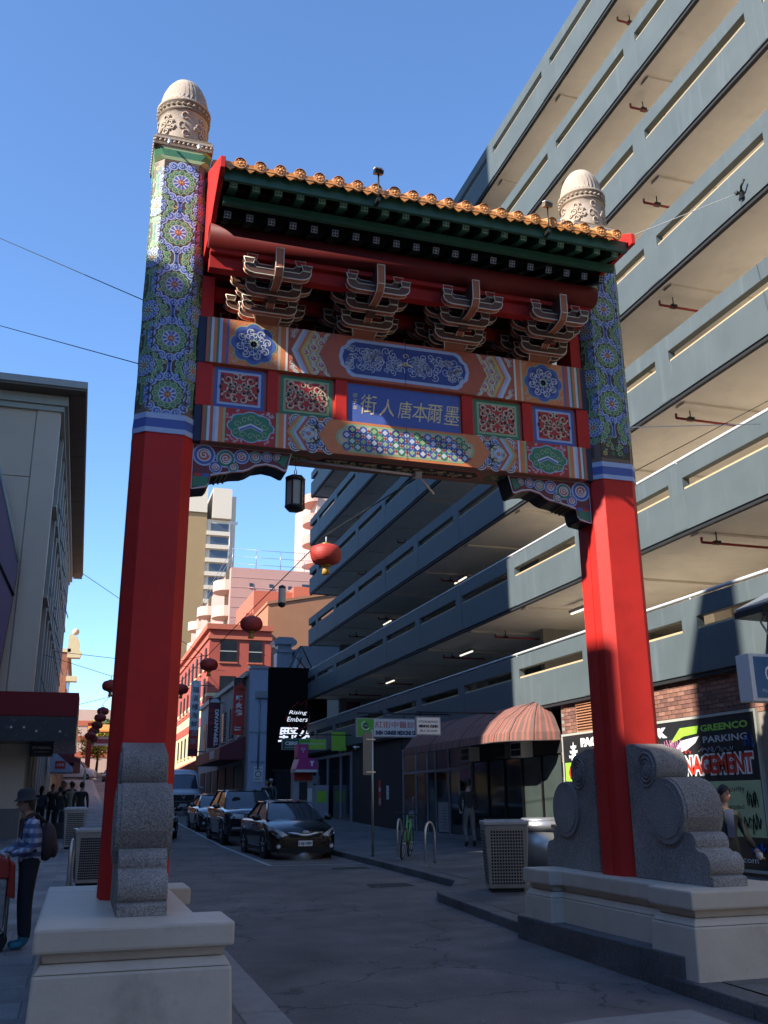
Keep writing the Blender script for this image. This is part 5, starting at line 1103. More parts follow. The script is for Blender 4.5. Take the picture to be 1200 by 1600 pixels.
# hexagonal lantern under the beam, with its arm and wire
hl = thing('hexagonal_lantern', 'black framed six sided lantern hanging under the left part of the lower beam', 'lantern', (2.06, 9.81, 4.8))
b = MB(); b.lathe([(.0, 5.215), (.10, 5.20), (.118, 5.18), (.112, 5.15), (.10, 5.14)], 2.06, 9.81, 6, 'black_metal'); b.lathe([(.10, 4.86), (.118, 4.85), (.118, 4.83), (.09, 4.80), (0, 4.795)], 2.06, 9.81, 6, 'black_metal')
for f in range(6): a = f * math.pi / 3; b.cyl((2.06 + .103 * math.cos(a), 9.81 + .103 * math.sin(a), 4.85), (2.06 + .103 * math.cos(a), 9.81 + .103 * math.sin(a), 5.15), .010, n=5, m='black_metal')
b.build('frame', hl)
b = MB(); b.lathe([(.093, 4.855), (.093, 5.145)], 2.06, 9.81, 6, 'lantern_glass'); b.s = [False] * len(b.s); b.build('glass', hl)
b = MB(); b.box(2.04, 2.08, 9.80, 9.82, 4.98, 5.02, 'letter_white'); b.tube([(2.06, 9.81, 5.20), (2.045, 9.81, 5.26), (2.06, 9.81, 5.30), (2.075, 9.81, 5.26), (2.06, 9.81, 5.20)], .006, 5, 'gold_metal'); b.tube([(2.06, 9.81, 5.29), (2.06, 9.81, 5.42)], .004, 4, 'cable'); b.build('hanger', hl)
b = MB()
for i in range(4): b.tube([(2.115, 9.745 + .0 * i, 4.90 + i * .07), (2.135, 9.78, 4.93 + i * .07), (2.15, 9.80, 4.90 + i * .07)], .005, 4, 'gold_metal')
b.build('fretwork', hl)
# ---------------------------------------------------------------- vehicles
def loft(b, secs, m, caps=True, mats=None):
    """secs: list of rings (lists of points of equal count)"""
    n = len(secs[0]); v = [p for s in secs for p in s]
    f = []
    o = len(b.v); b.v += [tuple(p) for p in v]
    for k in range(len(secs) - 1):
        for i in range(n):
            b.f.append([o + k * n + i, o + k * n + (i + 1) % n, o + (k + 1) * n + (i + 1) % n, o + (k + 1) * n + i]); b.m.append(mats(k, i) if mats else m); b.s.append(not (mats and i in (0, 13, 14)))
    if caps:
        for k in (0, len(secs) - 1): b.f.append([o + k * n + i for i in range(n)]); b.m.append(m); b.s.append(False)
def ring_body(y, w, z0, zs, zt, crown, tuck=.08, n=5):
    """half section mirrored: sill z0, shoulder zs, top zt"""
    h = [(w - tuck, z0), (w - .015, z0 + .08), (w, (z0 + zs) / 2), (w - .01, zs - .05), (w - .04, zs), (w * .82, zt - .01), (w * .45, zt + crown * .75), (0, zt + crown)]
    return [(x, y, z) for x, z in h] + [(-x, y, z) for x, z in reversed(h[:-1])]
def wheel(parent, x, y, r, w, side):
    b = MB(); pr = [(r * .62, -w / 2), (r * .93, -w / 2), (r, -w / 2 + .03), (r, w / 2 - .03), (r * .93, w / 2), (r * .62, w / 2)]
    b.lathe(pr, 0, 0, 24, 'rubber', ax='x', cz=r); b.v = [(px + x, py + y, pz) for px, py, pz in b.v]; wh = b.build('wheel', parent, local=True)
    b = MB(); xo = x + side * (w / 2 - .02)
    for k in range(5):
        a = k * 2 * math.pi / 5 + .3; b.cyl((xo, y + .05 * math.cos(a), r + .05 * math.sin(a)), (xo + side * .012, y + r * .6 * math.cos(a), r + r * .6 * math.sin(a)), .035, .028, 6, 'steel')
    b.lathe([(r * .56, -.02), (r * .64, 0.015), (r * .60, .02)], 0, 0, 24, 'steel', ax='x', cz=0); k0 = len(b.v) - 72; b.v[k0:] = [(px * side + xo, py + y, pz + r) for px, py, pz in b.v[k0:]]
    b.cyl((xo - side * .05, y, r), (xo - side * .04, y, r), r * .58, n=20, m='hole_black'); b.cyl((xo, y, r), (xo + side * .02, y, r), .055, n=10, m='steel'); b.build('rim', wh, local=True)
def car(name, label, loc, rz, spec, paint, plate=None, kind='sedan', group='cars parked along the kerb'):
    L, W, H = spec['L'], spec['W'] / 2, spec['H']; t = thing(name, label, 'car' if kind != 'van' else 'van', loc, rz, group)
    b = MB(); loft(b, [ring_body(*s) for s in spec['body']], paint, mats=lambda k, i: 'plastic_black' if i in (0, 13, 14) else paint); 
    b.build('body', t, local=True)
    # greenhouse: screen, side windows, rear window and roof
    g = spec['glass']; (yA, zA, wA), (yB, zB, wB), (yC, zC, wC), (yD, zD, wD) = g      # cowl, roof front, roof rear, tail base
    def quad(nm, pts, m):
        q = MB(); q.add(pts, [(0, 1, 2, 3)], m); return q.build(nm, t, local=True, fix=False)
    def grid(nm, f, nu, nv, m):
        q = MB(); q.add([f(i / nu, j / nv) for j in range(nv + 1) for i in range(nu + 1)], [(j * (nu + 1) + i, j * (nu + 1) + i + 1, (j + 1) * (nu + 1) + i + 1, (j + 1) * (nu + 1) + i) for j in range(nv) for i in range(nu)], m, True); return q.build(nm, t, local=True, fix=False)
    def screen(y0, z0, w0, y1, z1, w1, bow):
        return lambda u, v: ((2 * u - 1) * lerp(w0, w1, v), lerp(y0, y1, v) + bow * (1 - (2 * u - 1) ** 2) * (1 - .4 * v), lerp(z0, z1, v) + .03 * math.sin(v * math.pi))
    grid('windscreen', screen(yA, zA, wA, yB, zB, wB, -.16), 8, 4, 'windscreen')
    grid('rear_window', screen(yD, zD, wD, yC, zC, wC, .10), 6, 3, 'windscreen')
    grid('roof', lambda u, v: ((2 * u - 1) * lerp(wB, wC, v), lerp(yB - .16 * .6 * (1 - (2 * u - 1) ** 2) * (1 - v), yC + .06 * (1 - (2 * u - 1) ** 2) * v, v), lerp(zB, zC, v) + .05 * math.sin(v * math.pi) + .035 * (1 - (2 * u - 1) ** 4)), 8, 6, paint)
    for s in (-1, 1):
        P = lambda y, z, w: (s * w, y, z)
        quad('side_window', [P(yA + .12, zA + .01, wA - .004), P(yD - .1, zD + .01, wD - .004), P(yC - .02, zC - .02, wC - .002), P(yB + .05, zB - .02, wB - .002)], 'windscreen')
        q = MB(); r = .035
        for a, c in (((yA, zA, wA), (yB, zB, wB)), ((yB, zB, wB), (yC, zC, wC)), ((yC, zC, wC), (yD, zD, wD))): q.tube([P(*a), P(*c)], r, 6, paint)
        ym = (yA + yD) / 2 + .1; q.tube([P(ym, zA + .03, lerp(wA, wD, .5)), P(ym + .05, zB, lerp(wB, wC, .5))], .03, 6, 'plastic_black'); q.build('pillar', t, local=True)
        q = MB(); q.sph((s * (W + .10), yA + .22, zA + .06), (.12, .07, .085), 10, paint, 6); q.cyl((s * (W - .04), yA + .22, zA), (s * (W + .05), yA + .22, zA + .03), .025, n=6, m='plastic_black'); q.build('mirror', t, local=True)
        for y in spec['wheels']: wheel(t, s * (W - .11), y, spec['r'], .22, s)
        q = MB(); q.add([(s * (W + .004), y_, z_) for y_, z_ in ((1.25, .2), (L - 1.2, .2), (L - 1.2, .27), (1.25, .27))], [(0, 1, 2, 3)], 'plastic_black'); q.build('sill', t, local=True, fix=False)
        q = MB(); q.tube([(s * (W - .005), ym - .45, zA - .12), (s * (W + .02), ym - .38, zA - .12), (s * (W + .02), ym - .22, zA - .12), (s * (W - .005), ym - .15, zA - .12)], .012, 5, paint); q.build('door_handle', t, local=True)
        for y in spec['wheels']:
            q = MB(); rr = spec['r'] + .06
            q.tube([(s * (W - .012), y + rr * math.cos(a), spec['r'] + rr * math.sin(a)) for a in [R(-8 + 196 * i / 12) for i in range(13)]], .03, 6, paint); q.build('wheel_arch', t, local=True)
            q = MB(); q.cyl((s * (W - .28), y, spec['r']), (s * (W + .002), y, spec['r']), rr - .01, n=24, m='hole_black'); q.build('wheel_well', t, local=True)
    return t
def front_face(t, spec, style):
    W = spec['W'] / 2; Z = spec['hl']; zf = spec['body'][0][4]
    y = spec['body'][0][0] - .015
    if style == 'hybrid':
        for s in (-1, 1):
            q = MB(); q.add([(s * .46, y - .02, .60), (s * .60, y + .0, .70), (s * .80, y + .20, .78), (s * .875, y + .52, .82), (s * .885, y + .45, .72), (s * .82, y + .12, .63), (s * .62, y - .02, .56)], [tuple(range(7))], 'headlamp'); q.build('headlight', t, local=True, fix=False)
            q = MB(); q.cyl((s * .70, y - .03, .33), (s * .70, y + .06, .33), .075, n=14, m='plastic_black'); q.cyl((s * .70, y - .042, .33), (s * .70, y - .03, .33), .048, n=14, m='headlamp'); q.build('fog_lamp', t, local=True)
        q = MB(); q.tube([(-.46, y - .035, .665), (-.25, y - .06, .64), (-.10, y - .075, .60), (.10, y - .075, .60), (.25, y - .06, .64), (.46, y - .035, .665)], [.012, .026, .03, .03, .026, .012], 8, 'chrome'); q.build('chrome_bar', t, local=True)
        q = MB(); q.prism([(-.44, .62), (-.22, .60), (-.1, .565), (.1, .565), (.22, .60), (.44, .62), (.36, .54), (-.36, .54)], 'y', y - .045, y + .02, 'hole_black'); q.build('grille', t, local=True)
        q = MB(); el = lambda a, b_, z0: [(a * math.cos(i * math.pi / 10), y - .092, z0 + b_ * math.sin(i * math.pi / 10)) for i in range(20)]
        q.tube(el(.088, .060, .645), .010, 6, 'chrome', True); q.tube(el(.030, .055, .645), .009, 6, 'chrome', True); q.tube(el(.058, .022, .675), .008, 6, 'chrome', True); q.build('emblem', t, local=True)
        q = MB(); q.box(-.70, .70, y - .032, y + .06, .16, .30, 'hole_black'); q.box(-.55, .55, y - .036, y + .02, .44, .47, 'plastic_black'); q.build('lower_intake', t, local=True)
        z = .40; yp = y - .05
    elif style == 'suv':
        for s in (-1, 1):
            q = MB(); q.add([(s * .40, y - .03, .80), (s * .42, y - .03, .93), (s * .75, y + .04, .97), (s * .93, y + .38, .99), (s * .94, y + .34, .90), (s * .80, y + .03, .82)], [tuple(range(6))], 'headlamp'); q.build('headlight', t, local=True, fix=False)
            q = MB(); q.box(s * .62 - .17, s * .62 + .17, y - .035, y + .02, .50, .55, 'chrome'); q.box(s * .62 - .2, s * .62 + .2, y - .028, y + .02, .42, .58, 'hole_black'); q.build('fog_lamp', t, local=True)
        q = MB(); q.box(-.38, .38, y - .03, y + .02, .76, .95, 'hole_black')
        for z in (.79, .84, .89): q.box(-.36, .36, y - .045, y - .028, z, z + .022, 'chrome')
        q.build('grille', t, local=True)
        me = text_mesh('RANGE ROVER', 'letter_grey', .055, .75, offset=.004, spacing=1.3); me.transform(FY.to_4x4()); o = bpy.data.objects.new('lettering', me); COL.objects.link(o); o.parent = t; o.location = (0, y - .05, 1.0)
        z = .58; yp = y - .05
    else:
        for s in (-1, 1):
            q = MB(); q.add([(s * .62, y - .02, .95), (s * .66, y, 1.08), (s * .95, y + .16, 1.18), (s * .97, y + .2, 1.02), (s * .86, y + .02, .88)], [tuple(range(5))], 'headlamp'); q.build('headlight', t, local=True, fix=False)
        q = MB(); q.box(-.60, .60, y - .03, y + .02, .72, 1.05, 'plastic_black')
        for z in (.78, .86, .94): q.box(-.56, .56, y - .045, y - .028, z, z + .03, 'hole_black')
        q.build('grille', t, local=True)
        q = MB(); q.tube([(0, y - .06, 1.12), (.085, y - .06, .98), (0, y - .06, .84), (-.085, y - .06, .98)], .018, 6, 'chrome', True); q.build('emblem', t, local=True)
        q = MB(); q.box(-.92, .92, y - .05, y + .05, .38, .70, 'plastic_black'); q.build('bumper', t, local=True, bevel=.03)
        z = .50; yp = y - .06
    return z, yp
def plate(t, txt, z, yp):
    q = MB(); q.box(-.186, .186, yp - .012, yp + .05, z - .067, z + .067, 'sign_white'); p = q.build('number_plate', t, local=True)
    me = text_mesh(txt, 'letter_navy', .085, .33, offset=.004); me.transform(FY.to_4x4()); o = bpy.data.objects.new('lettering', me); COL.objects.link(o); o.parent = p; o.location = (0, yp - .014, z - .008)
sed = dict(L=4.8, W=1.82, H=1.47, r=.33, wheels=(.95, 3.72), hl=.7,
    body=[(0, .70, .26, .52, .60, .02, .10), (.06, .80, .20, .60, .68, .03), (.25, .87, .18, .70, .77, .04), (.6, .905, .18, .78, .86, .05), (1.15, .91, .18, .88, .95, .05), (1.5, .91, .18, .93, .99, .03), (2.6, .91, .18, .95, .99, .0), (3.7, .91, .18, .96, 1.0, .0), (4.2, .90, .20, .96, 1.03, .02), (4.6, .86, .24, .92, 1.0, .02), (4.78, .76, .32, .80, .88, .0)],
    glass=((1.18, .96, .76), (2.0, 1.40, .58), (3.25, 1.42, .57), (4.05, 1.02, .74)))
suv = dict(L=4.85, W=1.98, H=1.78, r=.385, wheels=(.95, 3.85), hl=.9,
    body=[(0, .84, .34, .80, .90, .01, .10), (.05, .92, .28, .92, 1.0, .02), (.3, .97, .27, 1.0, 1.07, .03), (.7, .985, .27, 1.04, 1.11, .04), (1.25, .99, .27, 1.08, 1.15, .04), (1.5, .99, .27, 1.12, 1.18, .0), (3.2, .99, .27, 1.16, 1.2, 0), (4.4, .98, .28, 1.18, 1.22, 0), (4.75, .95, .34, 1.15, 1.2, 0), (4.85, .88, .45, 1.0, 1.1, 0)],
    glass=((1.28, 1.14, .84), (2.0, 1.68, .68), (4.1, 1.72, .66), (4.72, 1.22, .84)))
vanS = dict(L=5.5, W=2.07, H=2.45, r=.35, wheels=(.95, 4.5), hl=1,
    body=[(0, .88, .32, .95, 1.06, .02, .1), (.08, .97, .28, 1.08, 1.16, .03), (.4, 1.02, .26, 1.2, 1.27, .04), (.95, 1.03, .26, 1.3, 1.38, .02), (1.3, 1.035, .26, 1.42, 1.5, 0), (1.9, 1.035, .26, 2.1, 2.28, .08), (2.3, 1.035, .26, 2.3, 2.42, .06), (5.3, 1.03, .26, 2.3, 2.42, .06), (5.5, 1.0, .3, 2.2, 2.35, .02)],
    glass=((.97, 1.37, .93), (1.66, 2.14, .86), (2.2, 2.22, .9), (2.3, 1.6, .98)))
ry = lambda y: gz(y)
c1 = car('parked_car', 'black sedan with a chrome grille bar, foremost of the parked cars', (5.70, 25.0, ry(25.5)), R(1.2), sed, 'car_black'); z, yp = front_face(c1, sed, 'hybrid'); plate(c1, '1AJ·1SD', z, yp)
c2 = car('parked_car', 'dark navy four wheel drive parked directly behind the black sedan', (5.62, 31.8, ry(33)), R(.8), suv, 'car_navy'); z, yp = front_face(c2, suv, 'suv'); plate(c2, '1DR 4TX', z, yp)
b = MB(); b.sph((-.42, 1.50, 1.40), (.15, .02, .10), 14, 'hole_black', 8); b.build('sunshade_disc', c2, local=True)
c3 = car('parked_car', 'dark grey sedan parked third in line behind the four wheel drive', (5.55, 39.4, ry(40)), 0, sed, 'car_grey'); z, yp = front_face(c3, sed, 'hybrid')
vn = car('white_van', 'white high roof van with a black grille facing down the lane', (5.55, 54.5, ry(55)), R(1), vanS, 'van_white', kind='van', group=None); z, yp = front_face(vn, vanS, 'van'); plate(vn, '1FN 7CK', z, yp)
b = MB(); b.box(-.25, .35, 1.05, 1.12, 1.40, 1.48, 'sign_white'); b.build('dash_papers', vn, local=True)
c4 = car('moving_car', 'black car half hidden behind the left red column', (2.62, 35.6, ry(36)), R(0), sed, 'car_black', group=None); front_face(c4, sed, 'hybrid')
far = [(1.9, 128, 'van_white', 'white delivery van far down the street near the second gate', vanS, R(80)), (3.6, 122, 'car_grey', 'grey car far down the street right of the white delivery van', sed, 0), (5.9, 106, 'car_navy', 'dark blue car parked far down the right kerb', sed, 0), (5.9, 114, 'car_black', 'black car parked farthest down the right kerb', sed, 0)]
for x, y, m, lb_, sp, rz in far: car('distant_car', lb_, (x, y, ry(y + 1)), rz, sp, m, kind='van' if sp is vanS else 'sedan', group='vehicles far down the street')

# ---------------------------------------------------------------- street furniture
def bin_(label, x, y, z, h=1.12, w=.64, rz=0):
    t = thing('litter_bin', label, 'litter bin', (x, y, z), rz, group='perforated steel litter bins')
    b = MB(); k = .06
    V = [(sx * (w / 2 - k * (1 - q)), sy * (w / 2 - k * (1 - q)), zz) for zz, q in ((.06, 0), (h - .1, 1)) for sx, sy in ((-1, -1), (1, -1), (1, 1), (-1, 1))]
    b.add(V, [(i, (i + 1) % 4, 4 + (i + 1) % 4, 4 + i) for i in range(4)] + [(0, 1, 2, 3)], 'steel_dull'); b.build('shell', t, bevel=.012, local=True)
    b = MB(); b.box(-w / 2 - .01, w / 2 + .01, -w / 2 - .01, w / 2 + .01, h - .095, h - .03, 'steel'); b.box(-w / 2 + .06, w / 2 - .06, -w / 2 + .06, w / 2 - .06, h - .029, h - .01, 'hole_black'); b.build('top_frame', t, bevel=.015, local=True)
    b = MB(); b.box(-w / 2 + .1, w / 2 - .1, -w / 2 + .1, w / 2 - .1, 0, .059, 'hole_black'); b.build('foot', t, local=True)
    b = MB(); n, m_ = 12, 17        # square perforations
    for f in range(4):
        a = f * math.pi / 2; ca, sa = math.cos(a), math.sin(a)
        for i in range(n):
            for j in range(m_):
                zz = .14 + (h - .34) * j / (m_ - 1); d = w / 2 - k * (1 - (zz - .06) / (h - .16)) + .0025; u = (-.5 + (i + .5) / n) * (w - .18); s_ = .0155
                P = lambda du, dz: ((u + du) * ca + d * sa, (u + du) * sa - d * ca, zz + dz)
                b.add([P(-s_, -s_), P(s_, -s_), P(s_, s_), P(-s_, s_)], [(0, 1, 2, 3)], 'hole_black')
    tag(b.build('perforation', t, local=True, fix=False), kind='stuff'); return t
bin_('perforated steel litter bin on the right footpath beside the round bin', 6.86, 15.15, rp(6.9, 15.2) + .0, 1.13, .72, R(-17))
bin_('perforated steel litter bin on the left kerb nearest the pedestal', .30, 18.6, lp(18.6), 1.0, .60, R(4))
bin_('perforated steel litter bin on the left kerb farther from the pedestal', -.03, 30.2, lp(30.2), 1.17, .64, R(3))
t = thing('round_bin', 'large round stainless bin behind the perforated bin on the right footpath', 'litter bin', (9.1, 18.2, rp(9.1, 18.2)))
b = MB(); z0 = rp(9.1, 18.2); b.cyl((9.1, 18.2, z0), (9.1, 18.2, z0 + .70), .48, n=36, m='steel_dull'); b.build('drum', t)
b = MB(); b.cyl((9.1, 18.2, z0 + .702), (9.1, 18.2, z0 + .90), .495, n=36, m='steel'); b.cyl((9.1, 18.2, z0 + .901), (9.1, 18.2, z0 + .95), .47, .40, 36, 'steel'); b.build('lid', t)
b = MB(); b.box(9.05, 9.15, 17.70, 17.708, z0 + .77, z0 + .83, 'hole_black'); b.build('lock', t)
def hoop(label, x, y, z, h=.88, w=.62, rz=0, group='steel bicycle hoops on the right footpath'):
    t = thing('bike_hoop', label, 'bicycle rack', (x, y, z), rz, group); b = MB()
    b.tube([(-w / 2, 0, 0)] + [(w / 2 * math.cos(math.pi - i * math.pi / 12), 0, h - w / 2 + w / 2 * math.sin(i * math.pi / 12)) for i in range(13)] + [(w / 2, 0, 0)], .025, 10, 'steel'); b.build('hoop', t, local=True)
    b = MB(); b.cyl((-w / 2, 0, 0), (-w / 2, 0, .008), .06, n=12, m='steel'); b.build('flange', t, local=True); b = MB(); b.cyl((w / 2, 0, 0), (w / 2, 0, .008), .06, n=12, m='steel'); b.build('flange', t, local=True); return t
hoop('steel bicycle hoop the green bicycle leans on', 7.42, 22.4, rp(7.4, 22.4), rz=R(62)); hoop('empty steel bicycle hoop beside the green bicycle', 7.42, 20.3, rp(7.4, 20.3), rz=R(50))
hoop('slim steel bicycle hoop at the left kerb beside the litter bin', -.02, 17.0, lp(17), .86, .5, R(85), group=None)
def bicycle(label, x, y, z, rz):
    t = thing('bicycle', label, 'bicycle', (x, y, z), rz)
    for yy in (-.52, .52):
        b = MB(); b.tube([(0, yy + .33 * math.cos(a), .34 + .33 * math.sin(a)) for a in [2 * math.pi * i / 28 for i in range(28)]], .02, 6, 'rubber', True); wh = b.build('wheel', t, local=True)
        b = MB(); b.tube([(0, yy + .305 * math.cos(a), .34 + .305 * math.sin(a)) for a in [2 * math.pi * i / 28 for i in range(28)]], .008, 4, 'steel', True)
        for i in range(12): a = i * math.pi / 6; b.cyl((0, yy, .34), (0, yy + .3 * math.cos(a), .34 + .3 * math.sin(a)), .0025, n=3, m='steel')
        b.cyl((-.04, yy, .34), (.04, yy, .34), .025, n=8, m='steel'); b.build('rim', wh, local=True)
    b = MB(); P = [(0, .05, .30), (0, .22, .82), (0, -.36, .85), (0, -.52, .34), (0, .52, .34), (0, -.39, .98)]
    for i, j in ((0, 1), (1, 2), (0, 2), (0, 4), (1, 4)): b.tube([P[i], P[j]], .017, 8, 'bike_green')
    b.tube([P[5], P[2], (0, -.40, .70), P[3]], .016, 8, 'bike_green'); b.build('frame', t, local=True)
    b = MB(); b.tube([(-.28, -.34, 1.0), (-.18, -.42, 1.02), (0, -.39, .99), (.18, -.42, 1.02), (.28, -.34, 1.0)], .013, 6, 'plastic_black'); b.build('handlebar', t, local=True)
    b = MB(); b.sph((0, .25, .93), (.07, .14, .035), 10, 'plastic_black', 6); b.cyl((0, .22, .80), (0, .24, .91), .013, n=8, m='steel'); b.build('saddle', t, local=True)
    b = MB(); b.cyl((.03, .05, .30), (.045, .05, .30), .09, n=18, m='plastic_black'); b.tube([(.05, .05, .30), (.06, .13, .18)], .01, 6, 'steel'); b.box(.05, .14, .10, .17, .165, .185, 'plastic_black'); b.tube([(-.05, .05, .30), (-.06, -.03, .42)], .01, 6, 'steel'); b.build('crank', t, local=True)
    b = MB(); b.tube([(0, -.55 + .36 * math.cos(a), .34 + .36 * math.sin(a)) for a in [R(60 + 12 * i) for i in range(9)]], .02, 5, 'plastic_black'); b.build('mudguard', t, local=True)
    t.rotation_euler[0] = 0; t.rotation_euler[1] = R(7); return t
bicycle('green bicycle leaning on a steel hoop on the right footpath', 7.55, 22.35, rp(7.5, 22.3), R(-28))
t = thing('sign_pole', 'thin grey pole with parking plates seen edge on at the right kerb', 'sign post', (7.05, 23.4, rp(7.05, 23.4))); z0 = rp(7.05, 23.4)
b = MB(); b.cyl((7.05, 23.4, z0), (7.05, 23.4, z0 + 3.05), .032, n=10, m='steel_dull'); b.build('pole', t)
b = MB(); b.obox((6.93, 23.36, z0 + 2.45), (.30, .015, 1.05), Matrix.Rotation(R(12), 3, 'Z'), 'col_grey'); b.obox((7.0, 23.37, z0 + 2.0), (.26, .03, .03), Matrix.Rotation(R(12), 3, 'Z'), 'steel'); b.obox((7.0, 23.37, z0 + 2.8), (.26, .03, .03), Matrix.Rotation(R(12), 3, 'Z'), 'steel'); b.build('sign_plate', t)
for x, y, lb_ in ((8.1, 17.4, 'pale square service cover in the right footpath near the litter bin'), (9.2, 18.9, 'second pale service cover in the right footpath')):
    b = MB(); b.add([(x + dx, y + dy, rp(x + dx, y + dy) + .005) for dx, dy in ((-.35, -.3), (.35, -.3), (.35, .3), (-.35, .3))], [(0, 1, 2, 3)], 'kerb_pale'); tag(b.build('service_cover', fix=False), lb_, 'manhole cover')
# payphone with a pink hood
t = thing('phone_booth', 'street payphone with a pink hood and white wifi symbol', 'payphone', (8.35, 37.0, rp(8.3, 37))); z0 = rp(8.35, 37)
b = MB(); b.box(7.95, 8.75, 37.1, 37.5, z0, z0 + 2.1, 'sign_grey'); b.box(7.93, 8.77, 36.5, 37.5, z0 + 2.1, z0 + 2.2, 'sign_white'); b.build('cabinet', t)
b = MB(); b.prism([(7.92, z0 + 2.21), (8.80, z0 + 2.21), (8.68, z0 + 2.62), (8.06, z0 + 2.62)], 'y', 36.48, 37.5, 'sign_pink'); b.box(8.02, 8.42, 36.6, 37.3, z0 + 2.622, z0 + 3.15, 'sign_pink'); b.build('hood', t)
b = MB()
for r in (.05, .10, .15): b.tube([(8.22 + r * math.cos(a), 36.59, z0 + 2.86 + r * math.sin(a)) for a in [R(45 + 11.25 * i) for i in range(9)]], .012, 4, 'letter_white')
b.sph((8.22, 36.59, z0 + 2.85), .018, 8, 'letter_white'); b.build('wifi_symbol', t)
text('T', 'letter_white', (8.55, 36.47, z0 + 2.42), t, size=.22, offset=.02)
b = MB(); b.box(8.2, 8.5, 37.03, 37.098, z0 + 1.1, z0 + 1.75, 'plastic_black'); b.box(8.52, 8.7, 37.06, 37.098, z0 + 1.0, z0 + 1.5, 'sign_white'); b.box(7.98, 8.7, 37.05, 37.09, z0 + 1.8, z0 + 2.08, 'letter_red'); b.build('telephone', t)

# ---------------------------------------------------------------- signs over the right footpath
def board(name, label, x0, x1, y, z0, z1, m, arm=None):
    t = thing(name, label, 'sign', ((x0 + x1) / 2, y, z0)); b = MB(); b.box(x0 - .03, x1 + .03, y - .055, y + .055, z0 - .03, z1 + .03, 'alu'); b.build('casing', t)
    b = MB(); b.box(x0, x1, y - .062, y - .0555, z0, z1, m); b.build('face', t)
    if arm: b = MB(); b.tube([(x0, y, z1 + arm), (WX + .05, y, z1 + arm)], .022, 6, 'black_metal'); [b.tube([(x, y, z1 + .03), (x, y, z1 + arm)], .015, 5, 'black_metal') for x in (lerp(x0, x1, .2), lerp(x0, x1, .8))]; b.build('arm', t)
    return t
t = board('clinic_sign', 'long white and green hanging medical sign reading SHEN CHINESE MEDICINE CE', 7.95, 9.85, 28.0, 3.55, 4.06, 'sign_white', .18)
b = MB(); b.box(7.95, 8.47, 27.93, 27.9375, 3.55, 4.06, 'sign_green'); b.build('green_panel', t)
b = MB(); b.tube([(8.21 + .13 * math.cos(a), 27.925, 3.86 + .13 * math.sin(a)) for a in [R(100 + 25 * i) for i in range(10)]], .016, 5, 'letter_white'); b.cyl((8.21, 27.928, 3.86), (8.21, 27.929, 3.86), .085, n=14, m='sign_dkgreen', smooth=False); b.build('round_logo', t)
text('SHEN', 'letter_white', (8.21, 27.922, 3.86), t, size=.045, width=.12)
text('紅街中醫診', 'letter_red', (9.15, 27.932, 3.90), t, size=.2, width=1.28); text('SHEN CHINESE MEDICINE CE', 'letter_navy', (9.17, 27.932, 3.655), t, size=.13, width=1.30, offset=.008)
t = board('clinic_sign', 'square white hanging sign reading LITTLE BOURKE STREET MEDICAL CLINIC', 8.32, 8.95, 23.6, 3.33, 3.74, 'sign_white', .16)
text('LITTLE BOURKE STREET', 'letter_black', (8.635, 23.532, 3.645), t, size=.055, width=.54); text('MEDICAL CLINIC', 'letter_black', (8.635, 23.532, 3.53), t, size=.075, width=.54, offset=.006); text('唐人街诊所', 'letter_black', (8.635, 23.532, 3.41), t, size=.06, width=.5)
t = board('agency_sign', 'green glowing hanging agency sign with white letters', 8.0, 9.85, 39.6, 3.75, 4.15, 'sign_lime', .2)
b = MB()
for i in range(8): m = ('sign_dkgreen', 'sign_dkgreen', 'sign_dkgreen', 'sign_green', 'sign_green', 'sign_lime', 'sign_lime', 'sign_lime')[i]; b.box(8.0 + i * .231, 8.0 + (i + 1) * .231 - .0005, 39.528, 39.5375, 3.75, 4.15, m)
b.build('gradient_panel', t)
text('CBRE', 'letter_white', (8.37, 39.52, 3.98), t, size=.16, width=.55, offset=.008); text('世邦魏理仕房地产咨询', 'letter_white', (9.27, 39.52, 3.97), t, size=.09, width=1.0)
b = MB(); b.box(8.08, 8.65, 39.522, 39.527, 3.81, 3.825, 'letter_white'); b.build('rule', t)
b = MB(); b.box(10.4, 11.05, 40.6, 40.7, 3.75, 4.55, 'sign_lime'); tag(b.build('green_panel_sign'), 'plain lime green panel fixed high on the wall beside the agency sign', 'sign')
b = MB(); b.box(11.95, 12.65, 44.0, 44.1, 5.8, 6.2, 'sign_maroon'); tag(b.build('red_panel_sign'), 'small dark red sign panel under the far end of the car park', 'sign')
for x, y, z, lb_ in ((10.9, 38.6, 3.75, 'white dome security camera on the dark fascia nearest the pole'), (10.85, 40.9, 3.72, 'white square floodlight on the dark fascia by the far shop')):
    t = thing('security_camera', lb_, 'security camera', (x, y, z)); b = MB(); b.cyl((x + .25, y, z + .05), (x, y, z + .05), .03, n=8, m='sign_white'); b.sph((x - .04, y - .03, z + .02), (.09, .09, .08), 10, 'sign_white', 6); b.build('housing', t); b = MB(); b.cyl((x - .10, y - .09, z), (x - .12, y - .12, z - .01), .035, n=8, m='hole_black'); b.build('lens', t)
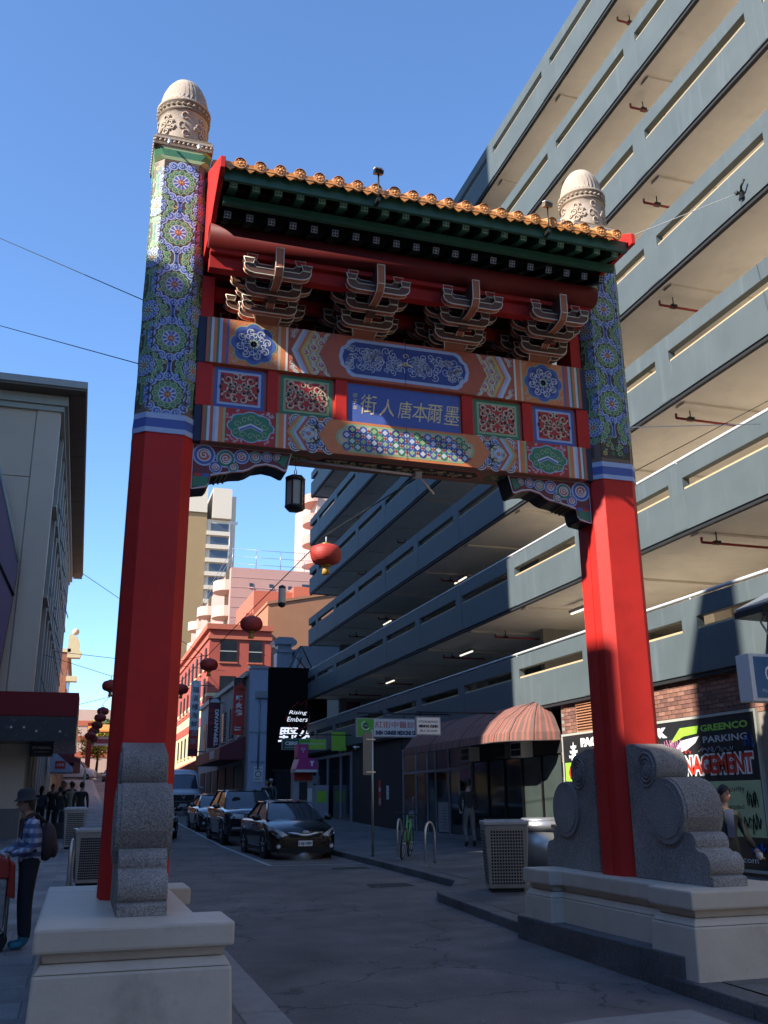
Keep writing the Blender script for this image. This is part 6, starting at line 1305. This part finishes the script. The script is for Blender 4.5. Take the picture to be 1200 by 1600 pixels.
# car park board behind the right column
t = thing('parking_board', 'big black car park advertising board covered in lettering and graffiti', 'advertising board', (WX, 17.4, 1.2))
BX = WX - .05; y0, y1, z0, z1 = 13.85, 20.85, .50, 3.12
b = MB(); b.box(BX, WX - .002, y0, y1, z0, z1, 'sign_black'); b.build('panel', t)
b = MB(); fr = .05
for a in ((y0 - fr, y1 + fr, z1, z1 + fr), (y0 - fr, y1 + fr, z0 - fr, z0), (y0 - fr, y0, z0, z1), (y1, y1 + fr, z0, z1)): b.box(BX - .012, WX - .002, *a, 'panel_trim')
b.build('frame', t)
TX = BX - .004
def tx(s, m, y, z, size, width, **k): return text(s, m, (TX - k.pop('lift', 0), y, z), t, face=FX, size=size, width=width, **k)
tx('PAGODA CAR PARK', 'letter_white', 18.24, 2.93, .21, 3.5, offset=.02); tx('121-131', 'letter_white', 19.3, 2.62, .19, .9, offset=.02)
for wd, yc, w in (('COMMERCIAL', 19.05, 3.15), ('MANAGEMENT', 15.28, 2.56)):
    tx(wd, 'letter_white', yc, 2.27, .40, w + .05, offset=.055); tx(wd, 'letter_red', yc, 2.27, .34, w, offset=.012, lift=.003)
tx('GREENCO', 'letter_green', 14.72, 2.93, .125, 1.36, offset=.004); tx('PARKING', 'letter_grey', 14.72, 2.72, .12, 1.27, offset=.002)
b = MB()
b.add([(TX, y, z) for y, z in ((16.45, 2.68), (16.05, 2.98), (15.46, 2.99), (15.52, 2.85), (15.95, 2.82))], [(0, 1, 2, 3, 4)], 'sign_lime'); b.add([(TX, y, z) for y, z in ((16.45, 2.46), (16.05, 2.74), (15.46, 2.80), (15.6, 2.68), (15.9, 2.56))], [(0, 1, 2, 3, 4)], 'letter_white'); b.build('arrow_logo', t, fix=False)
b = MB()       # pagoda emblem
for z, w in ((2.60, .24), (2.71, .19), (2.82, .14)): b.add([(TX, 20.35 + dy, z + dz) for dy, dz in ((w, .07), (w * .9, .0), (-w * .9, .0), (-w, .07), (-w * .6, .05), (0, .09), (w * .6, .05))], [tuple(range(7))], 'letter_white'); b.box(TX - .001, TX + .002, 20.35 - w * .5, 20.35 + w * .5, z - .06, z - .005, 'letter_white')
b.box(TX - .001, TX + .002, 20.335, 20.365, 2.87, 2.96, 'letter_white'); b.build('pagoda_emblem', t, fix=False)
b = MB(); b.box(TX, BX - .0005, y0 + .03, y1 - .12, 1.03, 1.97, 'sign_sage'); b.build('sage_panel', t)
b = MB(); b.box(TX, BX - .0005, 19.2, y1 - .05, 2.06, 2.5, 'sign_lime'); b.build('lime_strip', t)
tx('Improved Security', 'letter_black', 14.98, 1.82, .13, 1.32, lift=.003); tx('Upgraded', 'letter_black', 14.68, 1.52, .11, .60, lift=.003); tx('Throughout', 'letter_black', 14.5, 1.20, .12, .98, lift=.003); tx('greencoparking.com', 'letter_white', 15.15, .64, .13, 1.95)
rs = random.Random(21)
def scribble(y, z, w, h, n, m, r):
    b = MB(); p = []
    for i in range(n): p.append((TX - .008 - rs.random() * .002, y + w * (.5 - i / n) + rs.uniform(-.06, .06) * w, z + (h / 2) * (1 if i % 2 else -1) * rs.uniform(.4, 1)))
    q = []
    for a, c in zip(p, p[1:]): q += [a, tuple(lerp(a[k], c[k], .5) + (rs.uniform(-.03, .03) if k else 0) for k in range(3))]
    b.tube(q, r, 4, m); return b.build('graffiti', t)
scribble(14.12, 1.66, .28, .30, 14, 'spray_black', .007); scribble(14.5, 1.30, .75, .24, 13, 'spray_black', .011); scribble(14.05, 1.25, .3, .36, 7, 'spray_black', .011); scribble(14.95, 2.53, 1.1, .12, 18, 'spray_grey', .006); scribble(14.05, 2.62, .3, .3, 14, 'spray_blue', .006); scribble(14.1, .85, .35, .25, 12, 'spray_blue', .016)
scribble(16.3, 2.66, .6, .3, 18, 'spray_pink', .006); scribble(15.9, 2.52, .4, .10, 10, 'letter_red', .006); scribble(19.3, 1.5, 2.4, .5, 24, 'letter_white', .010); scribble(20.2, 1.35, .9, .5, 14, 'spray_grey', .010)
t = thing('projecting_sign', 'blue lightbox sign with a white edge jutting out at the right border', 'sign', (10.3, 12.5, 3.1))
b = MB(); b.box(9.9, 11.1, 12.30, 12.62, 3.12, 3.86, 'sign_white'); b.build('box', t, bevel=.01)
b = MB(); b.box(9.98, 11.05, 12.288, 12.299, 3.17, 3.81, 'sign_blue'); b.build('face', t)
text('On', 'letter_white', (10.28, 12.284, 3.55), t, size=.24, width=.24, offset=.006); text('Phone', 'letter_grey', (10.18, 12.284, 3.28), t, size=.06, width=.2); text('96', 'letter_white', (10.36, 12.284, 3.28), t, size=.07, width=.1)
b = MB(); b.tube([(11.0, 12.46, 3.87), (10.6, 12.46, 4.0), (10.35, 12.46, 4.4), (10.5, 12.46, 4.6)], .02, 6, 'panel_trim'); b.build('conduit', t)
t = thing('wall_vent_hood', 'dark metal hood sticking out of the parapet at the right edge', 'vent hood', (10.6, 12.6, 4.5))
b = MB(); b.prism([(10.99, 5.0), (10.2, 4.62), (10.2, 4.52), (10.99, 4.5)], 'y', 12.2, 12.9, 'black_metal'); b.build('hood', t); b = MB(); b.prism([(10.95, 5.02), (10.25, 4.68), (10.25, 4.65), (10.95, 4.99)], 'y', 12.15, 12.95, 'zinc'); b.build('cover', t)
# banners on the shops at the right
def banner(label, x, y, z0, z1, w, m, arm_x, lo=None, group=None):
    t = thing('banner_sign', label, 'banner sign', (x, y, z0), group=group); b = MB(); b.box(x - w / 2, x + w / 2, y - .05, y + .05, z0, z1, m); b.build('panel', t)
    b = MB()
    for z in (z0 + .3, z1 - .3): b.tube([(x + w / 2, y, z), (arm_x, y, z)], .03, 6, 'black_metal')
    b.build('arm', t); return t
t = banner('tall red flame banner with white Chinese characters on the pale shop wall', 7.72, 50.0, 5.0, 7.95, .62, 'sign_red', 8.1)
b = MB(); b.box(7.41, 8.03, 49.93, 49.948, 7.5, 7.95, 'sign_black')
for k, (dx, h) in enumerate(((-.22, .22), (-.1, .42), (.03, .6), (.14, .38), (.24, .25))): b.add([(7.72 + dx - .09, 49.925, 7.3), (7.72 + dx + .09, 49.925, 7.3), (7.72 + dx + .03, 49.925, 7.3 + h)], [(0, 1, 2)], 'letter_red')
b.build('flame', t, fix=False)
for i, ch in enumerate('野火烧'): text(ch, 'letter_white', (7.72, 49.94, 6.85 - i * .36), t, size=.32, width=.36, offset=.02)
text('Rising', 'letter_white', (7.70, 49.94, 5.36), t, size=.09, width=.34, offset=.01); text('Embers', 'letter_white', (7.70, 49.94, 5.25), t, size=.09, width=.36, offset=.01)
t = banner('maroon vertical banner reading TEPPANYAKI', 7.55, 58.5, 4.75, 7.75, .72, 'sign_maroon', 8.1)
b = MB(); b.box(7.2, 7.9, 58.43, 58.448, 7.42, 7.75, 'sign_black'); b.add([(7.55 + .3 * math.cos(a), 58.425, 7.46 + .25 * math.sin(a)) for a in [math.pi * i / 10 for i in range(11)]], [tuple(range(11))], 'letter_grey'); b.build('fan_emblem', t, fix=False)
text('TEPPANYAKI', 'letter_white', (7.70, 58.44, 5.95), t, size=.24, width=2.2, rot=math.pi / 2, offset=.012)
for i, ch in enumerate('鐵板燒'): text(ch, 'letter_red', (7.36, 58.44, 7.0 - i * .38), t, size=.26, width=.28)
t = banner('faded white to red vertical banner hanging on the cream corner building', 6.85, 63, 4.45, 9.3, .62, 'sign_white', 8.1)
b = MB(); b.box(6.54, 7.16, 62.93, 62.948, 4.45, 6.1, 'letter_red'); b.box(6.54, 7.16, 62.925, 62.93, 4.55, 4.9, 'sign_maroon')
b.build('red_panel', t)
for i, ch in enumerate('福滿樓海鮮酒家'): text(ch, 'spray_grey' if i > 4 else 'letter_black', (6.85, 62.92, 8.7 - i * .55), t, size=.4, width=.42)
b = MB(); b.tube([(6.85 + .2 * math.cos(a), 62.92, 9.05 + .2 * math.sin(a)) for a in [i * math.pi / 8 for i in range(16)]], .02, 4, 'spray_grey', True); b.build('emblem', t)

# ---------------------------------------------------------------- lanterns on their wires
def red_lantern(label, x, y, z, r, group='red paper lanterns strung over the lane'):
    t = thing('red_lantern', label, 'lantern', (x, y, z), 0, group); n = 20; b = MB()
    prof = [(r * .28, r * .62)] + [(r * (.28 + .72 * math.cos(a) ** .7), r * .62 * math.sin(a)) for a in [R(75 - 15 * i) for i in range(11)]] + [(r * .28, -r * .62)]
    b.lathe(prof, 0, 0, n, 'lantern_red')
    for i, v in enumerate(b.v):
        if i % 2: b.v[i] = (v[0] * .96, v[1] * .96, v[2])
    b.build('shade', t, local=True, fix=False)
    b = MB(); b.cyl((0, 0, r * .6), (0, 0, r * .72), r * .3, n=14, m='gold_metal'); b.build('cap_ring', t, local=True); b = MB(); b.cyl((0, 0, -r * .74), (0, 0, -r * .6), r * .34, r * .3, 14, 'gold_metal'); b.build('cap_ring', t, local=True)
    b = MB(); b.cyl((0, 0, -r * 1.25), (0, 0, -r * .72), r * .26, r * .16, 12, 'tassel'); b.build('tassel', t, local=True)
    b = MB(); b.tube([(0, 0, r * .7), (0, 0, r * 1.15)], .012, 5, 'cable_white'); b.build('hook', t, local=True); return t
LANT = [(4.45, 18.0, 6.50, .33, 'largest red lantern, nearest the gate opening'), (4.12, 25.0, 6.28, .31, 'dark red lantern in front of the red building'), (3.83, 31.6, 6.05, .30, 'red lantern third along the wire, over the parked cars'), (3.70, 39.5, 6.10, .30, 'red lantern just right of the left column, beyond the others'), (.80, 35.0, 5.65, .30, 'red lantern peeking out left of the left column')]
for x, y, z, r, lb_ in LANT: red_lantern(lb_, x, y, z, r)
for i, (x, y, z, w) in enumerate(((.92, 53, 6.33, 'topmost'), (.80, 52.6, 5.95, 'second from the top'), (.70, 55, 5.75, 'third from the top'), (.60, 58, 5.65, 'fourth from the top'), (.62, 62, 5.45, 'fifth from the top'), (.40, 56, 5.22, 'lowest'))): red_lantern(f'small red lantern, {w} of the cluster in the left gap', x, y, z, .31)
def wire(label, pts, r=.008, m='cable', sag=0., group=None):
    b = MB(); q = []
    for a, c in zip(pts, pts[1:]):
        for i in range(12): t_ = i / 12; q.append((lerp(a[0], c[0], t_), lerp(a[1], c[1], t_), lerp(a[2], c[2], t_) - sag * 4 * t_ * (1 - t_)))
    q.append(pts[-1]); b.tube(q, r, 5, m); return tag(b.build('cable'), label, 'cable', group)
wire('lantern wire running from the gate beam down the lane', [(3.6, 9.9, 5.40), (4.45, 18, 6.92), (4.12, 25, 6.68), (3.83, 31.6, 6.42), (3.70, 39.5, 6.46), (3.4, 50, 6.9)], .012)
b = MB(); b.tube([(2.05, 9.82, 5.41), (3.55, 9.84, 5.375)], .016, 6, 'cable_white'); b.box(3.50, 3.58, 9.80, 9.88, 5.34, 5.41, 'cable_white'); b.tube([(3.56, 9.84, 5.36), (3.95, 10.4, 5.36)], .014, 6, 'cable_white'); tag(b.build('support_arm'), 'thin white arm under the lower beam that carries the lantern wire', 'bracket')
wire('thin wire crossing the upper left sky to the left column', [(-3.2, 18, 12.9), (.28, 9.9, 7.2)], .006); wire('thin wire crossing the middle left sky to the left column', [(-3.4, 18, 10.9), (.27, 9.9, 6.4)], .006)
wire('pale wire from the wall bracket down to the right column', [(10.92, 12.3, 12.55), (6.3, 9.9, 9.0)], .006, 'cable_white'); wire('pale wire from the right column out to the right edge', [(6.34, 9.95, 6.35), (9.6, 11, 7.2)], .008, 'cable_white')
wire('dark wire slung along the car park soffit to the right edge', [(6.3, 9.85, 5.6), (10.3, 11.2, 7.9)], .006); wire('wire from the left eaves across the lane', [(-1, 66, 16.8), (8.4, 71, 12)], .02); wire('lower wire from the left building across the lane', [(-1.8, 50, 9.0), (8.3, 60, 9.6)], .015); wire('wire carrying the lantern cluster over the left gap', [(-1, 48, 6.0), (1.2, 52, 7.0), (.9, 53, 6.75), (.4, 56, 5.6), (.2, 70, 6.2)], .012)
wire('wire holding the lantern left of the column', [(-1.8, 40, 7.4), (.80, 35, 6.0), (4.0, 33, 6.6)], .010)
t = thing('hexagonal_lantern', 'small dark hexagonal lantern hanging farther down the lane wire', 'lantern', (4.0, 21.2, 6.0)); b = MB(); b.lathe([(0, 6.62), (.085, 6.58), (.085, 6.10), (0, 6.06)], 4.25, 21.5, 6, 'black_metal'); b.build('frame', t); b = MB(); b.lathe([(.087, 6.18), (.087, 6.52)], 4.25, 21.5, 6, 'panel_grey'); b.build('glass', t)

for (x, y, k, lb_) in ((11.75, 30.5, 1, 'dark car parked on the first deck behind the slotted parapet'), (11.8, 37.5, 1, 'dark car parked farther along the first deck'), (11.75, 17.2, 2, 'dark car parked on the second deck near the right column'), (11.8, 14.0, 0, 'dark car parked on the lowest deck near the right edge')): dup(c3, (x, y, LZ[k] + .305), R(-90), lb_, 'cars parked on the open decks')
# ---------------------------------------------------------------- people
def skin_body(joints, edges, mats, name, parent, levels=1):
    """joints: name -> (pos, radius or (rx, ry)); edges: (a, b, material key) ; one continuous skinned surface"""
    names = list(joints); me = bpy.data.meshes.new(name); me.from_pydata([joints[n][0] for n in names], [(names.index(a), names.index(b)) for a, b, _ in edges], [])
    o = bpy.data.objects.new(name, me); COL.objects.link(o); o.modifiers.new('s', 'SKIN'); ss = o.modifiers.new('d', 'SUBSURF'); ss.levels = levels; ss.render_levels = levels
    for i, n in enumerate(names):
        r = joints[n][1]; sv = me.skin_vertices[0].data[i]; sv.radius = r if isinstance(r, tuple) else (r, r); sv.use_root = (n == 'pelvis')
    bpy.context.view_layer.update(); ev = o.evaluated_get(bpy.context.evaluated_depsgraph_get()); nm = bpy.data.meshes.new_from_object(ev); bpy.data.objects.remove(o); bpy.data.meshes.remove(me)
    keys = []
    for _, _, k in edges:
        if k not in keys: keys.append(k)
    nm.materials.clear(); [nm.materials.append(M[k]) for k in keys]
    seg = [(Vector(joints[a][0]), Vector(joints[b][0]), keys.index(k)) for a, b, k in edges]
    for p in nm.polygons:
        c = p.center; best = 9; bi = 0
        for a, b, k in seg:
            ab = b - a; t = max(0, min(1, (c - a).dot(ab) / max(1e-9, ab.length_squared))); d = (c - a - ab * t).length
            if d < best: best, bi = d, k
        p.material_index = bi; p.use_smooth = True
    nm.name = name; ob = bpy.data.objects.new(name, nm); COL.objects.link(ob); ob.parent = parent; WL[ob.name] = (0, 0, 0); return ob
def hand(b, w, d, side, size=1., curl=.5):
    """palm and five fingers hanging from the wrist w along direction d"""
    d = Vector(d).normalized(); w = Vector(w); sx = Vector((0, 1, 0)) if abs(d.y) < .8 else Vector((1, 0, 0)); u = (sx - d * sx.dot(d)).normalized(); n = d.cross(u) * side
    b.tube([w, w + d * .04 * size, w + d * .085 * size], [.022 * size, .036 * size, .030 * size], 8, 'skin')
    for k, (off, L) in enumerate(((-.03, .062), (-.01, .075), (.01, .07), (.028, .055))):
        p = w + d * .08 * size + u * off * size; b.tube([p, p + (d + n * curl * .3).normalized() * L * .5 * size, p + (d + n * curl).normalized() * L * size], [.010 * size, .009 * size, .006 * size], 6, 'skin')
    p = w + d * .03 * size - u * .03 * size; b.tube([p, p + (d - u * .9 + n * .3).normalized() * .035 * size, p + (d * 1.2 - u * .5 + n * .6).normalized() * .06 * size], [.012 * size, .010 * size, .007 * size], 6, 'skin')
def person(label, loc, rz, top='cloth_black', legs='denim', shoes='shoe_black', h=1.68, pose=None, hair='short', fingers=False, group=None, female=False, headturn=0.):
    t = thing('person', label, 'person', loc, rz, group); k = h / 1.68; P = dict(pose or {}); bulk = P.pop('BULK', 0)
    sw = .165 if female else .185
    J = dict(pelvis=((0, .0, .94), (.135, .105)), waist=((0, 0, 1.08), (.125, .10)), chest=((0, .0, 1.27), (.155, .115)), neckb=((0, .01, 1.42), (.075, .065)), neck=((0, -.005, 1.49), (.05, .052)), headb=((0, -.015, 1.555), (.05, .055)))
    for s, n in ((1, 'l'), (-1, 'r')):
        J['hip' + n] = ((s * .085, 0, .86), (.092, .10)); J['knee' + n] = ((s * .095, -.012, .50), (.066, .07)); J['ank' + n] = ((s * .095, .02, .12), (.050, .055)); J['heel' + n] = ((s * .095, .0, .05), (.045, .05)); J['toe' + n] = ((s * .105, -.15, .035), (.042, .03))
        J['sh' + n] = ((s * sw, .01, 1.385), (.068, .068)); J['el' + n] = ((s * (sw + .06), .03, 1.12), (.052, .052)); J['wr' + n] = ((s * (sw + .06), -.04, .88), (.034, .036)); J['hd' + n] = ((s * (sw + .055), -.06, .80), (.026, .034))
    for kk, v in P.items(): J[kk] = (v, J[kk][1])
    if bulk:
        for kk, q in (('pelvis', (.165, .145)), ('waist', (.165, .15)), ('chest', (.185, .15)), ('shl', (.082, .085)), ('shr', (.082, .085)), ('ell', (.066, .068)), ('elr', (.066, .068)), ('hipl', (.105, .115)), ('hipr', (.105, .115)), ('kneel', (.085, .09)), ('kneer', (.085, .09)), ('ankl', (.07, .075)), ('ankr', (.07, .075))): J[kk] = (J[kk][0], q)
    J = {n: (tuple(c * k for c in p), tuple(c * k for c in r)) for n, (p, r) in J.items()}
    E = [('pelvis', 'waist', top), ('waist', 'chest', top), ('chest', 'neckb', top), ('neckb', 'neck', 'skin'), ('neck', 'headb', 'skin')]
    for n in 'lr':
        E += [('pelvis', 'hip' + n, legs), ('hip' + n, 'knee' + n, legs), ('knee' + n, 'ank' + n, legs), ('ank' + n, 'heel' + n, shoes), ('heel' + n, 'toe' + n, shoes), ('chest', 'sh' + n, top), ('sh' + n, 'el' + n, top), ('el' + n, 'wr' + n, top)]
        if not fingers: E.append(('wr' + n, 'hd' + n, 'skin'))
        else: J.pop('hd' + n)
    body = skin_body(J, E, None, 'body', t)
    if fingers:
        b = MB()
        for s, n in ((1, 'l'), (-1, 'r')):
            w = Vector(J['wr' + n][0]); d = (w - Vector(J['el' + n][0])).normalized(); hand(b, w, d if P.get('grip') is None else P['grip'], s, k * 1.15)
        b.build('hands', t, local=True)
    hc = Vector(J['headb'][0]) + Vector((0, -.005, .075 * k)); b = MB(); n_ = 18; m_ = 12; V = []
    for j in range(m_ + 1):
        tt = math.pi * j / m_
        for i in range(n_):
            a = 2 * math.pi * i / n_; x, y, z = .075 * math.sin(tt) * math.sin(a), -.095 * math.sin(tt) * math.cos(a), .122 * math.cos(tt)
            if z < -.02: x *= 1 - .9 * (-z - .02) * 3; y = y * (1 - (-z - .02) * 2.2) - .012 * (-z / .12)
            if y < 0: y *= .94
            V.append((x, y, z))
    b.add(V, [(j * n_ + i, (j + 1) * n_ + i, (j + 1) * n_ + (i + 1) % n_, j * n_ + (i + 1) % n_) for j in range(m_) for i in range(n_)], 'skin', True)
    b.prism([(-.086, .028), (-.116, -.022), (-.10, -.034), (-.082, -.034)], 'x', -.012, .012, 'skin', smooth=True)
    for s in (-1, 1): b.sph((s * .076, .008, -.005), (.010, .022, .032), 8, 'skin', 6)
    hd = b.build('head', t, local=True); hd.location = hc; hd.scale = (k, k, k); hd.rotation_euler[2] = headturn
    if fingers or hair == 'face':
        b = MB()
        for s in (-1, 1): b.sph((s * .03, -.083, .012), (.012, .006, .007), 8, 'hair', 5); b.tube([(s * .014, -.090, .034), (s * .045, -.080, .036)], .004, 4, 'hair')
        b.tube([(-.022, -.087, -.058), (0, -.093, -.060), (.022, -.087, -.058)], .005, 5, 'letter_red'); b.build('face_features', hd, local=True)
    b = MB(); V = []; F = []; nn = 18; mm = 7; tm = .60 if hair != 'long' else .66
    for j in range(mm + 1):
        for i in range(nn):
            a = 2 * math.pi * i / nn; back = .5 - .5 * math.cos(a); tt = math.pi * (tm * (.55 + .62 * back)) * j / mm; q = 1.10 + .02 * math.sin(5 * a + j)
            V.append((.078 * q * math.sin(tt) * math.sin(a), -.098 * q * math.sin(tt) * math.cos(a), .126 * q * math.cos(tt)))
    for j in range(mm): F += [(j * nn + i, (j + 1) * nn + i, (j + 1) * nn + (i + 1) % nn, j * nn + (i + 1) % nn) for i in range(nn)]
    b.add(V, F, 'hair', True)
    if hair == 'long': b.tube([(0, .06, .05), (0, .085, -.08), (0, .07, -.22)], [.07, .075, .04], 10, 'hair')
    b.build('hair', hd, local=True, fix=False); return t, hd, k
# man with hat and trolley
mz = lp(11.8)
mp, hd, k = person('elderly man in a checked shirt, dark hat and backpack pushing a shopping trolley', (-.46, 11.85, mz), R(-82), 'plaid', 'denim', 'shoe_teal', 1.60, dict(BULK=1, chest=(0, -.03, 1.26), neckb=(0, -.045, 1.40), neck=(0, -.07, 1.465), headb=(0, -.095, 1.52), shl=(.185, -.02, 1.36), shr=(-.185, -.02, 1.36), ell=(.23, -.04, 1.10), elr=(-.23, -.10, 1.10), wrl=(.16, -.29, 1.02), wrr=(-.15, -.36, 1.0), anl=(0, 0, 0)) if False else dict(BULK=1, chest=(0, -.03, 1.26), neckb=(0, -.045, 1.40), neck=(0, -.07, 1.465), headb=(0, -.095, 1.52), shl=(.185, -.02, 1.36), shr=(-.185, -.02, 1.36), ell=(.235, .02, 1.10), elr=(-.23, -.10, 1.10), wrl=(.17, -.24, 1.02), wrr=(-.15, -.38, .99)), fingers=True)
b = MB(); b.lathe([(.145, -.0), (.135, .012), (.105, .03), (.100, .10), (.075, .135), (0, .145)], 0, 0, 20, 'hat'); h_ = b.build('hat', mp, local=True); h_.parent = hd; h_.location = (0, .0, .030); h_.rotation_euler[0] = R(6)
b = MB(); b.sph((0, .165, 1.10), (.15, .11, .21), 16, 'pack', 10); b.sph((0, .25, 1.02), (.11, .05, .10), 12, 'pack', 8); bp = b.build('backpack', mp, local=True)
b = MB()
for s in (-1, 1): b.tube([(s * .11, .14, 1.30), (s * .125, .02, 1.405), (s * .125, -.12, 1.33), (s * .13, -.12, 1.15), (s * .15, .05, 1.0)], .017, 6, 'pack')
b.build('strap', mp, local=True)
t = thing('shopping_trolley', 'wheeled shopping trolley with a red top and newsprint patterned bag held by the man', 'shopping trolley', (-.86, 11.74, mz))
b = MB(); b.box(-1.04, -.66, 11.56, 11.90, mz + .22, mz + .74, 'bag_print'); b.build('bag', t, bevel=.03)
b = MB(); b.prism([(-1.06, mz + .74), (-.64, mz + .74), (-.66, mz + .93), (-.78, mz + .97), (-1.0, mz + .93)], 'y', 11.55, 11.91, 'bag_red'); b.build('flap', t, bevel=.02)
b = MB(); b.prism([(-.655, mz + .92), (-.60, mz + .88), (-.57, mz + .52), (-.655, mz + .56)], 'y', 11.60, 11.80, 'bag_red'); b.build('carrier_bag', t, bevel=.02)
b = MB()
for y in (11.62, 11.84): b.tube([(-.63, y, mz + .10), (-.64, y, mz + .75), (-.70, y, mz + .97), (-.80, y, mz + 1.02)], .011, 6, 'steel'); b.cyl((-.70, y - .02, mz + .09), (-.70, y + .02, mz + .09), .09, n=16, m='rubber'); b.cyl((-.98, y - .02, mz + .07), (-.98, y + .02, mz + .07), .07, n=14, m='shoe_teal')
b.tube([(-.80, 11.62, mz + 1.02), (-.80, 11.84, mz + 1.02)], .016, 6, 'rubber'); b.box(-1.02, -.66, 11.60, 11.86, mz + .18, mz + .20, 'steel'); b.build('frame', t)
# woman behind the drum stone
wp, hd, k = person('woman in a dark green coat stepping out behind the right drum stone', (8.40, 11.3, rp(8.4, 11.3)), R(-8), 'olive_coat', 'cloth_black', 'shoe_black', 1.60, dict(ell=(.27, .0, 1.12), wrl=(.37, -.06, .89)), fingers=True, hair='long', female=True, headturn=R(22))
b = MB(); b.sph((.375, -.10, .765), (.045, .05, .055), 10, 'cloth_white', 7); b.build('white_cup', wp, local=True)
b = MB(); b.prism([(-.06, 1.36), (.06, 1.36), (.05, 1.0), (-.05, 1.0)], 'y', -.122, -.10, 'cloth_navy'); b.build('shirt_front', wp, local=True)
person('man in a black hoodie and grey trousers walking away by the shop windows', (10.05, 24.4, rp(10.05, 24.4)), R(172), 'cloth_black', 'cloth_grey', 'shoe_black', 1.68, dict(kneel=(.095, -.09, .50), ankl=(.095, .06, .14), heell=(.095, .05, .07), toel=(.105, -.10, .035), kneer=(-.095, .02, .50), ankr=(-.095, .16, .16), heelr=(-.095, .16, .09), toer=(-.105, .03, .035), ell=(.26, .07, 1.12), elr=(-.26, .07, 1.12), wrl=(.19, -.05, .93), wrr=(-.19, -.05, .93), hdl=(.15, -.08, .88), hdr=(-.15, -.08, .88)))
walk = dict(kneel=(.095, -.10, .50), ankl=(.095, -.12, .12), heell=(.095, -.13, .05), toel=(.105, -.28, .05), kneer=(-.095, .02, .50), ankr=(-.095, .18, .16), heelr=(-.095, .18, .09), toer=(-.105, .06, .035))
crowd = [(-1.30, 38.6, 170, 'cloth_navy', 'denim', 'woman with long dark hair and a navy top, leftmost of the crowd by the shops', 'long'), (-.95, 40.2, 10, 'cloth_black', 'cloth_black', 'man in black with pale print facing the camera in the left crowd', 'short'), (-.62, 37.6, 175, 'cloth_black', 'denim', 'broad man seen from behind in the middle of the left crowd', 'short'),
         (-.55, 42.0, -20, 'cloth_maroon', 'denim', 'person in maroon behind the middle of the left crowd', 'short'), (-.22, 39.0, 160, 'cloth_tan', 'cloth_tan', 'person in tan clothes at the right of the left crowd', 'short'), (.12, 37.8, 165, 'cloth_black', 'cloth_black', 'slim person in black at the kerb, rightmost of the left crowd', 'short'),
         (-1.05, 44.5, 0, 'cloth_grey', 'denim', 'person in grey deep in the left crowd near the shop windows', 'long'), (-.70, 47, 30, 'cloth_white', 'denim', 'person in white farthest back in the left crowd', 'short'), (-.30, 45.5, 180, 'cloth_black', 'denim', 'dark clothed person back right in the left crowd', 'short')]
for i, (x, y, a, tp, lg, lb_, hr) in enumerate(crowd): person(lb_, (x, y, lp(y)), R(a), tp, lg, 'shoe_black', random.uniform(1.6, 1.78), walk if i % 2 else None, hr, group='people on the left footpath')
for x, y, a, tp, lb_ in ((8.1, 43.5, 5, 'cloth_black', 'person in black beside the dark restaurant front'), (8.6, 45, -30, 'cloth_grey', 'person with a pale cap beside the dark restaurant front')):
    q, hd, k = person(lb_, (x, y, rp(x, y)), R(a), tp, 'denim', 'shoe_black', 1.72)
    if tp == 'cloth_grey': b = MB(); b.lathe([(.092, .0), (.088, .05), (.06, .085), (0, .095)], 0, 0, 14, 'cloth_white'); b.box(-.06, .06, -.17, -.07, 0, .012, 'cloth_white'); o = b.build('cap', q, local=True); o.parent = hd; o.location = (0, 0, .05)
t = thing('suitcase', 'small black wheeled suitcase standing behind the left crowd', 'suitcase', (-.42, 34.5, lp(34.5))); z0 = lp(34.5)
b = MB(); b.box(-.62, -.26, 34.4, 34.64, z0 + .05, z0 + .55, 'cloth_black'); b.build('case', t, bevel=.03); b = MB(); b.tube([(-.55, 34.6, z0 + .55), (-.55, 34.6, z0 + .95), (-.33, 34.6, z0 + .95), (-.33, 34.6, z0 + .55)], .012, 5, 'steel'); b.build('handle', t)
t = thing('leaning_pole', 'pale thin post at the kerb behind the left crowd', 'bollard', (.18, 44, lp(44))); b = MB(); b.cyl((.18, 44, lp(44)), (.22, 44, lp(44) + 2.3), .05, n=10, m='cream'); b.build('post', t)
# unseen block behind the photographer, added to cut sky light on front faces
hidden_block('unseen dark block behind the camera, added to cut sky light', -60, 70, -60, -32, 19, 'park_wall')
